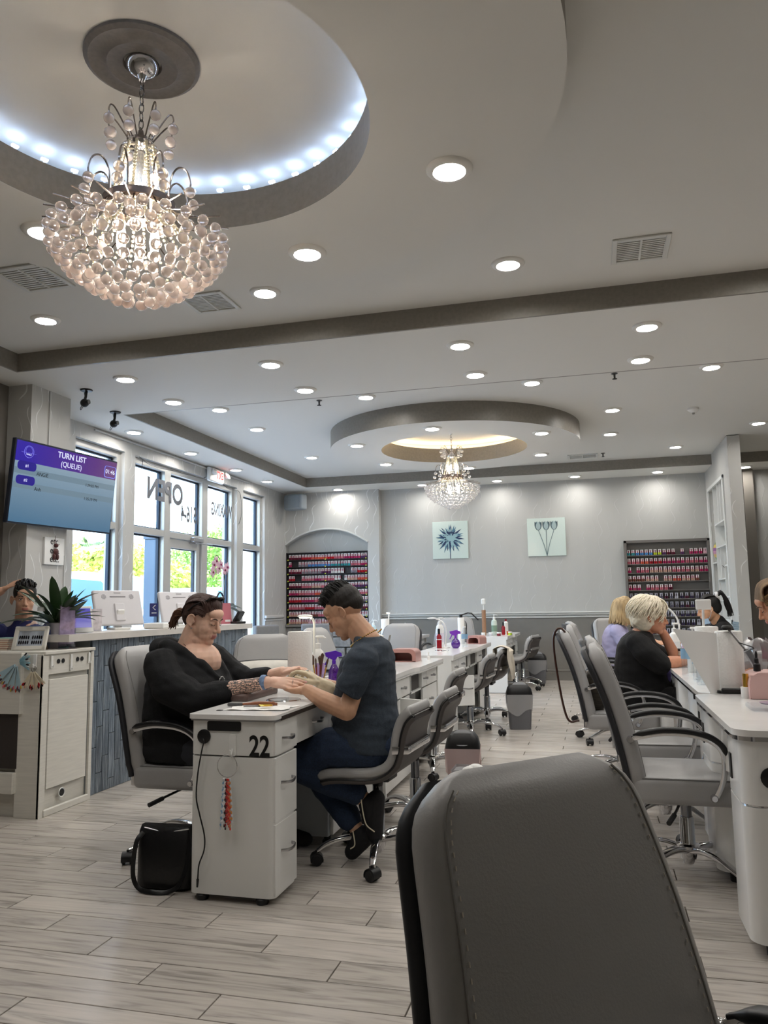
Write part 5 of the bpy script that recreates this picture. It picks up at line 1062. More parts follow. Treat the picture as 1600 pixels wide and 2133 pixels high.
t = P('polish_remover', 'white nozzle bottle on the table of the glowing lamp', 'bottle', (-2.56, 10.75, .76)); MB().lathe([(.03, 0), (.03, .12), (.012, .15), (.004, .20)], 14).build('bottle', WPL, t); MB().lathe([(.0305, .03), (.0305, .08)], 14, cap=False).build('bottle_label', LAV, t)
for k, (x, y, c) in enumerate(((-2.70, 10.35, '#c4a9b5'), (-2.62, 10.42, '#b04a5c'), (-2.64, 10.30, '#d9d4d2'))):
    t = P('polish_bottle', ['mauve', 'rose red', 'off white'][k] + ' polish bottle on the table of the glowing lamp', 'bottle', (x, y, .76)); MB().lathe([(.014, 0), (.014, .03), (.007, .035)], 12).build('bottle', mat('pb_' + c[1:], c, .2), t); MB().lathe([(.007, .035), (.006, .075)], 10).build('cap', WPL, t)

# ---- right hand tables
t = towel_roll('big white paper towel roll with its sheet pulled loose on the glossy table', .64, 4.22, .772, .285, .064)
MB().grid(lambda u, v: V((-.058 - u * (.045 + .16 * v), -.03 - .02 * u - .015 * math.sin(u * 3), .285 * v - .01 + .035 * u * v - .01 * u)), 10, 10).build('loose_sheet', mat('smooth_paper', '#f2f2f0', .8), t, fix=False)
t = P('lamp_bar', 'silver bar lamp strapped to the big paper towel roll', 'lamp', (.645, 4.15, 1.055)); MB().tube([(-.02, 0, .02), (.06, -.05, -.10)], .006, 6).build('arm', STEEL, t); MB().box((.085, -.068, -.15), (.03, .025, .15), .003, rot=(0, rad(-27), 0)).build('light_bar', mat('silver_bar', '#a9adb2', .3, .8), t); MB().box((.118, -.07, -.215), (.038, .03, .025), .003, rot=(0, rad(-27), 0)).build('bar_cap', BLACKP, t); MB().lathe([(.022, 0), (.026, .012), (.02, .022)], 14, (-.02, 0, .01)).build('clamp', BLACKP, t); MB().tube(smoothpath([(.02, -.05, -.05), (.05, -.08, -.06), (.08, -.08, -.075), (.04, -.06, -.085)], 4), .003, 5).build('strap', BLACKP, t)
t = P('black_stand', 'flat black stand under the big paper towel roll', 'stand', (.64, 4.20, .76)); MB().prism(rrect(.15, .12, .02, 4), 0, .012).build('stand_plate', BLACKP, t); MB().box((.0, -.065, .014), (.12, .02, .026), .006).build('stand_lip', BLACKP, t)
towel_roll('second white towel roll behind the loose sheet on the glossy table', .62, 4.85, .76, .30, .064)
desk_lamp('white square-headed lamp over the second towel roll', .62, 4.96, .76, [(0, 0, .01), (0, 0, .28), (0, -.03, .40)], (0, -.05, .42), False, hr=.01)
t = bpy.data.objects['desk_lamp.003'] if 'desk_lamp.003' in bpy.data.objects else t
MB().box((0, -.05, .425), (.085, .02, .06), .008).build('square_head', WPL, [o for o in bpy.data.objects if o.name.startswith('desk_lamp') and o.get('label', '').startswith('white square')][0])
water('clear water bottle with blue label by the loose paper sheet', .53, 5.05, .76, .26, .036); water('second clear water bottle touching the loose paper sheet', .555, 4.72, .76, .25, .036)
t = P('drinking_glass', 'ribbed clear glass in front of the water bottles', 'glass', (.545, 4.52, .76)); MB().lathe([(.026, 0), (.032, .01), (.034, .05), (.03, .085), (.031, .095)], 18, cap=False).lathe([(.0001, .004), (.026, .004)], 18, cap=False).build('glass_body', CLEAR, t); MB().lathe([(.01, .004), (.012, .02), (.0001, .024)], 12, cap=False).build('glass_foot', CLEAR, t)
pump('white pump bottle behind the second towel roll', .60, 5.35, .76, WPL, .21, .04); pump('white lotion bottle with gooseneck lamp before the polish cabinet', .62, 6.75, .76, WPL, .20, .042, mat('soft_label', '#d7dadb', .5))
desk_lamp('white curved lamp arm above the lotion bottle', .66, 6.95, .76, [(0, 0, .01), (.02, 0, .25), (-.03, 0, .36), (-.11, 0, .42), (-.16, 0, .44)], (-.20, 0, .45), False, hr=.05)
t = P('tumbler', 'pink tumbler with black lid on the table of the woman in black', 'cup', (.68, 6.45, .76)); MB().lathe([(.032, 0), (.04, .12), (.041, .15)], 18).build('cup_body', mat('pink_tumbler', '#d8a9c0', .4), t); MB().lathe([(.043, .15), (.044, .165), (.04, .185)], 18).build('lid', BLACKP, t)
t = P('takeaway_cup', 'orange-banded cup with black lid by the woman in black', 'cup', (.60, 6.05, .76)); MB().lathe([(.036, 0), (.042, .09)], 18).build('cup_body', mat('orange_cup', '#b5562a', .45), t); MB().lathe([(.0425, .06), (.043, .092)], 18).build('cup_band', mat('cream_band', '#ddd6c6', .6), t); MB().lathe([(.045, .092), (.045, .104), (.04, .108)], 18).build('lid', BLACKP, t)
nail_lamp('pink nail lamp lettered HYBRID at the edge of the glossy table', .80, 4.02, .76, .26, .2, .12, rad(0), mat('blush_pink', '#d9b3ae', .35), None)
t = [o for o in bpy.data.objects if o.get('label', '').startswith('pink nail lamp')][0]; MB().box((0, -.101, .055), (.25, .004, .105), .002).build('front_panel', mat('blush_pink', '#d9b3ae', .35), t); text('lamp_text', 'HYBRID', .020, BK, t, (-.02, -.1035, .055), (rad(90), 0, 0), bold=.0005); MB().box((-.02, -.1035, .040), (.07, .001, .003)).build('small_print', BK, t)
for k in range(7): MB().box((.0 + k * .014, -.02, .122), (.006, .05, .004)).build('vent_fin', mat('fin_pale', '#e8d9d2', .5), t)
t = P('cream_jar', 'white cream jar with gold cap before the pink nail lamp', 'jar', (.665, 3.98, .76)); MB().lathe([(.022, 0), (.024, .005), (.024, .05)], 16).build('jar', WPL, t); MB().lathe([(.013, .05), (.013, .11)], 12).build('gold_cap', GOLD, t)
t = P('dropper_bottle', 'black dropper bottle on the pink nail lamp', 'bottle', (.72, 4.0, .881)); MB().lathe([(.016, 0), (.016, .03), (.01, .036)], 14).build('bottle', BLACKP, t); MB().lathe([(.010, .036), (.010, .055), (.006, .06), (.007, .075), (.003, .09)], 12).build('dropper', BLACKP, t)
t = P('clear_tray', 'clear acrylic tray with a purple disc on the glossy table', 'tray', (.70, 3.56, .76)); MB().box((0, 0, .012), (.20, .16, .02), .004).build('tray', CLEAR, t); MB().lathe([(.055, .026), (.06, .03), (.0001, .031)], 24).build('disc', mat('mauve_disc', '#8e7d92', .3), t); MB().cyl((-.02, -.075, .025), (.03, -.078, .025), .005).build('clip', BLACKP, t)
t = P('plastic_bag', 'crumpled grey plastic bag beside the woman in pink', 'bag', (.92, 5.05, .76)); rb = random.Random(4)
def bagf(u, v): a = u * 2 * PI; r = .105 * math.sin(PI * (.12 + .8 * v)) ** .6 * (1 + .14 * math.sin(5 * a + 6 * v) + .07 * math.sin(11 * a - 9 * v)); return V((r * math.cos(a), r * math.sin(a), .22 * v + .01 * math.sin(3 * a)))
MB().grid(bagf, 28, 16, cu=True).build('bag_film', glassmat('grey_film', (.75, .75, .76), .18, .25, '#8f8f91', .85), t, ang=20, fix=False)
for x, y, sx, sy, c, lab in ((.80, 4.55, .2, .14, '#8d6f6c', 'dark pink booklet on the glossy table by the woman in pink'), (.86, 4.35, .22, .16, '#d7a9a5', 'pale pink folded towel on the glossy table by the woman in pink')):
    t = P('folded_cloth', lab, 'cloth', (x, y, .76), rad(5)); MB().box((0, 0, .007), (sx, sy, .012), .003).build('lower_fold', mat('cl_' + c[1:], c, .7), t); MB().box((-.01, .01, .02), (sx * .9, sy * .9, .012), .003).build('upper_fold', mat('cl2_' + c[1:], c, .8), t)
t = P('tissue_pack', 'small white tissue pack with a black mark under the bar lamp', 'pack', (.80, 4.72, .76)); MB().cushion((0, 0, .03), (.11, .07, .055), .02).build('pack', WPL, t); MB().tube([(.02, -.036, .02), (.035, -.0365, .038), (.045, -.036, .02)], .003, 5).build('mark', BK, t)

# ---- reception things
SCR = mat('monitor_back', '#d5d3d6', .4)
def monitor(label, y, rz):
    t = P('pos_monitor', label, 'monitor', (-3.56, y, 1.056), rz); T_ = Matrix.Rotation(rad(-14), 4, 'X')
    # back faces -y before rotation
    def tr(mb): mb.M = Matrix.Translation((0, 0, .165)) @ Matrix.Rotation(rad(-18), 4, 'X'); return mb
    tr(MB()).cushion((0, 0, 0), (.40, .035, .28), .012, .016).build('housing', SCR, t); tr(MB()).box((0, -.022, -.04), (.08, .02, .14), .006).build('rear_boss', SCR, t)
    g = tr(MB()); g.box((0, -.0185, .085), (.13, .002, .008)); 
    for sx in (-.115, .115):
        for i in range(5):
            for j in range(5):
                if abs(i - 2) + abs(j - 2) < 4: g.box((sx + (i - 2) * .008, -.0185, .085 + (j - 2) * .008), (.004, .002, .004))
    g.build('vent_holes', mat('vent_grey', '#8b888d', .6), t); tr(MB()).box((0, -.0187, .118), (.055, .002, .012)).build('badge', mat('badge_grey', '#b5b2b6', .4), t)
    MB().box((0, -.03, .08), (.06, .018, .15), .005, rot=(rad(16), 0, 0)).box((0, -.02, .008), (.13, .13, .016), .006).build('stand', WPL, t)
    tr(MB()).box((0, .0185, 0), (.38, .002, .25)).build('screen', mat('off_screen', '#1a1c22', .15), t)
    return t
monitor('white counter monitor seen from behind, beside the tablet', 5.36, rad(62)); monitor('white counter monitor seen from behind, behind the woman\'s head', 6.3, rad(62))
t = P('counter_tablet', 'tablet with a violet screen leaning on the counter', 'tablet', (-3.40, 4.68, 1.056), rad(58)); MB().box((0, 0, .09), (.17, .012, .185), .004, rot=(rad(-16), 0, 0)).build('body', WPL, t); q = MB(); q.M = Matrix.Translation((0, 0, .09)) @ Matrix.Rotation(rad(-16), 4, 'X'); q.box((0, -.0068, .008), (.145, .001, .135)).build('screen', gradient_screen('tablet_screen', '#8a86c0', '#3a36a8', 2, .02, .17, .7), t); MB().box((0, .05, .02), (.1, .1, .01), rot=(rad(30), 0, 0)).build('prop', CLEAR, t)
t = P('sign_holder', 'clear upright sign holder on the whitewashed cabinet', 'sign', (-3.26, 4.36, .965), rad(50)); MB().box((0, 0, .145), (.105, .006, .27), .001).box((0, 0, .003), (.11, .07, .006)).build('holder', glassmat('acrylic', (.88, .86, .95), .16, .04), t); MB().box((0, .002, .15), (.09, .001, .24)).build('card', mat('lilac_card', '#c9bcd0', .6, noise=(30, .3)), t)
for s_, (x, y, h) in enumerate(((-3.50, 4.85, .17), (-3.46, 4.95, .16))):
    t = P('price_card', ['lilac printed card standing behind the tablet', 'pale printed card standing behind the tablet'][s_], 'card', (x, y, 1.056), rad(55)); MB().box((0, 0, h / 2), (.075, .003, h)).build('card', mat(f'pc{s_}', ['#c4b7c6', '#d6cfd3'][s_], .6, noise=(25, .25)), t); MB().box((0, .012, .004), (.075, .04, .008)).build('foot', CLEAR, t)
t = P('photo_frame', 'white carved frame of dark nail samples on the whitewashed cabinet', 'frame', (-3.42, 4.22, .965), rad(8)); q = lambda: MB()
def fr(): m_ = MB(); m_.M = Matrix.Translation((0, 0, .073)) @ Matrix.Rotation(rad(-17), 4, 'X'); return m_
f = fr()
for s_ in (-1, 1): f.box((s_ * .099, 0, 0), (.028, .018, .15), .006); f.box((0, 0, s_ * .062), (.226, .018, .028), .006)
f.build('frame', mat('frame_white', '#e9e6de', .45), t); fr().box((0, .003, 0), (.175, .006, .10)).build('print', mat('frame_print', '#b9c2cf', .4, noise=(20, .2)), t)
nl = fr()
for r_ in range(2):
    for k in range(11):
        if k == 5: continue
        nl.ball((-.072 + k * .0144, -.001, .006 - r_ * .032), (.0058, .003, .0125), 8, 6)
nl.build('nail_samples', mat('nail_black', '#1a1a22', .2), t, fix=False); MB().box((.07, .05, .03), (.02, .006, .07), rot=(rad(25), 0, 0)).build('strut', mat('strut_brown', '#5b4a3a', .6), t)
t = P('sanitizer_bottle', 'clear sanitizer pump bottle behind the nail sample frame', 'bottle', (-3.46, 4.36, .965)); MB().lathe([(.062, 0), (.066, .01), (.066, .15), (.05, .20), (.02, .235), (.018, .245)], 24, cap=False).build('bottle', CLEAR, t); MB().lathe([(.06, .004), (.063, .15), (.0001, .15)], 24).build('gel', glassmat('blue_gel', (.78, .88, .97), .08, .05), t); MB().lathe([(.064, .05), (.0645, .12)], 24, cap=False).build('back_label', glassmat('blue_tag', (.4, .55, .9), .05, .2, '#3a64c0', .6), t)
MB().lathe([(.024, .24), (.024, .265), (.008, .27), (.008, .30)], 16).build('pump_collar', WPL, t); MB().box((-.018, 0, .305), (.06, .018, .014), .005).build('pump_head', WPL, t); MB().cyl((0, 0, .02), (0, 0, .25), .004).build('dip_tube', CLEAR, t)
pl = P('potted_plant', 'leafy green plant in a pale pot on the whitewashed cabinet', 'plant', (-3.40, 4.44, .965)); MB().lathe([(.055, 0), (.065, .16), (.07, .165), (.064, .16), (.05, .13)], 24, cap=False).lathe([(.0001, .0), (.055, 0)], 24, cap=False).build('pot', mat('lilac_pot', '#c9c4c8', .5), pl); MB().lathe([(.0001, .14), (.06, .14)], 20, cap=False).build('soil', mat('soil', '#2c231c', .95), pl)
LEAF = mat('dark_leaf', '#2b4524', .35, noise=(8, .35)); rl2 = random.Random(12)
def leaf(parent, base, az, l, lean, w_, droop, m=LEAF):
    d = V((math.cos(az), math.sin(az), 0)); sd = V((-math.sin(az), math.cos(az), 0)); n = 9; vs = []; fs = []
    for k in range(n):
        f = k / (n - 1); p = V(base) + d * (l * math.sin(lean) * f + droop * .4 * f * f) + V((0, 0, l * math.cos(lean) * f - droop * f ** 2.2)); ww = w_ * math.sin(PI * (f * .88 + .1)) ** .8 * (1 if k < n - 1 else .1)
        vs += [p - sd * ww + V((0, 0, ww * .35)), p, p + sd * ww + V((0, 0, ww * .35))]
    for k in range(n - 1): a = 3 * k; fs += [(a, a + 1, a + 4, a + 3), (a + 1, a + 2, a + 5, a + 4)]
    return MB().add(vs, fs).build('leaf', m, parent, ang=60, fix=False)
for k in range(30):
    az = 2 * PI * k / 30 * 1.0 + rl2.uniform(-.2, .2) + k * 2.4; leaf(pl, (rl2.uniform(-.03, .03), rl2.uniform(-.03, .03), .14), az, rl2.uniform(.28, .44), rl2.uniform(.25, 1.15), rl2.uniform(.026, .040), rl2.uniform(.02, .16))
orc = P('orchid', 'pink orchid in a pink pot at the far end of the counter', 'plant', (-3.50, 7.0, 1.056)); MB().lathe([(.045, 0), (.055, .13), (.058, .135), (.05, .13)], 20, cap=False).lathe([(.0001, 0), (.045, 0)], 20, cap=False).build('pot', mat('pink_pot', '#c98f92', .4), orc)
MB().tube(smoothpath([(0, 0, .1), (.0, .05, .3), (.01, .03, .48), (.0, -.02, .60), (-.01, -.10, .66), (.0, -.18, .60)], 6), .004, 6).tube([(0, 0, .1), (0, .06, .62)], .003, 5).build('stem', mat('orchid_stem', '#3a3d2c', .5), orc); MB().tube(smoothpath([(-.0, -.05, .13), (0, -.10, .24), (0, -.05, .30), (0, .02, .27), (0, .05, .14)], 5), .008, 6).build('basket_handle', BLACKP, orc)
for az, l, le, dr in ((.3, .2, .9, .12), (1.4, .24, .8, .15), (2.6, .18, .9, .05), (1.0, .2, 1.1, .16)): leaf(orc, (0, 0, .13), az, l, le, .045, dr)
PET = mat('orchid_petal', '#d9b3c6', .5, noise=(40, .15)); PEC = mat('orchid_core', '#8a2a5a', .5)
for k, (y, z_) in enumerate(((-.20, .56), (-.15, .60), (-.10, .53), (-.06, .57), (.03, .52), (.08, .55), (-.22, .49))):
    fl_ = MB()
    for j in range(5):
        a = 2 * PI * j / 5 + k; fl_.ball((.015, y + .03 * math.cos(a), z_ + .03 * math.sin(a)), (.005, .024, .019), 8, 6, R=Matrix.Rotation(a, 3, 'X'))
    b = fl_.build('blossom', PET, orc, fix=False); MB().ball((.022, y, z_), (.01, .009, .011), 8, 6).build('lip', PEC, b)
t = P('brochure', 'pink printed card leaning by the orchid pot', 'card', (-3.42, 6.92, 1.056), rad(60)); MB().box((0, 0, .10), (.13, .003, .20), rot=(rad(-8), 0, 0)).build('card', mat('pink_card', '#b76a74', .5), t); MB().box((.02, -.012, .03), (.06, .002, .02), rot=(rad(-8), 0, 0)).build('card_label', WPL, t)
t = P('card_terminal', 'black card reader in its cradle at the end of the counter', 'card reader', (-3.30, 6.95, 1.056), rad(60)); MB().box((0, 0, .012), (.10, .12, .022), .005).build('cradle', BLACKP, t); MB().box((.0, 0, .07), (.07, .03, .12), .006, rot=(rad(35), 0, rad(20))).build('reader', BLACKP, t); MB().box((.04, .02, .07), (.05, .025, .11), .006, rot=(rad(35), 0, rad(20))).build('keypad', BLACKP, t)
t = P('contactless_sign', 'small navy sign on a stalk between the two monitors', 'sign', (-3.55, 5.86, 1.056), rad(60)); MB().box((0, 0, .145), (.075, .006, .11), .002).build('sign_face', mat('navy_sign', '#2a2f66', .4), t); MB().tube([(0, 0, 0), (0, 0, .1)], .004, 6).build('stalk', CLEAR, t); MB().tube([(.012, -.004, .185), (-.012, -.004, .165), (.012, -.004, .145)], .003, 5).build('arrow_mark', WPL, t); MB().box((0, -.004, .12), (.045, .001, .006)).build('print_line', WPL, t)
t = P('receipt_printer', 'flat white receipt tray before the first monitor', 'printer', (-3.36, 5.66, 1.056), rad(12)); MB().box((0, 0, .022), (.16, .36, .042), .006).build('body', WPL, t); MB().box((0, .05, .045), (.12, .22, .004), .001).build('clear_lid', CLEAR, t); MB().box((.0, .24, .02), (.1, .1, .035), .004).build('cash_box', BLACKP, t)
t = P('counter_bell', 'little sailboat ornament on the whitewashed cabinet', 'ornament', (-3.33, 4.42, .965)); MB().box((0, 0, .006), (.06, .03, .012), .005).build('hull', mat('teal_hull', '#7fa9a8', .5), t); MB().prism([(-.02, 0), (.022, 0), (0, .075)], -.002, .002, M=Matrix.Translation((0, 0, .014)) @ Matrix.Rotation(rad(90), 4, 'X')).build('sail', WPL, t)
cl = ['#7a1f26', '#a8322c', '#8a2530', '#c07a4a', '#b3473c', '#7fa39a']
for k in range(6):
    b = P('booklet', ['dark red booklet lowest in the stack on the cabinet', 'bright red booklet second from below in the stack', 'maroon booklet third from below in the stack', 'tan booklet fourth from below in the stack', 'brick red booklet second from the top of the stack', 'pale green booklet on top of the stack'][k], 'booklet', (-3.66, 4.30, .965 + k * .0125), rad(3 + 2 * (k % 3))); MB().box((0, 0, .006), (.15, .20, .012), .001).build('cover', mat('bk_' + cl[k][1:], cl[k], .5), b); MB().box((.003, -.001, .006), (.148, .199, .009)).build('pages', mat('pages', '#d9c9b5', .8), b)
def swatch_fan(label, x, z_, n, a0, a1, l, c0, tips, y=4.03):
    t = P('swatch_fan', label, 'swatch fan', (x, y, z_)); MB().tube([(.018 * math.cos(a), 0, .018 * math.sin(a)) for a in [2 * PI * k / 16 for k in range(16)]], .002, 5, closed=True).build('ring', CHROME, t)
    for k in range(n):
        a = rad(a0 + (a1 - a0) * k / (n - 1)); d = V((math.cos(a), 0, math.sin(a))); R = Matrix.Rotation(-(a), 3, 'Y'); b = MB(); o_ = V((0, -.006 - .0022 * (k % 6), 0)); ll = l * (1 - .06 * (k % 3))
        b.box(o_ + d * (.02 + ll / 2), (ll, .0018, .007), rot=R, mi=0); b.ball(o_ + d * (ll + .012), (.013, .003, .0055), 8, 5, mi=1, R=R); b.build('swatch_stick', [mat('stick_' + c0[1:], c0, .4), mat('tip_' + tips[k % len(tips)][1:], tips[k % len(tips)], .15)], t, fix=False)
    return t
swatch_fan('fan of ivory nail swatch sticks hanging on the cabinet front', -3.235, .865, 22, 232, 318, .10, '#d8cdb4', ['#b3262c', '#8c1c24', '#1d1a1a', '#d9a08a', '#d8cdb4', '#d8cdb4', '#e0d8c8', '#4a1a20'])
swatch_fan('fan of blue-backed nail swatch sticks hanging on the cabinet front', -3.345, .90, 24, 205, 285, .15, '#a9c4cf', ['#6a4a58', '#d8697a', '#c8482e', '#5a6a70', '#8a2f3c', '#404048', '#b99aa2', '#c9b04a'])
swatch_fan('short fan of pale blue swatch sticks over the cabinet hooks', -3.345, .905, 9, -28, 40, .07, '#8fbccb', ['#8fbccb', '#c9d6da', '#2a2a30'])
for x, z_, lb in ((-3.345, .955, 'blue-backed'), (-3.24, .955, 'ivory')):
    hk = thing('adhesive_hook', f'white adhesive hook on the cabinet front holding the {lb} swatch fan', 'hook', (x, 4.05, z_ - .045), group='hooks on the cabinet front'); MB().box((0, -.006, 0), (.024, .008, .085), .003).build('back_plate', WPL, hk); MB().tube([(0, -.008, -.025), (0, -.022, -.035), (0, -.024, -.015)], .005, 6).build('hook_arm', WPL, hk)

# ---- bins
def bin_(label, x, y, w_, h, rz, body, film, top=True):
    t = P('waste_bin', label, 'bin', (x, y, 0), rz); MB().loft([[V((a * s, b * s, z_)) for a, b in rrect(w_, w_ * .8, .03, 3)] for z_, s in ((0, .82), (.01, .84), (h, 1.0))]).build('tub', body, t)
    MB().grid(lambda u, v: V(((w_ / 2 + .006 + .008 * math.sin(u * 40) * v) * math.copysign(min(1, abs(1.45 * math.cos(u * 2 * PI))), math.cos(u * 2 * PI)) * (1 - .04 * v), (w_ * .4 + .006 + .008 * math.cos(u * 34) * v) * math.copysign(min(1, abs(1.45 * math.sin(u * 2 * PI))), math.sin(u * 2 * PI)), h + .012 - v * h * (.42 + .16 * math.sin(u * 11) + .05 * math.sin(u * 37)))), 60, 8, cu=True).build('liner', film, t, ang=20, fix=False)
    if top:
        MB().loft([[V((a * s, b * s, z_)) for a, b in rrect(w_, w_ * .8, .04, 4)] for z_, s in ((h, 1.03), (h + .02, 1.04), (h + .07, .92), (h + .10, .7), (h + .11, .4))]).build('lid', BLACKP, t); MB().prism(rrect(w_ * .6, w_ * .5, .05, 4), 0, .004, M=Matrix.Translation((0, -w_ * .28, h + .075)) @ Matrix.Rotation(rad(62), 4, 'X')).build('swing_flap', mat('flap_grey', '#8d8f92', .2), t)
    return t
GRB = mat('grey_bin', '#6b6c70', .45); FILM = glassmat('bin_liner', (.85, .85, .86), .15, .25, '#c9c9cc', .45)
bin_('grey bin with white liner standing in the aisle between the table rows', -.74, 7.86, .24, .32, rad(10), GRB, FILM); bin_('grey bin with white liner against the back wall', -.86, 12.25, .27, .34, 0, GRB, FILM)
bin_('brown bin with pale pink liner beside the empty stool', -.84, 5.05, .21, .30, rad(6), mat('brown_bin', '#7a6460', .5), glassmat('pink_liner', (.95, .85, .85), .12, .25, '#e3c8c6', .55)); bin_('clear-topped bin with crumpled tissue behind the man\'s stool', -.72, 4.62, .2, .26, 0, mat('clear_bin', '#9a9a9c', .2), FILM, False)
for k, (x, y, z_) in enumerate(((-.73, 4.62, .25), (-.70, 4.64, .26))):
    o = tag(MB().ball((x, y, z_), (.05, .045, .03), 10, 7).build('tissue', PAPER), ['crumpled white tissue on the clear-topped bin', 'second crumpled tissue in the clear-topped bin'][k], 'tissue')
# ---- waiting chairs by the niche, bag on an armchair
WCH = mat('waiting_grey', '#7d7c7b', .6, noise=(30, .05))
def wait_chair(label, x, y, rz):
    t = P('waiting_chair', label, 'chair', (x, y, 0), rz, 'waiting chairs'); MB().cushion((0, 0, .42), (.50, .50, .12), .03).build('seat', WCH, t); MB().cushion((-.22, 0, .68), (.09, .50, .52), .03).build('backrest', WCH, t)
    for sx in (-.2, .2):
        for sy in (-.2, .2): MB().cyl((sx, sy, .37), (sx * 1.1, sy * 1.1, 0), .018, .012, 8).build('leg', BLACKP, t)
wait_chair('grey upholstered waiting chair beside the storefront window', -4.55, 10.9, rad(-20)); wait_chair('grey upholstered waiting chair in front of the niche rack', -4.15, 11.55, rad(-70))
bgs = P('shoulder_bag', 'dark patterned bag behind the white-haired woman on her armchair', 'bag', (-.01, 5.90, .45)); MB().cushion((0, 0, .14), (.12, .30, .28), .05).build('bag_body', mat('patterned_bag', '#2a241c', .5, noise=(14, .9), stretch=(1, 1, 6)), bgs); MB().tube(smoothpath([(-.05, -.10, .2), (-.13, -.15, .42), (-.215, -.16, .575), (-.275, -.15, .50), (-.25, -.16, .2), (-.20, -.15, -.05), (-.12, -.16, -.06)], 6), .008, 6).build('strap', mat('strap_brown', '#3d2218', .4), bgs)
# ---- shelf niche in the partition
SHW = mat('niche_white', '#d9dad8', .5)
nb = P('shelf_niche', 'white display shelves set into the partition wall', 'shelf', (PX1 - .0, (ny0 + ny1) / 2, nz0)); W_n, H_n = ny1 - ny0, nz1 - nz0
MB().box((-.006, 0, H_n / 2), (.012, W_n, H_n)).build('back_panel', SHW, nb); f = MB()
for y in (-W_n / 2 - .02, W_n / 2 + .02): f.box((-.155, y, H_n / 2), (.03, .05, H_n + .1), .004)
for z_ in (-.025, H_n + .025): f.box((-.155, 0, z_), (.03, W_n + .09, .05), .004)
f.build('frame', SHW, nb)
for y, z0_, z1_ in ((.28, 0, 1.87), (-.1, 1.33, 1.87), (-.32, 1.33, 1.87), (-.05, .55, 1.0), (-.35, .1, .9), (.05, 0, .5), (-.52, 1.33, 1.87)): MB().box((-.08, y, (z0_ + z1_) / 2), (.14, .022, z1_ - z0_)).build('divider', SHW, nb)
for y0_, y1_, z_ in ((-.69, .28, 1.33), (-.69, .28, 1.0), (-.69, -.35, .72), (-.35, .28, .55), (.28, .69, .8), (-.69, -.1, .3), (-.1, .28, .25)): MB().box((-.08, (y0_ + y1_) / 2, z_), (.14, y1_ - y0_, .02)).build('shelf', SHW, nb)
t = P('rainbow_ornament', 'colourful banded egg ornament hanging in the shelf niche', 'ornament', (PX + .04, 12.27, 1.78)); 
for k, c in enumerate(('#7d8a6a', '#c9b25a', '#8a5a8c', '#b98aa0', '#c4a96a', '#6f8a6c')): MB().lathe([(.06 * math.sin(PI * (.08 + .84 * f)), .28 - .28 * f) for f in [(k + j / 3) / 6 for j in range(4)]], 16).build('band', mat('orn' + c[1:], c, .5), t)
t = P('small_plant', 'small green plant in the shelf niche', 'plant', (PX + .07, 11.62, nz0 + .57)); MB().lathe([(.03, 0), (.035, .06)], 12).build('pot', WPL, t)
for az in (0, 1.5, 3, 4.4): leaf(t, (0, 0, .05), az, .16, .5, .035, .02)
for lab, y, z_, c in (('dark stick ornament leaning in the niche', 11.55, 1.02, '#6b5236'), ('black figurine in the niche', 11.25, 1.02, '#1b1b1c'), ('black and white vase low in the niche', 11.5, .32, '#2b2b2b')):
    t = P('niche_ornament', lab, 'ornament', (PX + .07, y, nz0 + z_ - .01)); MB().lathe([(.02, 0), (.025, .03), (.012, .08), (.016, .12)], 12).build('ornament_body', mat('nio' + c[1:], c, .4), t); MB().tube([(0, 0, .1), (0, .06 if 'stick' in lab else 0, .26 if 'stick' in lab else .14)], .006, 6).build('ornament_top', mat('nio' + c[1:], c, .4), t)
gtile = MB().box((0, 0, 0), (.008, .05, .022), .001).mesh('tile', mat('glass_mosaic', '#8fa0a8', .15, noise=(9, .3)))
for r_ in range(9):
    for k in range(8): inst('tile', gtile, wp, (PX - .004, 10.66 + .028 + k * .053 + (.026 if r_ % 2 else 0), .72 + r_ * .025))
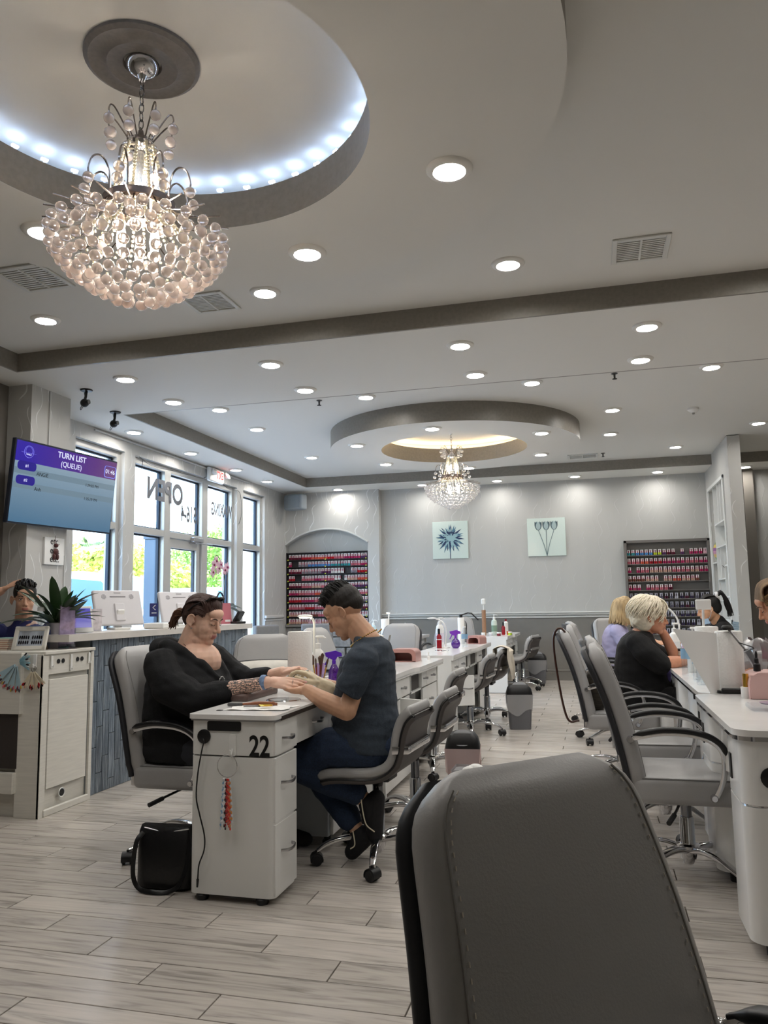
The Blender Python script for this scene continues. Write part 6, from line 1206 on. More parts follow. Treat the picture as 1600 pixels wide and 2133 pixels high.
# ================================================================== outside the windows
gr = struct('ground_outside', MB().box((-30.3, 45, -.11), (50, 140, .1)), mat('asphalt', '#8f8f8c', .9, noise=(3, .1)))
struct('sidewalk', MB().box((-6.8, 12, -.045), (3.0, 40, .06)), mat('concrete', '#bdbbb4', .9, noise=(4, .06)))
CARW = mat('car_white', '#eceff0', .2, coat=.6); CARG = mat('car_glass', '#4a6f86', .1, .2); TIRE = mat('tyre', '#1a1a1b', .8)
def vehicle(label, x, y, rz, L_, W_, H_, van, col):
    t = thing('parked_van' if van else 'parked_car', label, 'van' if van else 'car', (x, y, -.06), rz)
    if van: pr_ = [(-L_ / 2, .35), (-L_ / 2, H_ * .95), (-L_ / 2 + .2, H_), (L_ * .18, H_), (L_ * .30, H_ * .96), (L_ * .40, H_ * .62), (L_ / 2 - .05, H_ * .52), (L_ / 2, .4)]
    else: pr_ = [(-L_ / 2, .35), (-L_ / 2, H_ * .62), (-L_ * .42, H_ * .66), (-L_ * .30, H_ * .95), (-L_ * .1, H_), (L_ * .08, H_ * .97), (L_ * .24, H_ * .66), (L_ / 2 - .1, H_ * .55), (L_ / 2, .4)]
    MB().loft([[V((a, s * W_ / 2, b if abs(s) < .95 else (.4 + (b - .4) * .94))) for a, b in pr_] for s in (-1, -.9, .9, 1)]).build('body', col, t)
    gl = [(L_ * .10, H_ * .94), (L_ * .28, H_ * .90), (L_ * .37, H_ * .64), (L_ * .10, H_ * .64)] if van else [(-L_ * .28, H_ * .90), (L_ * .06, H_ * .92), (L_ * .20, H_ * .68), (-L_ * .36, H_ * .68)]
    for s in (-1, 1): MB().add([(a, s * (W_ / 2 + .004), b) for a, b in gl] , [(0, 1, 2, 3)]).build('side_window', CARG, t, fix=False)
    wsx = ((L_ * .30, H_ * .95), (L_ * .395, H_ * .64)) if van else ((L_ * .09, H_ * .955), (L_ * .235, H_ * .68))
    MB().add([(wsx[0][0] + .02, -W_ * .42, wsx[0][1]), (wsx[0][0] + .02, W_ * .42, wsx[0][1]), (wsx[1][0] + .02, W_ * .45, wsx[1][1]), (wsx[1][0] + .02, -W_ * .45, wsx[1][1])], [(0, 1, 2, 3)]).build('windscreen', CARG, t, fix=False)
    for a in (-L_ * .32, L_ * .32):
        for s in (-1, 1): MB().lathe([(.18, -.1), (.33, -.11), (.34, -.05), (.34, .08), (.2, .11)], 20, (a, s * (W_ / 2 - .08), .34), Matrix.Rotation(rad(90), 3, 'X')).build('wheel', TIRE, t)
    for s in (-1, 1): MB().ball((L_ / 2 - .08, s * W_ * .36, H_ * .45 if not van else .85), (.1, .16, .09), 10, 6).build('headlight', mat('headlight', '#dfe6e8', .1), t)
vehicle('white van parked outside the window beside the screen', -10.3, 13.6, rad(8), 4.6, 1.9, 2.0, True, CARW); vehicle('white car parked beyond the dark column outside', -12.2, 18.5, rad(14), 4.4, 1.8, 1.75, False, CARW); vehicle('dark pickup-like car parked before the green trees', -13.5, 26.5, rad(5), 4.8, 1.9, 2.0, True, mat('car_grey', '#aab2b5', .25))
def post(name, label, x, y, w_, h, m, cap=None):
    t = thing(name, label, 'column', (x, y, -.015)); MB().box((0, 0, h / 2), (w_, w_, h), .01).build('shaft', m, t); MB().box((0, 0, h + .03), (w_ * 1.15, w_ * 1.15, .06), .01).box((0, 0, .1), (w_ * 1.15, w_ * 1.15, .2), .01).build('cap_and_base', cap or m, t)
post('porch_column', 'dark slate column just outside the window', -6.6, 10.87, .22, 2.3, mat('slate_col', '#4c5a66', .6)); post('porch_column', 'tan column outside the narrow window', -7.2, 15.79, .36, 3.6, mat('tan_col', '#b3a48e', .7))
def lamp_post(label, x, y, h, arms):
    t = thing('street_lamp', label, 'street lamp', (x, y, -.06)); DM = mat('lamp_iron', '#3c4248', .5); MB().lathe([(.12, 0), (.09, .3), (.05, .5), (.045, h)], 12).build('pole', DM, t)
    for s in arms:
        MB().tube(smoothpath([(0, 0, h - .6), (.1 * s, .25 * s, h - .05), (.3 * s, .7 * s, h), (.5 * s, 1.1 * s, h - .12)], 5), .03, 6).build('arm', DM, t); l_ = MB().lathe([(.03, .0), (.06, -.12), (.16, -.3), (.2, -.32)], 14, (.5 * s, 1.1 * s, h - .1)).build('lantern', DM, t); MB().ball((.5 * s, 1.1 * s, h - .48), (.12, .12, .16), 12, 8).build('globe', mat('lamp_globe', '#e8ecec', .2), l_)
lamp_post('street lamp with one curved arm and bell lantern', -14.4, 23.4, 3.9, (-1,)); lamp_post('double-armed street lamp seen through the door', -24, 42.1, 3.75, (-1, 1))
LFG = [mat('leaf_yellowgreen', '#a9b84a', .6, noise=(2, .3)), mat('leaf_green', '#6f9a3c', .6, noise=(2, .3)), mat('leaf_deep', '#55803a', .6, noise=(2, .3))]; BARK = mat('bark', '#6a5a48', .9)
def tree(label, x, y, h, r, m, seed, n=2600, rz_=None, trunk=.35):
    t = thing('tree', label, 'tree', (x, y, -.06)); rn = random.Random(seed); MB().lathe([(.16, 0), (.10, h * trunk), (.05, h * .8)], 10).build('trunk', BARK, t); q = MB(); bl = [(rn.gauss(0, .45) * r, rn.gauss(0, .45) * r, h * (trunk + .12) + rn.random() * h * (.82 - trunk), r * rn.uniform(.3, .5)) for _ in range(16)]
    for _ in range(n):
        b = rn.choice(bl); d = V((rn.gauss(0, 1), rn.gauss(0, 1), rn.gauss(0, .8))).normalized() * b[3] * rn.uniform(.5, 1.0); c = V(b[:3]) + d; a = V((rn.gauss(0, 1), rn.gauss(0, 1), rn.gauss(0, 1))).normalized() * .13; e = a.orthogonal().normalized() * .07; q.add([c - a, c + e, c + a, c - e], [(0, 1, 2, 3)])
    o = q.build('foliage', m, t, ang=0, fix=False); o['kind'] = 'stuff'
tree('yellow-green bushy tree beside the palm outside', -20, 28.0, 3.9, 1.2, LFG[0], 1, 2200, trunk=.15); tree('light green tree outside behind the dark column', -24, 37.2, 5.0, 1.5, LFG[0], 2, 1800); tree('bright green tree seen through the last wide pane', -24, 47.2, 6.3, 2.9, LFG[1], 3, 5000, trunk=.2); tree('low yellow-green tree seen through the glass door', -20, 35.6, 3.4, 1.4, LFG[0], 4, 2200, trunk=.2); tree('deep green tree behind the narrow window', -22, 54.5, 6.2, 3.0, LFG[1], 5, 4500, trunk=.2)
pt_ = thing('palm_tree', 'fan palm outside the window below the screen', 'tree', (-22, 31.1, -.06)); MB().lathe([(.2, 0), (.16, 2.0), (.18, 3.6)], 12).build('trunk', BARK, pt_); rn = random.Random(9); PMM = mat('palm_green', '#7f9a62', .6, noise=(2, .2))
for k in range(34):
    az = rn.uniform(0, 2 * PI); el = rn.uniform(-.7, 1.3); d = V((math.cos(az) * math.cos(el), math.sin(az) * math.cos(el), math.sin(el))); sd = d.cross(V((0, 0, 1))).normalized(); nn = sd.cross(d); b = MB(); o_ = V((0, 0, 3.65)); c = o_ + d * .75; b.tube([o_, c], .015, 4)
    for j in range(15): a = rad(-75 + j * 10.7); v = d * math.cos(a) + sd * math.sin(a); e = (nn * .02 + sd * math.cos(a) * .03 - d * math.sin(a) * .03); b.add([c - e, c + e, c + v * .75 - V((0, 0, .12))], [(0, 1, 2)])
    b.build('frond', PMM, pt_, ang=0, fix=False)
def house(label, x, y, w_, d_, h, wall, roof, rz=0):
    t = thing('far_building', label, 'building', (x, y, -.06), rz); MB().box((0, 0, h / 2), (d_, w_, h)).build('wall', wall, t); MB().box((0, 0, h + .15), (d_ + .6, w_ + .6, .3)).build('roof', roof, t)
    for k in range(int(w_ // 3)):
        f = MB().box((d_ / 2 + .02, -w_ / 2 + 1.5 + k * 3, h * .5), (.05, 1.4, 1.5)).build('window', mat('far_frame', '#d9d9d5', .6), t); MB().box((d_ / 2 + .05, -w_ / 2 + 1.5 + k * 3, h * .5), (.03, 1.2, 1.3)).build('pane', CARG, f)
house('low blue-grey shop building across the car park', -42, 62, 16, 8, 5.2, mat('blue_wall', '#8a98a4', .8), mat('roof_slate', '#4c5c6c', .7)); house('pale cream shop building across the car park', -44, 84, 24, 8, 5.0, mat('cream_wall', '#d6cfc0', .8), mat('roof_grey', '#b9b7b2', .7))
# ================================================================== people
from mathutils import noise as NZ
def remesh(mb, vox, sm=3, fold=None, name='body'):
    me = bpy.data.meshes.new('tmp'); me.from_pydata(mb.v, [], mb.f); ob = bpy.data.objects.new('tmp', me); COL.objects.link(ob)
    r = ob.modifiers.new('r', 'REMESH'); r.mode = 'VOXEL'; r.voxel_size = vox; s = ob.modifiers.new('s', 'SMOOTH'); s.iterations = sm; s.factor = .5
    dg = bpy.context.evaluated_depsgraph_get(); dg.update(); out = bpy.data.meshes.new_from_object(ob.evaluated_get(dg)); bpy.data.objects.remove(ob); bpy.data.meshes.remove(me)
    if fold:
        amp, sc, st = fold; n = len(out.vertices); co = np.empty(n * 3, np.float32); no = np.empty(n * 3, np.float32); out.vertices.foreach_get('co', co); out.vertices.foreach_get('normal', no); co = co.reshape(-1, 3); no = no.reshape(-1, 3)
        d = np.array([NZ.noise(V((p[0] * sc * st[0], p[1] * sc * st[1], p[2] * sc * st[2]))) + .5 * NZ.noise(V((p[0] * sc * 2.1 * st[0] + 7, p[1] * sc * 2.1 * st[1], p[2] * sc * 2.1 * st[2]))) for p in co.tolist()], np.float32); co += no * (d * amp)[:, None]; out.vertices.foreach_set('co', co.ravel())
    out.polygons.foreach_set('use_smooth', [True] * len(out.polygons)); out.name = name; out.update(); return out
def cap(mb, a, b, ra, rb=None, n=14):
    a, b = V(a), V(b); rb = ra if rb is None else rb; d = (b - a); L_ = d.length; d = d.normalized() if L_ > 1e-6 else V((0, 0, 1)); P = []; R = []
    for k in range(5): t = k / 4 * PI / 2; P.append(a - d * ra * math.cos(t)); R.append(max(ra * math.sin(t), 1e-4))
    for k in range(5): t = k / 4 * PI / 2; P.append(b + d * rb * math.sin(t)); R.append(max(rb * math.cos(t), 1e-4))
    mb.tube(P, R, n); return mb
def chain(mb, pts, rs):
    for i in range(len(pts) - 1): cap(mb, pts[i], pts[i + 1], rs[i], rs[i + 1])
    return mb
def torso(mb, secs, up_n=5):
    P_ = smoothpath([c for c, _, _ in secs], up_n); Q = smoothpath([(a, b_, 0) for _, a, b_ in secs], up_n); out = []
    for p, q in zip(P_, Q): out.append([V((p.x + q.x * math.copysign(abs(math.cos(t)) ** .85, math.cos(t)), p.y + q.y * math.copysign(abs(math.sin(t)) ** .85, math.sin(t)), p.z)) for t in [2 * PI * k / 28 for k in range(28)]])
    mb.loft(out)
def sleeve(mb, pts, rs):
    P_ = smoothpath(pts, 4); R_ = [q.x for q in smoothpath([(r, 0, 0) for r in rs], 4)]; mb.tube(P_, R_, 18)
def ell(mb, c, r, R=None, nu=18, nv=12): return mb.ball(c, r, nu, nv, R=R)
def basis(f, up_=(0, 0, 1)):
    f = V(f).normalized(); l = V(up_).cross(f).normalized(); u = f.cross(l); return Matrix((f, l, u)).transposed()
class Head:
    def __init__(s, c, yaw, pitch, roll=0, k=1.0):
        s.c = V(c); y, p = rad(yaw), rad(pitch); f = V((math.cos(y) * math.cos(p), math.sin(y) * math.cos(p), math.sin(p))); s.R = basis(f); s.R = s.R @ Matrix.Rotation(rad(roll), 3, 'X'); s.k = k
    def p(s, x, y, z): return s.c + s.R @ (V((x, y, z)) * s.k)
    def e(s, mb, c, r, rot=None): ell(mb, s.p(*c), [q * s.k for q in r], s.R @ rot if rot else s.R)
    def ear(s, mb, q):
        F = Matrix.Rotation(q * rad(-28), 3, 'Z'); o = V((-.008, q * .0775, -.010)); pt_ = lambda x, y, z: s.p(*(o + F @ V((x, q * y, z))))
        ell(mb, pt_(-.010, .003, 0), [.018 * s.k, .0045 * s.k, .029 * s.k], s.R @ F)
        hx = [pt_(-.010 + .0195 * math.cos(a), .008, .0305 * math.sin(a) * (1 if math.sin(a) > 0 else .85)) for a in [rad(40 + 215 * k / 12) for k in range(13)]]
        mb.tube(hx, .0048 * s.k, 8); ell(mb, pt_(-.006, .006, -.027), [.0085 * s.k, .006 * s.k, .010 * s.k], s.R); ell(mb, pt_(.007, .005, -.004), [.005 * s.k, .005 * s.k, .009 * s.k], s.R)
    def build(s, mb, fat=0.0, nose=1.0):
        e = lambda c, r, rot=None: s.e(mb, c, r, rot)
        e((-.014, 0, .032), (.098, .075, .088)); e((.026, 0, -.036), (.066, .060 + fat, .084)); e((.034, 0, -.072), (.056, .050 + fat * 1.2, .042 + fat * .6)); e((.066, 0, -.101 - fat * .2), (.024, .026 + fat * .5, .017 + fat * .3)); e((.0, 0, -.05), (.06, .058 + fat * 1.2, .06))
        for q in (-1, 1):
            e((.046, q * .032, -.036), (.036, .028 + fat * .6, .034)); s.ear(mb, q); e((.077, q * .031, -.002), (.012, .0155, .0125))
        e((.079, 0, .018), (.016, .052, .014)); e((.070, 0, .045), (.028, .056, .03)); cap(mb, s.p(.088, 0, .008), s.p(.106 + .006 * nose, 0, -.036), .0075 * s.k, .0115 * s.k)
        for q in (-1, 1): e((.097, q * .011, -.042), (.011, .0085, .0085))
        e((.083, 0, -.068), (.014, .030, .02)); e((.0935, 0, -.0655), (.0085, .021, .0052)); e((.0905, 0, -.0765), (.0095, .0185, .0065)); return s
    def dot(s, pts): return (np.asarray(pts) - np.array(s.c)) @ np.array(s.R) / s.k
def hand(mb, w, d, n, s, curl=(.3, .3, .35, .4), thumb=(.7, .6, -.3), k=1.0, spread=.0, nails=None, f=1.0, grow=0.0):
    w, d, n, s = V(w), V(d).normalized(), V(n).normalized(), V(s).normalized(); g = grow
    offs = (.030, .0105, -.0095, -.0285); ln = ((.042, .025, .021), (.046, .029, .022), (.042, .027, .021), (.033, .020, .018))
    ell(mb, w + d * .05 * k, (.052 * k, .036 * k + g, .0165 * k + g), Matrix((d, s, n)).transposed()); cap(mb, w - d * .02, w + d * .03 * k, .0235 * k + g, .022 * k + g)
    ell(mb, w + d * .03 * k + s * .018 * k - n * .006 * k, (.034 * k, .018 * k + g, .016 * k + g), Matrix((d, s, n)).transposed())
    for i in range(4):
        b = w + (d * (.092 - .006 * abs(i - 1.2)) + s * offs[i]) * k; cap(mb, w + (d * .02 + s * offs[i] * .55) * k, b, .0125 * k + g, .0105 * k + g)
        a = 0; p = b; sp = s * (spread * (1.5 - i))
        for j in range(3):
            a += curl[i] * (1.0 if j else .8); dr = (d * math.cos(a) - n * math.sin(a) + sp).normalized(); q = p + dr * ln[i][j] * k * f; r0 = (.0098, .0088, .0080)[j] * k * (.86 if i == 3 else 1) + g; cap(mb, p, q, r0, r0 * .92, 10)
            if j == 2 and nails is not None: nd = (n * math.cos(a) + d * math.sin(a)).normalized(); ell(nails, q + nd * r0 * .62 + dr * .002, (.0085, .006, .0028), Matrix((dr, dr.cross(nd).normalized(), nd)).transposed(), 8, 6)
            p = q
    b = w + (d * .022 + s * .028 - n * .006) * k; t1 = (d * thumb[0] + s * thumb[1] + n * thumb[2]).normalized(); t2 = (d * (thumb[0] + .45) + s * (thumb[1] - .35) + n * thumb[2]).normalized(); m1 = b + t1 * .042 * k; m2 = m1 + t2 * .032 * k; m3 = m2 + (t2 + d * .25).normalized() * .024 * k
    chain(mb, [b - t1 * .01, m1, m2, m3], [.0145 * k + g, .0112 * k + g, .0105 * k + g, .0088 * k + g])
    if nails is not None: ell(nails, m3 + n * .006, (.009, .0065, .003), Matrix((d, s, n)).transposed(), 8, 6)
    return m3
def skinmat(name, c, lips): 
    return mat('skin_' + name, c, .5, noise=(30, .07), bump=(260, .05), sss=.08), mat('lips_' + name, lips, .42), mat('plain_skin_' + name, c, .6)  # third material
def paint(me, fn, mats):
    for q in mats: me.materials.append(q)
    n = len(me.polygons); c = np.empty(n * 3, np.float32); me.polygons.foreach_get('center', c); ix = fn(c.reshape(-1, 3)).astype(np.int32); me.polygons.foreach_set('material_index', ix); me.update()
def finish_face(hd, root, haircol, open_eyes=False, brow=True, lash=True):
    off = root.location; b = MB(); b.M = Matrix.Translation(-off)
    if brow:
        for q in (-1, 1): b.tube(smoothpath([hd.p(.0965, q * .014, .019), hd.p(.0945, q * .032, .025), hd.p(.082, q * .050, .018)], 4), [.0022, .003, .0032, .0032, .003, .0028, .002, .0016, .0012], 6)
        b.build('eyebrows', haircol, root)
    l = MB(); l.M = Matrix.Translation(-off)
    if open_eyes:
        for q in (-1, 1):
            w = MB(); w.M = l.M; ell(w, hd.p(.082, q * .031, -.001), (.0085, .0115, .0065), hd.R, 12, 8); eo = w.build('eye', mat('eye_white', '#d9d4cd', .2), root); i_ = MB(); i_.M = l.M; ell(i_, hd.p(.0885, q * .030, -.001), (.003, .0052, .0052), hd.R, 10, 8); i_.build('iris', mat('iris_dark', '#2b1d15', .15), eo)
    for q in (-1, 1): l.tube(smoothpath([hd.p(.0905, q * .018, -.007 if not open_eyes else .006), hd.p(.0925, q * .031, -.0105 if not open_eyes else .0085), hd.p(.084, q * .046, -.006 if not open_eyes else .004)], 4), .0014, 5)
    l.build('eyelashes', mat('lash_black', '#15100d', .6), root)
def person(label, base):
    return thing('person', label, 'person', base)
def put(root, name, me, m=None):
    if m is not None:
        for q in (m if isinstance(m, (list, tuple)) else [m]): me.materials.append(q)
    me.transform(Matrix.Translation(-root.location)); o = bpy.data.objects.new(name, me); COL.objects.link(o); o.parent = root; return o
def strands(root, name, paths, r, m, n=5, tip=.4):
    b = MB(); b.M = Matrix.Translation(-root.location)
    for P_ in paths:
        Q = smoothpath(P_, 3); k = len(Q); b.tube(Q, [r * (1 - (1 - tip) * (i / (k - 1)) ** 2) for i in range(k)], n)
    return b.build(name, m, root, ang=80, fix=False)
def hairmat(name, c, amt=.35): return mat('hair_' + name, c, .6, noise=(35, amt), bump=(120, .3), stretch=(1, 1, .3))
rp = random.Random(21)

# ------------------------------------------------------------------ 1: the woman in the black hoodie
W = person('woman in a black hoodie with tattooed forearm, hands held out over table 22', (-2.03, 3.73, 0)); SK, LP, _ = skinmat('w', '#e4bba4', '#bd7a74')
hd = Head((-1.965, 3.725, 1.155), -8, -17, 0, .99); b = MB(); hd.build(b, .009); nails = MB(); nails.M = Matrix.Translation(-W.location)
chain(b, [(-2.005, 3.725, 1.10), (-2.05, 3.73, .98)], [.062, .075]); ell(b, (-1.985, 3.725, 1.05), (.06, .06, .05))            # neck, soft chin
ell(b, (-2.0, 3.73, .935), (.122, .135, .105)); ell(b, (-2.05, 3.73, .72), (.12, .15, .25))
chain(b, [(-2.10, 3.52, .94), (-1.88, 3.50, .76), (-1.74, 3.545, .81), (-1.555, 3.60, .846)], [.05, .045, .044, .030]); chain(b, [(-2.0, 3.95, .95), (-1.83, 3.95, .80), (-1.585, 3.87, .872)], [.05, .045, .03])
hand(b, (-1.545, 3.602, .846), (.97, .20, -.06), (.05, -.62, .78), (-.1, .76, .62), (.16, .18, .22, .28), (.75, .45, -.4), 1.0, .02, nails, f=1.02)
hand(b, (-1.575, 3.868, .874), (.93, -.10, .20), (-.25, -.15, .95), (0, -1, -.1), (.35, .42, .45, .5), (.8, .4, .1), .96, .02, nails)
me = remesh(b, .0034, 3); L_ = lambda c: hd.dot(c)
TAT = None
def tattoo():
    m = bpy.data.materials.new('tattooed_skin'); m.use_nodes = True; n = m.node_tree.nodes; L = m.node_tree.links; bs_ = n['Principled BSDF']; tc = n.new('ShaderNodeTexCoord'); v = n.new('ShaderNodeTexVoronoi'); v.feature = 'DISTANCE_TO_EDGE'; v.inputs['Scale'].default_value = 75; nz = n.new('ShaderNodeTexNoise'); nz.inputs['Scale'].default_value = 22; mx = n.new('ShaderNodeMix'); mx.data_type = 'RGBA'; mx.inputs['Factor'].default_value = .06; L.new(tc.outputs['Object'], mx.inputs['A']); L.new(nz.outputs['Color'], mx.inputs['B']); L.new(tc.outputs['Object'], nz.inputs['Vector']); L.new(mx.outputs['Result'], v.inputs['Vector'])
    w = n.new('ShaderNodeTexWave'); w.wave_type = 'RINGS'; w.inputs['Scale'].default_value = 30; w.inputs['Distortion'].default_value = 6; L.new(tc.outputs['Object'], w.inputs['Vector']); r = n.new('ShaderNodeMapRange'); r.inputs['From Min'].default_value = .03; r.inputs['From Max'].default_value = .12; L.new(v.outputs['Distance'], r.inputs['Value']); mu = n.new('ShaderNodeMath'); mu.operation = 'MULTIPLY'; r2 = n.new('ShaderNodeMapRange'); r2.inputs['From Min'].default_value = .2; r2.inputs['From Max'].default_value = .6; r2.inputs['To Min'].default_value = .25; L.new(w.outputs['Fac'], r2.inputs['Value']); L.new(r.outputs[0], mu.inputs[0]); L.new(r2.outputs[0], mu.inputs[1])
    c = n.new('ShaderNodeValToRGB'); c.color_ramp.elements[0].color = (*lin('#3a3a3c'), 1); c.color_ramp.elements[1].color = (*lin('#dcb39c'), 1); L.new(mu.outputs[0], c.inputs[0]); L.new(c.outputs[0], bs_.inputs['Base Color']); bs_.inputs['Roughness'].default_value = .5; return m
def wmask(c):
    h = L_(c); ix = np.zeros(len(c)); lip = (np.abs(h[:, 1]) < .0215) & (h[:, 0] > .088) & (h[:, 2] < -.0605) & (h[:, 2] > -.083); ix[lip] = 1
    t = (c[:, 0] > -1.76) & (c[:, 0] < -1.575) & (c[:, 1] < 3.68) & (c[:, 2] < .93); ix[t] = 2; return ix
paint(me, wmask, [SK, LP, tattoo()]); put(W, 'body', me)
nails.build('fingernails', mat('nail_pink', '#e3b3b0', .2), W)
HOO = mat('black_fleece', '#0e0f12', .9, noise=(120, .2), bump=(300, .3)); c = MB()
torso(c, [((-2.085, 3.73, 1.01), .09, .13), ((-2.08, 3.73, .975), .12, .19), ((-2.065, 3.73, .92), .155, .222), ((-2.04, 3.73, .83), .205, .235), ((-2.02, 3.73, .73), .24, .24), ((-2.02, 3.73, .62), .25, .245), ((-2.03, 3.73, .52), .245, .245), ((-2.04, 3.73, .465), .225, .235)])
chain(c, [(-2.09, 3.53, .93), (-2.02, 3.475, .84), (-1.885, 3.49, .765), (-1.735, 3.545, .805)], [.088, .092, .084, .052]); chain(c, [(-2.03, 3.94, .93), (-1.93, 3.965, .84), (-1.82, 3.945, .80), (-1.70, 3.90, .845)], [.088, .088, .075, .05])
for y in (-1, 1): chain(c, [(-2.16, 3.73 + y * .05, 1.0), (-2.11, 3.73 + y * .125, 1.02), (-2.02, 3.73 + y * .130, .985), (-1.93, 3.73 + y * .098, .925), (-1.872, 3.73 + y * .06, .865), (-1.845, 3.73 + y * .02, .82)], [.045, .042, .036, .028, .024, .02])
ell(c, (-2.185, 3.73, 1.0), (.055, .14, .065)); ell(c, (-2.17, 3.73, .93), (.08, .16, .08))
put(W, 'hoodie', remesh(c, .0065, 3, (.011, 8, (1, 1, 1.6))), HOO)
u = MB(); u.M = Matrix.Translation(-W.location); u.tube(smoothpath([(-1.895, 3.665, .915), (-1.865, 3.655, .86), (-1.85, 3.65, .80)], 5), .003, 6); u.build('drawstring', mat('cord_pale', '#cfcdc8', .7), W)
lg = MB(); lg.M = Matrix.Translation(-W.location)
for a in range(14): lg.tube([V((-1.807 + .0, 3.60, .842)) + V((.012, math.cos(t) * .03, math.sin(t) * .03)) for t in (a * .449, a * .449 + .3)], .0022, 5)
lg.box((-1.797, 3.60, .845), (.004, .03, .006)).box((-1.797, 3.60, .832), (.004, .02, .005)); lg.build('chest_logo', mat('logo_white', '#d2d2d0', .7), W)
j = MB(); chain(j, [(-2.06, 3.62, .53), (-1.62, 3.58, .53), (-1.60, 3.57, .12)], [.125, .10, .07]); chain(j, [(-2.06, 3.84, .53), (-1.62, 3.88, .53), (-1.60, 3.88, .12)], [.125, .10, .07]); ell(j, (-2.09, 3.73, .54), (.17, .22, .10)); put(W, 'trousers', remesh(j, .009, 3, (.006, 10, (1, 1, 1))), mat('dark_trousers', '#2b2d33', .85))
for y in (3.57, 3.88):
    s = MB(); chain(s, [(-1.62, y, .05), (-1.52, y, .045), (-1.46, y, .04)], [.048, .045, .036]); put(W, 'shoe', remesh(s, .007, 2), mat('shoe_dark', '#1b1b1d', .6))
BRN = hairmat('brown', '#3c2620'); hb = MB(); hd.e(hb, (-.026, 0, .044), (.100, .0805, .086)); hd.e(hb, (-.064, 0, .0), (.060, .064, .07)); hd.e(hb, (.018, 0, .075), (.062, .06, .05)); put(W, 'hair_cap', remesh(hb, .005, 2), BRN); paths = []
for k in range(120):
    y = rp.uniform(-.072, .072); x0 = .085 - 5.5 * y * y + rp.uniform(-.012, .006); zf = .068 - 6.5 * y * y
    sgn = 1 if y > 0 else -1; paths.append([hd.p(x0 * .86, y * .95, zf * .9 + .012), hd.p(.02 + rp.uniform(-.01, .01), y * 1.12, .128 - 6.0 * y * y), hd.p(-.065, y * 1.05, .098 - 5.5 * y * y), hd.p(-.118, y * .5, .03 - rp.random() * .03), hd.p(-.13, y * .2, -.01)])
for k in range(46):
    sg = rp.choice((-1, 1)); z0 = rp.uniform(.02, .06); paths.append([hd.p(.052 - rp.random() * .02, sg * .066, z0), hd.p(.0, sg * .0815, z0 + .01), hd.p(-.06, sg * .072, z0 - .018), hd.p(-.11, sg * .03, -.005), hd.p(-.13, 0, -.01)])
strands(W, 'hair', paths, .0046, BRN); paths = []
for k in range(60):
    a = rp.uniform(0, 2 * PI); r = rp.random() * .024; paths.append([hd.p(-.12, r * .5 * math.cos(a), -.01 + r * .5 * math.sin(a)), hd.p(-.15 - rp.random() * .012, r * 1.4 * math.cos(a), -.012 + r * 1.2 * math.sin(a)), hd.p(-.175, r * 1.6 * math.cos(a), -.045 + r * math.sin(a)), hd.p(-.165 - rp.random() * .03, r * 1.4 * math.cos(a), -.08 - rp.random() * .03)])
strands(W, 'ponytail', paths, .005, hairmat('brown_tip', '#5a3a28'))
finish_face(hd, W, BRN)
er = MB(); er.M = Matrix.Translation(-W.location); er.ball(hd.p(.004, -.088, -.048), .005, 8, 6); er.build('earring', CHROME, W)
nk = MB(); nk.M = Matrix.Translation(-W.location); nk.tube(smoothpath([(-2.04, 3.655, 1.03), (-1.965, 3.665, .965), (-1.895, 3.72, .925), (-1.96, 3.80, .97)], 6), .0015, 5).ball((-1.893, 3.715, .915), (.003, .005, .009), 8, 6); nk.build('necklace', mat('thin_chain', '#8a6a58', .3, .8), W)
br = MB(); br.M = Matrix.Translation(-W.location); br.lathe([(.034, -.012), (.036, -.006), (.036, .006), (.034, .012)], 24, (-1.568, 3.597, .846), basis((.05, .0, 1), (.97, .2, -.06)) if False else Matrix(((0, 0, .97), (0, 1, .2), (-1, 0, -.06))), cap=False); br.build('wrist_band', mat('blue_band', '#6f86a8', .7, noise=(60, .4)), W)
rg_ = MB(); rg_.M = Matrix.Translation(-W.location); rg_.tube([V((-1.430, 3.622, .842)) + V((.002, .0105 * math.cos(a), .0105 * math.sin(a))) for a in [2 * PI * k / 14 for k in range(14)]], .0016, 5, closed=True); rg_.build('finger_ring', CHROME, W)
sg_ = thing('sunglasses', 'dark patterned sunglasses pushed up on the woman\'s hair', 'sunglasses', tuple(hd.p(.02, 0, .13))); off = sg_.location
for q in (-1, 1):
    g = MB(); g.M = Matrix.Translation(-off); g.tube([hd.p(.045 + .012 * math.sin(a), q * .034 + .030 * math.cos(a), .128 + .014 * math.sin(a) - .006 * abs(q) - .006) for a in [2 * PI * k / 20 for k in range(20)]], .006, 6, closed=True); r_ = g.build('rim', mat('patterned_frame', '#2a2624', .25, noise=(120, .9)), sg_); g = MB(); g.M = Matrix.Translation(-off); g.grid(lambda u_, v_: hd.p(.045 + .012 * math.sin(u_ * 2 * PI) * v_, q * .034 + .030 * v_ * math.cos(u_ * 2 * PI), .118 + .014 * v_ * math.sin(u_ * 2 * PI) + .004 * (1 - v_)), 18, 3, cu=True); g.build('lens', mat('dark_lens', '#151518', .08), r_, fix=False)
    g = MB(); g.M = Matrix.Translation(-off); g.tube(smoothpath([hd.p(.04, q * .066, .112), hd.p(-.01, q * .086, .075), hd.p(-.05, q * .084, .03)], 4), .0035, 6); g.build('temple_arm', BLACKP, sg_)

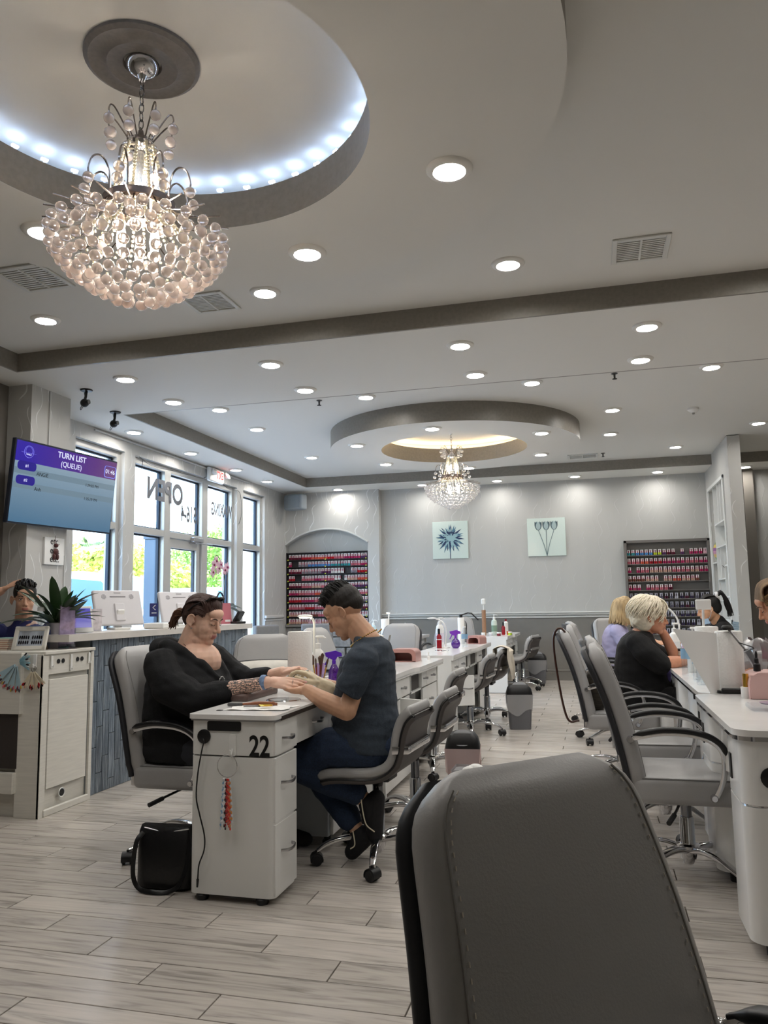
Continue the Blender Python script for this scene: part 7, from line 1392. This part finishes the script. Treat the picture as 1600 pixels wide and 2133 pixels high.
# ------------------------------------------------------------------ 2: the man in the dark T-shirt
Mn = person('man in a dark grey T-shirt and jeans bending over the woman\'s nails', (-1.03, 3.776, 0)); SK, LP, _ = skinmat('m', '#c99d80', '#a86c62')
hd = Head((-1.205, 3.765, 1.178), 180 - 2, -33, 0, 1.0); b = MB(); hd.build(b, .004, .5); L_ = lambda c: hd.dot(c)
chain(b, [(-1.165, 3.765, 1.13), (-1.085, 3.765, 1.03)], [.058, .066]); ell(b, (-1.07, 3.765, .93), (.10, .15, .12)); ell(b, (-1.06, 3.765, .70), (.10, .13, .22))
chain(b, [(-1.07, 3.62, .93), (-1.13, 3.545, .725), (-1.245, 3.565, .765), (-1.345, 3.60, .81)], [.040, .046, .044, .030]); chain(b, [(-1.08, 3.92, .93), (-1.17, 3.98, .74), (-1.35, 3.87, .81)], [.04, .044, .032])
hand(b, (-1.350, 3.602, .812), (-.96, .22, -.10), (.1, -.35, -.93), (.1, .9, -.25), (.38, .42, .45, .5), (.8, .35, -.4), 1.0, .02)
me = remesh(b, .0034, 3)
def mmask(c):
    h = L_(c); ix = np.zeros(len(c)); ix[(np.abs(h[:, 1]) < .0205) & (h[:, 0] > .089) & (h[:, 2] < -.062) & (h[:, 2] > -.083)] = 1; return ix
paint(me, mmask, [SK, LP]); put(Mn, 'body', me)
TS = mat('charcoal_tee', '#343d48', .9, noise=(90, .15), bump=(260, .2)); c = MB()
torso(c, [((-1.085, 3.765, 1.062), .066, .076), ((-1.072, 3.765, 1.03), .082, .115), ((-1.075, 3.765, .985), .105, .178), ((-1.09, 3.765, .92), .128, .192), ((-1.10, 3.765, .83), .142, .190), ((-1.105, 3.765, .74), .150, .182), ((-1.10, 3.765, .65), .163, .184), ((-1.085, 3.765, .56), .172, .190), ((-1.07, 3.765, .515), .170, .188)])
sleeve(c, [(-1.07, 3.64, .985), (-1.07, 3.585, .945), (-1.095, 3.555, .88), (-1.13, 3.545, .805)], [.066, .078, .072, .066]); sleeve(c, [(-1.08, 3.89, .985), (-1.09, 3.945, .945), (-1.12, 3.975, .88), (-1.155, 3.985, .80)], [.066, .078, .072, .066])
put(Mn, 't_shirt', remesh(c, .006, 2, (.0085, 7, (1, 1, 2.6))), TS)
JN = mat('blue_denim', '#223149', .85, noise=(160, .25), bump=(400, .25)); j = MB()
ell(j, (-1.03, 3.776, .545), (.165, .185, .095)); chain(j, [(-1.05, 3.68, .535), (-1.25, 3.66, .535), (-1.415, 3.655, .47)], [.10, .095, .078]); chain(j, [(-1.415, 3.655, .45), (-1.28, 3.67, .385), (-1.135, 3.69, .325)], [.078, .066, .058])
chain(j, [(-1.05, 3.87, .535), (-1.25, 3.87, .53), (-1.42, 3.85, .46)], [.10, .09, .078]); chain(j, [(-1.42, 3.85, .44), (-1.31, 3.78, .31), (-1.185, 3.74, .19)], [.078, .066, .060]); put(Mn, 'jeans', remesh(j, .0065, 2, (.007, 14, (1, 1, 1))), JN)
b = MB(); 
for A, B in (((-1.14, 3.69, .325), (-1.09, 3.695, .29)), ((-1.19, 3.74, .195), (-1.15, 3.735, .15))): cap(b, A, B, .038, .036)
put(Mn, 'ankle', remesh(b, .007, 2), SK)
for k, (h_, a_, t_) in enumerate((((-1.035, 3.695, .30), (-1.075, 3.695, .275), (-1.045, 3.70, .13)), ((-1.065, 3.735, .145), (-1.13, 3.735, .12), (-1.165, 3.72, .045)))):
    s = MB(); h_, a_, t_ = V(h_), V(a_), V(t_); chain(s, [h_, (h_ + t_) / 2 + (a_ - h_) * .2, t_], [.042, .046, .038]); chain(s, [a_, (a_ + t_) / 2], [.048, .044]); put(Mn, 'shoe', remesh(s, .006, 2), mat('black_sneaker', '#141418', .7, noise=(60, .3)))
    q = MB(); q.M = Matrix.Translation(-Mn.location); q.tube(smoothpath([a_ + V((-.02, -.052, .03)), a_ + V((-.01, -.056, -.03)), (a_ + t_) / 2 + V((-.01, -.056, -.01)), t_ + V((.01, -.046, .03))], 5), .003, 5); q.build('shoe_stripe', mat('cream_stripe', '#d8d0b8', .6), Mn)
gl = MB(); wv = V((-1.362, 3.855, .812)); tp_ = hand(gl, wv, (-.72, -.25, .62), (.55, .1, .80), (-.2, -1, .1), (.55, .65, .7, .7), (.7, .5, -.35), 1.04, .0, grow=.0015); cap(gl, (-1.32, 3.87, .79), wv, .036, .034); put(Mn, 'latex_glove', remesh(gl, .004, 3, (.0016, 40, (1, 1, 1))), mat('cream_latex', '#d6c7a8', .45, noise=(25, .06)))
BLK = hairmat('black', '#0f0d0d', .3); hb = MB(); hd.e(hb, (-.026, 0, .052), (.094, .0785, .082)); hd.e(hb, (-.060, 0, .018), (.058, .066, .054)); hd.e(hb, (-.03, 0, .02), (.070, .0775, .04)); put(Mn, 'hair_sides', remesh(hb, .005, 2), hairmat('fade', '#1c1714', .2)); paths = []
for k in range(330):
    a = rp.uniform(0, 2 * PI); r = math.sqrt(rp.random()); x = -.012 + .085 * r * math.cos(a); y = .066 * r * math.sin(a); z = .040 + .094 * math.sqrt(max(0, 1 - ((x + .022) / .1) ** 2 - (y / .082) ** 2)); l = .030 + .012 * rp.random(); fwd = .5 + .5 * max(0, x / .07); o_ = hd.p(x, y, z - .008); paths.append([o_, hd.p(x + .010 * fwd, y * 1.04, z + l * .55), hd.p(x + .026 * fwd + rp.uniform(-.006, .006), y * 1.08 + rp.uniform(-.005, .005), z + l * (1.0 - .15 * fwd))])
strands(Mn, 'hair_top', paths, .0050, BLK, tip=.25); finish_face(hd, Mn, BLK)
nk = MB(); nk.M = Matrix.Translation(-Mn.location); NP = [V((-1.085 - .075 * math.cos(a) - .01, 3.765 + .092 * math.sin(a), 1.052 - .045 * math.cos(a))) for a in [rad(-150 + 300 * k / 44) for k in range(45)]]
for p in NP: nk.ball(p, .0042, 6, 5)
nk.build('gold_chain', GOLD, Mn, fix=False)
tl_ = thing('nail_tool', 'slim white nail tool in the man\'s gloved hand', 'tool', tuple(wv)); q = MB(); q.M = Matrix.Translation(-wv); q.cyl(wv + V((-.06, -.03, .075)), wv + V((-.12, -.045, .05)), .005, .004, 8); q.build('grip', WPL, tl_); q = MB(); q.M = Matrix.Translation(-wv); q.cyl(wv + V((-.12, -.045, .05)), wv + V((-.145, -.052, .04)), .004, .002, 8); q.build('tip', BLACKP, tl_)

# ------------------------------------------------------------------ 3: the woman with white curls
B_ = person('white-haired woman in a black T-shirt resting her chin on her hand', (.24, 5.72, 0)); SK, LP, _ = skinmat('b', '#c98e70', '#a8685c')
hd = Head((.375, 5.69, 1.105), 3, -8, 0, 1.0); b = MB(); hd.build(b, .006); L_ = lambda c: hd.dot(c)
chain(b, [(.345, 5.70, 1.04), (.29, 5.71, .95)], [.06, .07]); ell(b, (.28, 5.71, .85), (.11, .16, .14)); ell(b, (.25, 5.71, .65), (.12, .16, .2))
chain(b, [(.28, 5.56, .88), (.375, 5.475, .78), (.47, 5.50, .795), (.60, 5.60, .80)], [.04, .048, .045, .030]); hand(b, (.60, 5.60, .80), (.95, .3, -.1), (0, -.5, .85), (0, .85, .5), (.3, .3, .3, .35), k=.95)
chain(b, [(.30, 5.86, .88), (.50, 5.93, .80), (.545, 5.90, .80), (.455, 5.73, .985)], [.04, .044, .044, .030]); hand(b, (.462, 5.74, .975), (-.25, -.35, .9), (.85, -.3, .2), (.3, .9, .2), (.75, .8, .85, .9), (.6, .4, .2), .92)
me = remesh(b, .0045, 3); paint(me, mmask, [SK, LP]); put(B_, 'body', me)
BT = mat('black_tee', '#0c0c0e', .9, bump=(200, .2)); c = MB(); torso(c, [((.30, 5.71, 1.0), .07, .085), ((.285, 5.71, .97), .10, .15), ((.275, 5.71, .92), .13, .20), ((.285, 5.71, .82), .165, .21), ((.295, 5.71, .70), .185, .215), ((.295, 5.71, .58), .195, .22), ((.285, 5.71, .48), .19, .22)]); chain(c, [(.27, 5.53, .92), (.33, 5.48, .85), (.40, 5.48, .79)], [.08, .082, .075]); chain(c, [(.29, 5.89, .92), (.36, 5.93, .85), (.45, 5.93, .80)], [.08, .082, .075]); put(B_, 't_shirt', remesh(c, .007, 3, (.008, 8, (1, 1, 1.6))), BT)
q = MB(); q.M = Matrix.Translation(-B_.location); ell(q, (.455, 5.64, .70), (.03, .06, .07)); q.build('shirt_print', mat('violet_print', '#4a4078', .7, noise=(20, .4)), B_)
j = MB(); chain(j, [(.24, 5.60, .53), (.58, 5.58, .53), (.60, 5.58, .33)], [.115, .09, .07]); chain(j, [(.24, 5.84, .53), (.58, 5.86, .53), (.60, 5.86, .33)], [.115, .09, .07]); put(B_, 'shorts', remesh(j, .009, 3), mat('black_bottoms', '#121214', .9, noise=(30, .3)))
b = MB(); [chain(b, [(.60, y, .38), (.56, y, .10)], [.058, .04]) for y in (5.58, 5.86)]; put(B_, 'lower_legs', remesh(b, .009, 2), SK)
for y in (5.58, 5.86):
    s = MB(); chain(s, [(.54, y, .045), (.68, y, .038)], [.045, .035]); put(B_, 'shoe', remesh(s, .008, 2), mat('black_slip_on', '#111113', .7))
WH = hairmat('white_blonde', '#e9dfc9', .12); hb = MB(); hd.e(hb, (-.035, 0, .035), (.115, .10, .10)); hd.e(hb, (-.05, 0, -.03), (.095, .098, .085)); put(B_, 'hair_base', remesh(hb, .007, 2, (.012, 22, (1, 1, 1))), WH); paths = []
for k in range(300):
    a = rp.uniform(.55, 2 * PI - .55); x, y = math.cos(a), math.sin(a); t0 = rp.random(); top = V((-.02 + .05 * t0 * x, .045 * t0 * y, .138 - .02 * t0)); l = rp.uniform(.55, 1.0); ph = rp.uniform(0, 6.3); P_ = []
    for i in range(9):
        f = i / 8 * l; th = f * 2.05; rr = .128 + .011 * math.sin(f * 9 + ph); q = V((-.035 + rr * x * math.sin(th) + (.012 if x > .3 else 0), rr * .90 * y * math.sin(th), 0.020 + (.124 + .006 * math.sin(f * 9 + ph)) * math.cos(th))); q = q.lerp(top, max(0, 1 - f * 6)) + V((-y, x, 0)) * (.016 * math.sin(f * 11 + ph) * min(1, f * 3)); P_.append(hd.p(*q))
    paths.append(P_)
for k in range(26):
    y = rp.uniform(-.055, .055); P_ = [hd.p(.02, y * .7, .135), hd.p(.07, y + rp.uniform(-.01, .01), .115), hd.p(.098, y * 1.15 + rp.uniform(-.015, .015), .075), hd.p(.094, y * 1.25 + rp.uniform(-.02, .02), .045 + 3 * y * y)]; paths.append(P_)
strands(B_, 'hair_curls', paths, .0062, WH, 5, .35); finish_face(hd, B_, hairmat('grey_brow', '#8a7a66'))

B_.location += V((.015, .18, 0))
# ------------------------------------------------------------------ 4: the blonde woman in lavender
C_ = person('woman with shoulder-length blonde hair in a lavender shirt, seen from behind', (.15, 8.3, 0)); SK, LP, _ = skinmat('c', '#d2a283', '#b0706a')
hd = Head((.315, 8.22, 1.12), 18, -10, 0, 1.0); b = MB(); hd.build(b); L_ = lambda c: hd.dot(c); chain(b, [(.29, 8.24, 1.06), (.24, 8.26, .95)], [.055, .065]); ell(b, (.22, 8.27, .80), (.10, .16, .2)); chain(b, [(.22, 8.08, .92), (.34, 8.04, .74), (.56, 8.1, .80)], [.05, .045, .03]); chain(b, [(.22, 8.46, .92), (.34, 8.50, .74), (.58, 8.36, .80)], [.05, .045, .03]); hand(b, (.56, 8.10, .80), (.95, .2, 0), (0, -.3, .95), (0, .95, .3), k=.95); hand(b, (.58, 8.36, .80), (.95, -.2, 0), (0, .3, .95), (0, -.95, .3), k=.95)
me = remesh(b, .006, 3); paint(me, mmask, [SK, LP]); put(C_, 'body', me); c = MB(); torso(c, [((.235, 8.265, .995), .065, .075), ((.22, 8.265, .965), .09, .14), ((.21, 8.27, .91), .12, .195), ((.205, 8.27, .80), .14, .20), ((.20, 8.27, .65), .15, .20), ((.20, 8.27, .48), .175, .21)]); chain(c, [(.21, 8.09, .92), (.27, 8.04, .83), (.35, 8.03, .75)], [.07, .07, .06]); chain(c, [(.21, 8.45, .92), (.27, 8.5, .83), (.35, 8.5, .75)], [.07, .07, .06]); put(C_, 'shirt', remesh(c, .008, 3, (.008, 10, (1, 1, 1.8))), mat('lavender_cotton', '#a7a4c6', .85, bump=(200, .2)))
j = MB(); chain(j, [(.18, 8.17, .52), (.56, 8.15, .52), (.58, 8.15, .1)], [.11, .085, .055]); chain(j, [(.18, 8.38, .52), (.56, 8.40, .52), (.58, 8.40, .1)], [.11, .085, .055]); put(C_, 'trousers', remesh(j, .01, 3), mat('dark_trousers', '#2b2d33', .85))
BL = hairmat('blonde', '#b39a72', .3); hb = MB(); hd.e(hb, (-.028, 0, .035), (.105, .086, .096)); hd.e(hb, (-.05, 0, -.06), (.08, .088, .10)); put(C_, 'hair_base', remesh(hb, .007, 2), BL); paths = []
for k in range(150):
    a = rp.uniform(.9, 2 * PI - .9); x, y = math.cos(a), math.sin(a); top = hd.p(-.02 + .02 * x, .015 * y, .134); paths.append([top, hd.p(-.03 + .095 * x, .082 * y, .085), hd.p(-.035 + .115 * x, .098 * y, .0), hd.p(-.04 + .112 * x, .104 * y, -.07), hd.p(-.045 + .105 * x + rp.uniform(-.012, .012), .112 * y + rp.uniform(-.01, .01), -.125 - rp.random() * .035)])
strands(C_, 'hair', paths, .0075, BL, 6, .4); finish_face(hd, C_, BL)

# ------------------------------------------------------------------ 5: the masked technician
D_ = person('technician with a black ponytail, white scrunchie and lowered blue mask', (1.22, 8.2, 0)); SK, LP, _ = skinmat('d', '#c99a78', '#a8685c')
hd = Head((1.075, 8.15, 1.13), 176, -16, 0, 1.0); b = MB(); hd.build(b, 0, .6); L_ = lambda c: hd.dot(c); chain(b, [(1.11, 8.16, 1.07), (1.17, 8.18, .97)], [.05, .06]); ell(b, (1.2, 8.2, .80), (.10, .15, .2)); chain(b, [(1.17, 8.02, .93), (1.10, 7.98, .76), (.90, 8.05, .82)], [.046, .04, .028]); chain(b, [(1.17, 8.38, .93), (1.08, 8.40, .76), (.88, 8.28, .80)], [.046, .04, .028]); hand(b, (.90, 8.05, .82), (-.95, .2, 0), (0, -.3, .95), (0, -.95, -.3), k=.92); hand(b, (.88, 8.28, .80), (-.95, -.2, 0), (0, .3, .95), (0, .95, -.3), k=.92)
me = remesh(b, .0055, 3); paint(me, mmask, [SK, LP]); put(D_, 'body', me); c = MB(); ell(c, (1.19, 8.2, .88), (.115, .19, .13)); ell(c, (1.2, 8.2, .70), (.125, .18, .2)); ell(c, (1.22, 8.2, .53), (.16, .19, .1)); chain(c, [(1.165, 8.18, 1.0), (1.18, 8.19, .94)], [.068, .11]); chain(c, [(1.17, 8.03, .93), (1.10, 7.98, .78), (.98, 8.02, .80)], [.075, .065, .05]); chain(c, [(1.17, 8.37, .93), (1.08, 8.40, .78), (.97, 8.33, .79)], [.075, .065, .05]); put(D_, 'top', remesh(c, .008, 3, (.006, 10, (1, 1, 1.5))), mat('black_top', '#141316', .85))
j = MB(); chain(j, [(1.22, 8.1, .52), (1.12, 8.1, .50), (1.12, 8.1, .1)], [.1, .09, .055]); chain(j, [(1.22, 8.3, .52), (1.12, 8.3, .50), (1.12, 8.3, .1)], [.1, .09, .055]); put(D_, 'trousers', remesh(j, .01, 3), mat('dark_trousers', '#2b2d33', .85))
hb = MB(); hd.e(hb, (-.024, 0, .040), (.100, .0815, .091)); hd.e(hb, (-.062, 0, .0), (.060, .066, .072)); put(D_, 'hair_cap', remesh(hb, .006, 2), BLK); paths = []
for k in range(70): y = rp.uniform(-.07, .07); paths.append([hd.p(.078 - 5 * y * y, y, .07 - 6 * y * y), hd.p(.0, y * 1.1, .132 - 6 * y * y), hd.p(-.07, y * .9, .118 - 4 * y * y), hd.p(-.105, y * .3, .085)])
for k in range(70):
    a = rp.uniform(0, 2 * PI); r = rp.random(); paths.append([hd.p(-.10, .012 * r * math.cos(a), .09 + .012 * r * math.sin(a)), hd.p(-.14 - .02 * r, .035 * r * math.cos(a), .115 + .02 * r * math.sin(a)), hd.p(-.158 - .03 * r, .045 * r * math.cos(a), .06), hd.p(-.155 - .035 * r + rp.uniform(-.01, .01), .05 * r * math.cos(a), -.02), hd.p(-.15 - .03 * r + rp.uniform(-.02, .02), .05 * r * math.cos(a), -.08 - .05 * rp.random())])
strands(D_, 'hair', paths, .0055, BLK); finish_face(hd, D_, BLK)
q = MB(); q.M = Matrix.Translation(-D_.location); q.tube([hd.p(-.112 + .006 * math.cos(3 * a), .028 * math.cos(a), .092 + .028 * math.sin(a)) for a in [2 * PI * k / 20 for k in range(20)]], .014, 8, closed=True); q.build('scrunchie', mat('white_fluff', '#dcdada', .9, bump=(120, .6)), D_)
q = MB(); q.M = Matrix.Translation(-D_.location); q.grid(lambda u_, v_: hd.p(.082 - .05 * (u_ * 2 - 1) ** 2 + .004, (u_ * 2 - 1) * .062, -.085 - .05 * v_), 14, 6); q.tube(smoothpath([hd.p(.03, .068, -.09), hd.p(.0, .082, -.05), hd.p(-.015, .088, .0)], 4), .002, 5).tube(smoothpath([hd.p(.03, -.068, -.09), hd.p(.0, -.082, -.05), hd.p(-.015, -.088, .0)], 4), .002, 5); q.build('face_mask', mat('mask_blue', '#9fb9cf', .8), D_, fix=False)

# ------------------------------------------------------------------ 6: the technician in pink
E_ = person('technician in a pink top with streaked hair clipped up, looking down', (1.28, 4.9, 0)); SK, LP, _ = skinmat('e', '#bd8a6c', '#a8625a')
hd = Head((.955, 4.87, 1.185), 178, -26, 0, 1.0); b = MB(); hd.build(b, .002, .8); L_ = lambda c: hd.dot(c); chain(b, [(.995, 4.87, 1.12), (1.09, 4.87, 1.0)], [.052, .065]); ell(b, (1.15, 4.88, .82), (.11, .16, .2)); chain(b, [(1.11, 4.68, .96), (1.06, 4.63, .78), (.90, 4.74, .80)], [.05, .042, .028]); chain(b, [(1.12, 5.06, .96), (1.05, 5.12, .78), (.88, 5.0, .80)], [.05, .042, .028]); hand(b, (.90, 4.74, .80), (-.9, .3, 0), (0, -.3, .95), (0, -.95, -.3), k=.92); hand(b, (.88, 5.0, .80), (-.95, -.2, 0), (0, .3, .95), (0, .95, -.3), k=.92)
me = remesh(b, .004, 3); paint(me, mmask, [SK, LP]); put(E_, 'body', me); c = MB(); torso(c, [((1.075, 4.875, 1.03), .06, .07), ((1.095, 4.875, .99), .09, .14), ((1.115, 4.88, .93), .115, .185), ((1.15, 4.88, .80), .13, .185), ((1.2, 4.88, .64), .145, .185), ((1.25, 4.88, .48), .165, .2)]); chain(c, [(1.10, 4.69, .96), (1.05, 4.63, .80), (.96, 4.70, .80)], [.07, .066, .052]); chain(c, [(1.11, 5.05, .96), (1.05, 5.12, .80), (.95, 5.04, .80)], [.07, .066, .052]); put(E_, 'top', remesh(c, .007, 3, (.007, 10, (1, 1, 1.6))), mat('rose_top', '#b0566e', .8))
j = MB(); chain(j, [(1.28, 4.78, .52), (1.10, 4.78, .50), (1.10, 4.78, .1)], [.1, .09, .055]); chain(j, [(1.28, 4.98, .52), (1.10, 4.98, .50), (1.10, 4.98, .1)], [.1, .09, .055]); put(E_, 'trousers', remesh(j, .01, 3), mat('dark_trousers', '#2b2d33', .85))
SB = hairmat('streaked', '#5c432c', .35); hb = MB(); hd.e(hb, (-.026, 0, .042), (.101, .083, .092)); hd.e(hb, (-.062, 0, .0), (.060, .066, .072)); put(E_, 'hair_cap', remesh(hb, .006, 2), hairmat('brown_dark', '#4a3526')); pa, pb = [], []
for k in range(170):
    y = rp.uniform(-.074, .074); P_ = [hd.p(.084 - 5.5 * y * y, y * .96, .070 - 6.5 * y * y), hd.p(.03, y * 1.15, .138 - 6 * y * y), hd.p(-.05, y * 1.05, .138 - 6 * y * y), hd.p(-.11, y * .4, .09), hd.p(-.13, y * .2, .075)]; (pa if k % 3 else pb).append(P_)
for k in range(80):
    sg = rp.choice((-1, 1)); z0 = rp.uniform(.015, .06); P_ = [hd.p(.06, sg * .064, z0), hd.p(.0, sg * .084, z0 + .012), hd.p(-.06, sg * .077, z0 + .03), hd.p(-.115, sg * .03, .07), hd.p(-.13, 0, .075)]; (pa if k % 3 else pb).append(P_)
for k in range(40): a = rp.uniform(0, 2 * PI); P_ = [hd.p(-.12, .02 * math.cos(a), .075 + .02 * math.sin(a)), hd.p(-.155, .04 * math.cos(a), .09 + .04 * math.sin(a)), hd.p(-.16, .03 * math.cos(a + 1), .10 + .03 * math.sin(a + 1)), hd.p(-.13, .02 * math.cos(a + 2), .10)]; (pa if k % 3 else pb).append(P_)
strands(E_, 'hair', pa, .005, SB); strands(E_, 'hair_streaks', pb, .005, hairmat('streak', '#94764c', .25)); finish_face(hd, E_, hairmat('brown_dark', '#4a3526'))
q = MB(); q.M = Matrix.Translation(-E_.location); q.ball(hd.p(-.005, .086, -.046), .006, 8, 6); q.build('earring', mat('pearl', '#e8e4dc', .2), E_); q = MB(); q.M = Matrix.Translation(-E_.location)
for k in range(4): q.tube(smoothpath([hd.p(-.12, .03, .11 - .02 * k), hd.p(-.14, .055, .10 - .02 * k), hd.p(-.16, .04, .095 - .02 * k)], 3), .006, 6)
q.ball(hd.p(-.085, .05, .125), .016, 8, 6); q.build('claw_clip', BLACKP, E_)

E_.location += V((.045, .0, 0))
# ------------------------------------------------------------------ 7: the man at reception
F_ = person('man in a navy T-shirt behind the potted plant, hand to his head', (-4.15, 5.05, 0)); SK, LP, _ = skinmat('f', '#c69a80', '#a8685c')
hd = Head((-4.10, 4.98, 1.30), -48, -4, 0, 1.0); b = MB(); hd.build(b, .002); L_ = lambda c: hd.dot(c); chain(b, [(-4.12, 5.0, 1.24), (-4.14, 5.03, 1.12)], [.058, .068]); ell(b, (-4.15, 5.05, .95), (.15, .12, .22)); chain(b, [(-4.32, 4.92, 1.07), (-4.46, 4.80, 1.20), (-4.26, 4.92, 1.36)], [.05, .043, .03]); hand(b, (-4.26, 4.92, 1.36), (.75, .25, .5), (-.3, -.7, .5), (.2, .6, .6), (.4, .4, .4, .4), k=.98); chain(b, [(-3.99, 5.18, 1.07), (-3.92, 5.18, .82), (-3.95, 4.98, .80)], [.05, .044, .03]); hand(b, (-3.95, 4.98, .80), (0, -1, 0), (0, 0, 1), (-1, 0, 0))
me = remesh(b, .005, 3); paint(me, mmask, [SK, LP]); put(F_, 'body', me); c = MB(); ell(c, (-4.15, 5.05, 1.0), (.20, .13, .13)); ell(c, (-4.15, 5.06, .82), (.17, .13, .25)); ell(c, (-4.15, 5.08, .58), (.19, .16, .12)); chain(c, [(-4.14, 5.03, 1.12), (-4.15, 5.04, 1.05)], [.075, .12]); chain(c, [(-4.31, 4.94, 1.06), (-4.40, 4.86, 1.13)], [.08, .072]); chain(c, [(-3.99, 5.16, 1.06), (-3.94, 5.19, .92)], [.08, .072]); put(F_, 't_shirt', remesh(c, .008, 3, (.006, 9, (1, 1, 1.5))), mat('navy_tee', '#1c2150', .85))
j = MB(); chain(j, [(-4.22, 5.08, .55), (-4.20, 4.75, .52), (-4.2, 4.75, .06)], [.11, .08, .055]); chain(j, [(-4.06, 5.08, .55), (-4.0, 4.78, .52), (-4.0, 4.78, .06)], [.11, .08, .055]); put(F_, 'trousers', remesh(j, .01, 3), mat('dark_trousers', '#2b2d33', .85))
hb = MB(); hd.e(hb, (-.02, 0, .046), (.101, .082, .092)); hd.e(hb, (-.062, 0, .01), (.060, .066, .070)); put(F_, 'hair_cap', remesh(hb, .006, 2), BLK); paths = []
for k in range(110): a = rp.uniform(0, 2 * PI); r = math.sqrt(rp.random()); x = -.01 + .09 * r * math.cos(a); y = .072 * r * math.sin(a); z = .045 + .092 * math.sqrt(max(0, 1 - ((x + .02) / .105) ** 2 - (y / .086) ** 2)); paths.append([hd.p(x, y, z - .006), hd.p(x + .012, y * 1.05, z + .012), hd.p(x + .03, y * 1.1, z + .008 - .02 * max(0, x / .07))])
strands(F_, 'hair_top', paths, .006, BLK); finish_face(hd, F_, BLK, True)
sf = thing('desk_stool', 'black stool the reception man sits on behind the counter', 'stool', (-4.15, 5.08, 0)); MB().lathe([(.18, .40), (.19, .43), (.18, .46)], 20).build('seat', BLACKP, sf); star_base(sf, .3, .28, .40, .25)
sd_ = dup(ST, (1.25, 8.2, 0), 0, 'grey moulded stool of the masked technician', gS); sd_.rotation_euler = (0, 0, rad(180)); se_ = dup(ST, (1.30, 4.88, 0), rad(180), 'grey moulded stool of the technician in pink', gS)
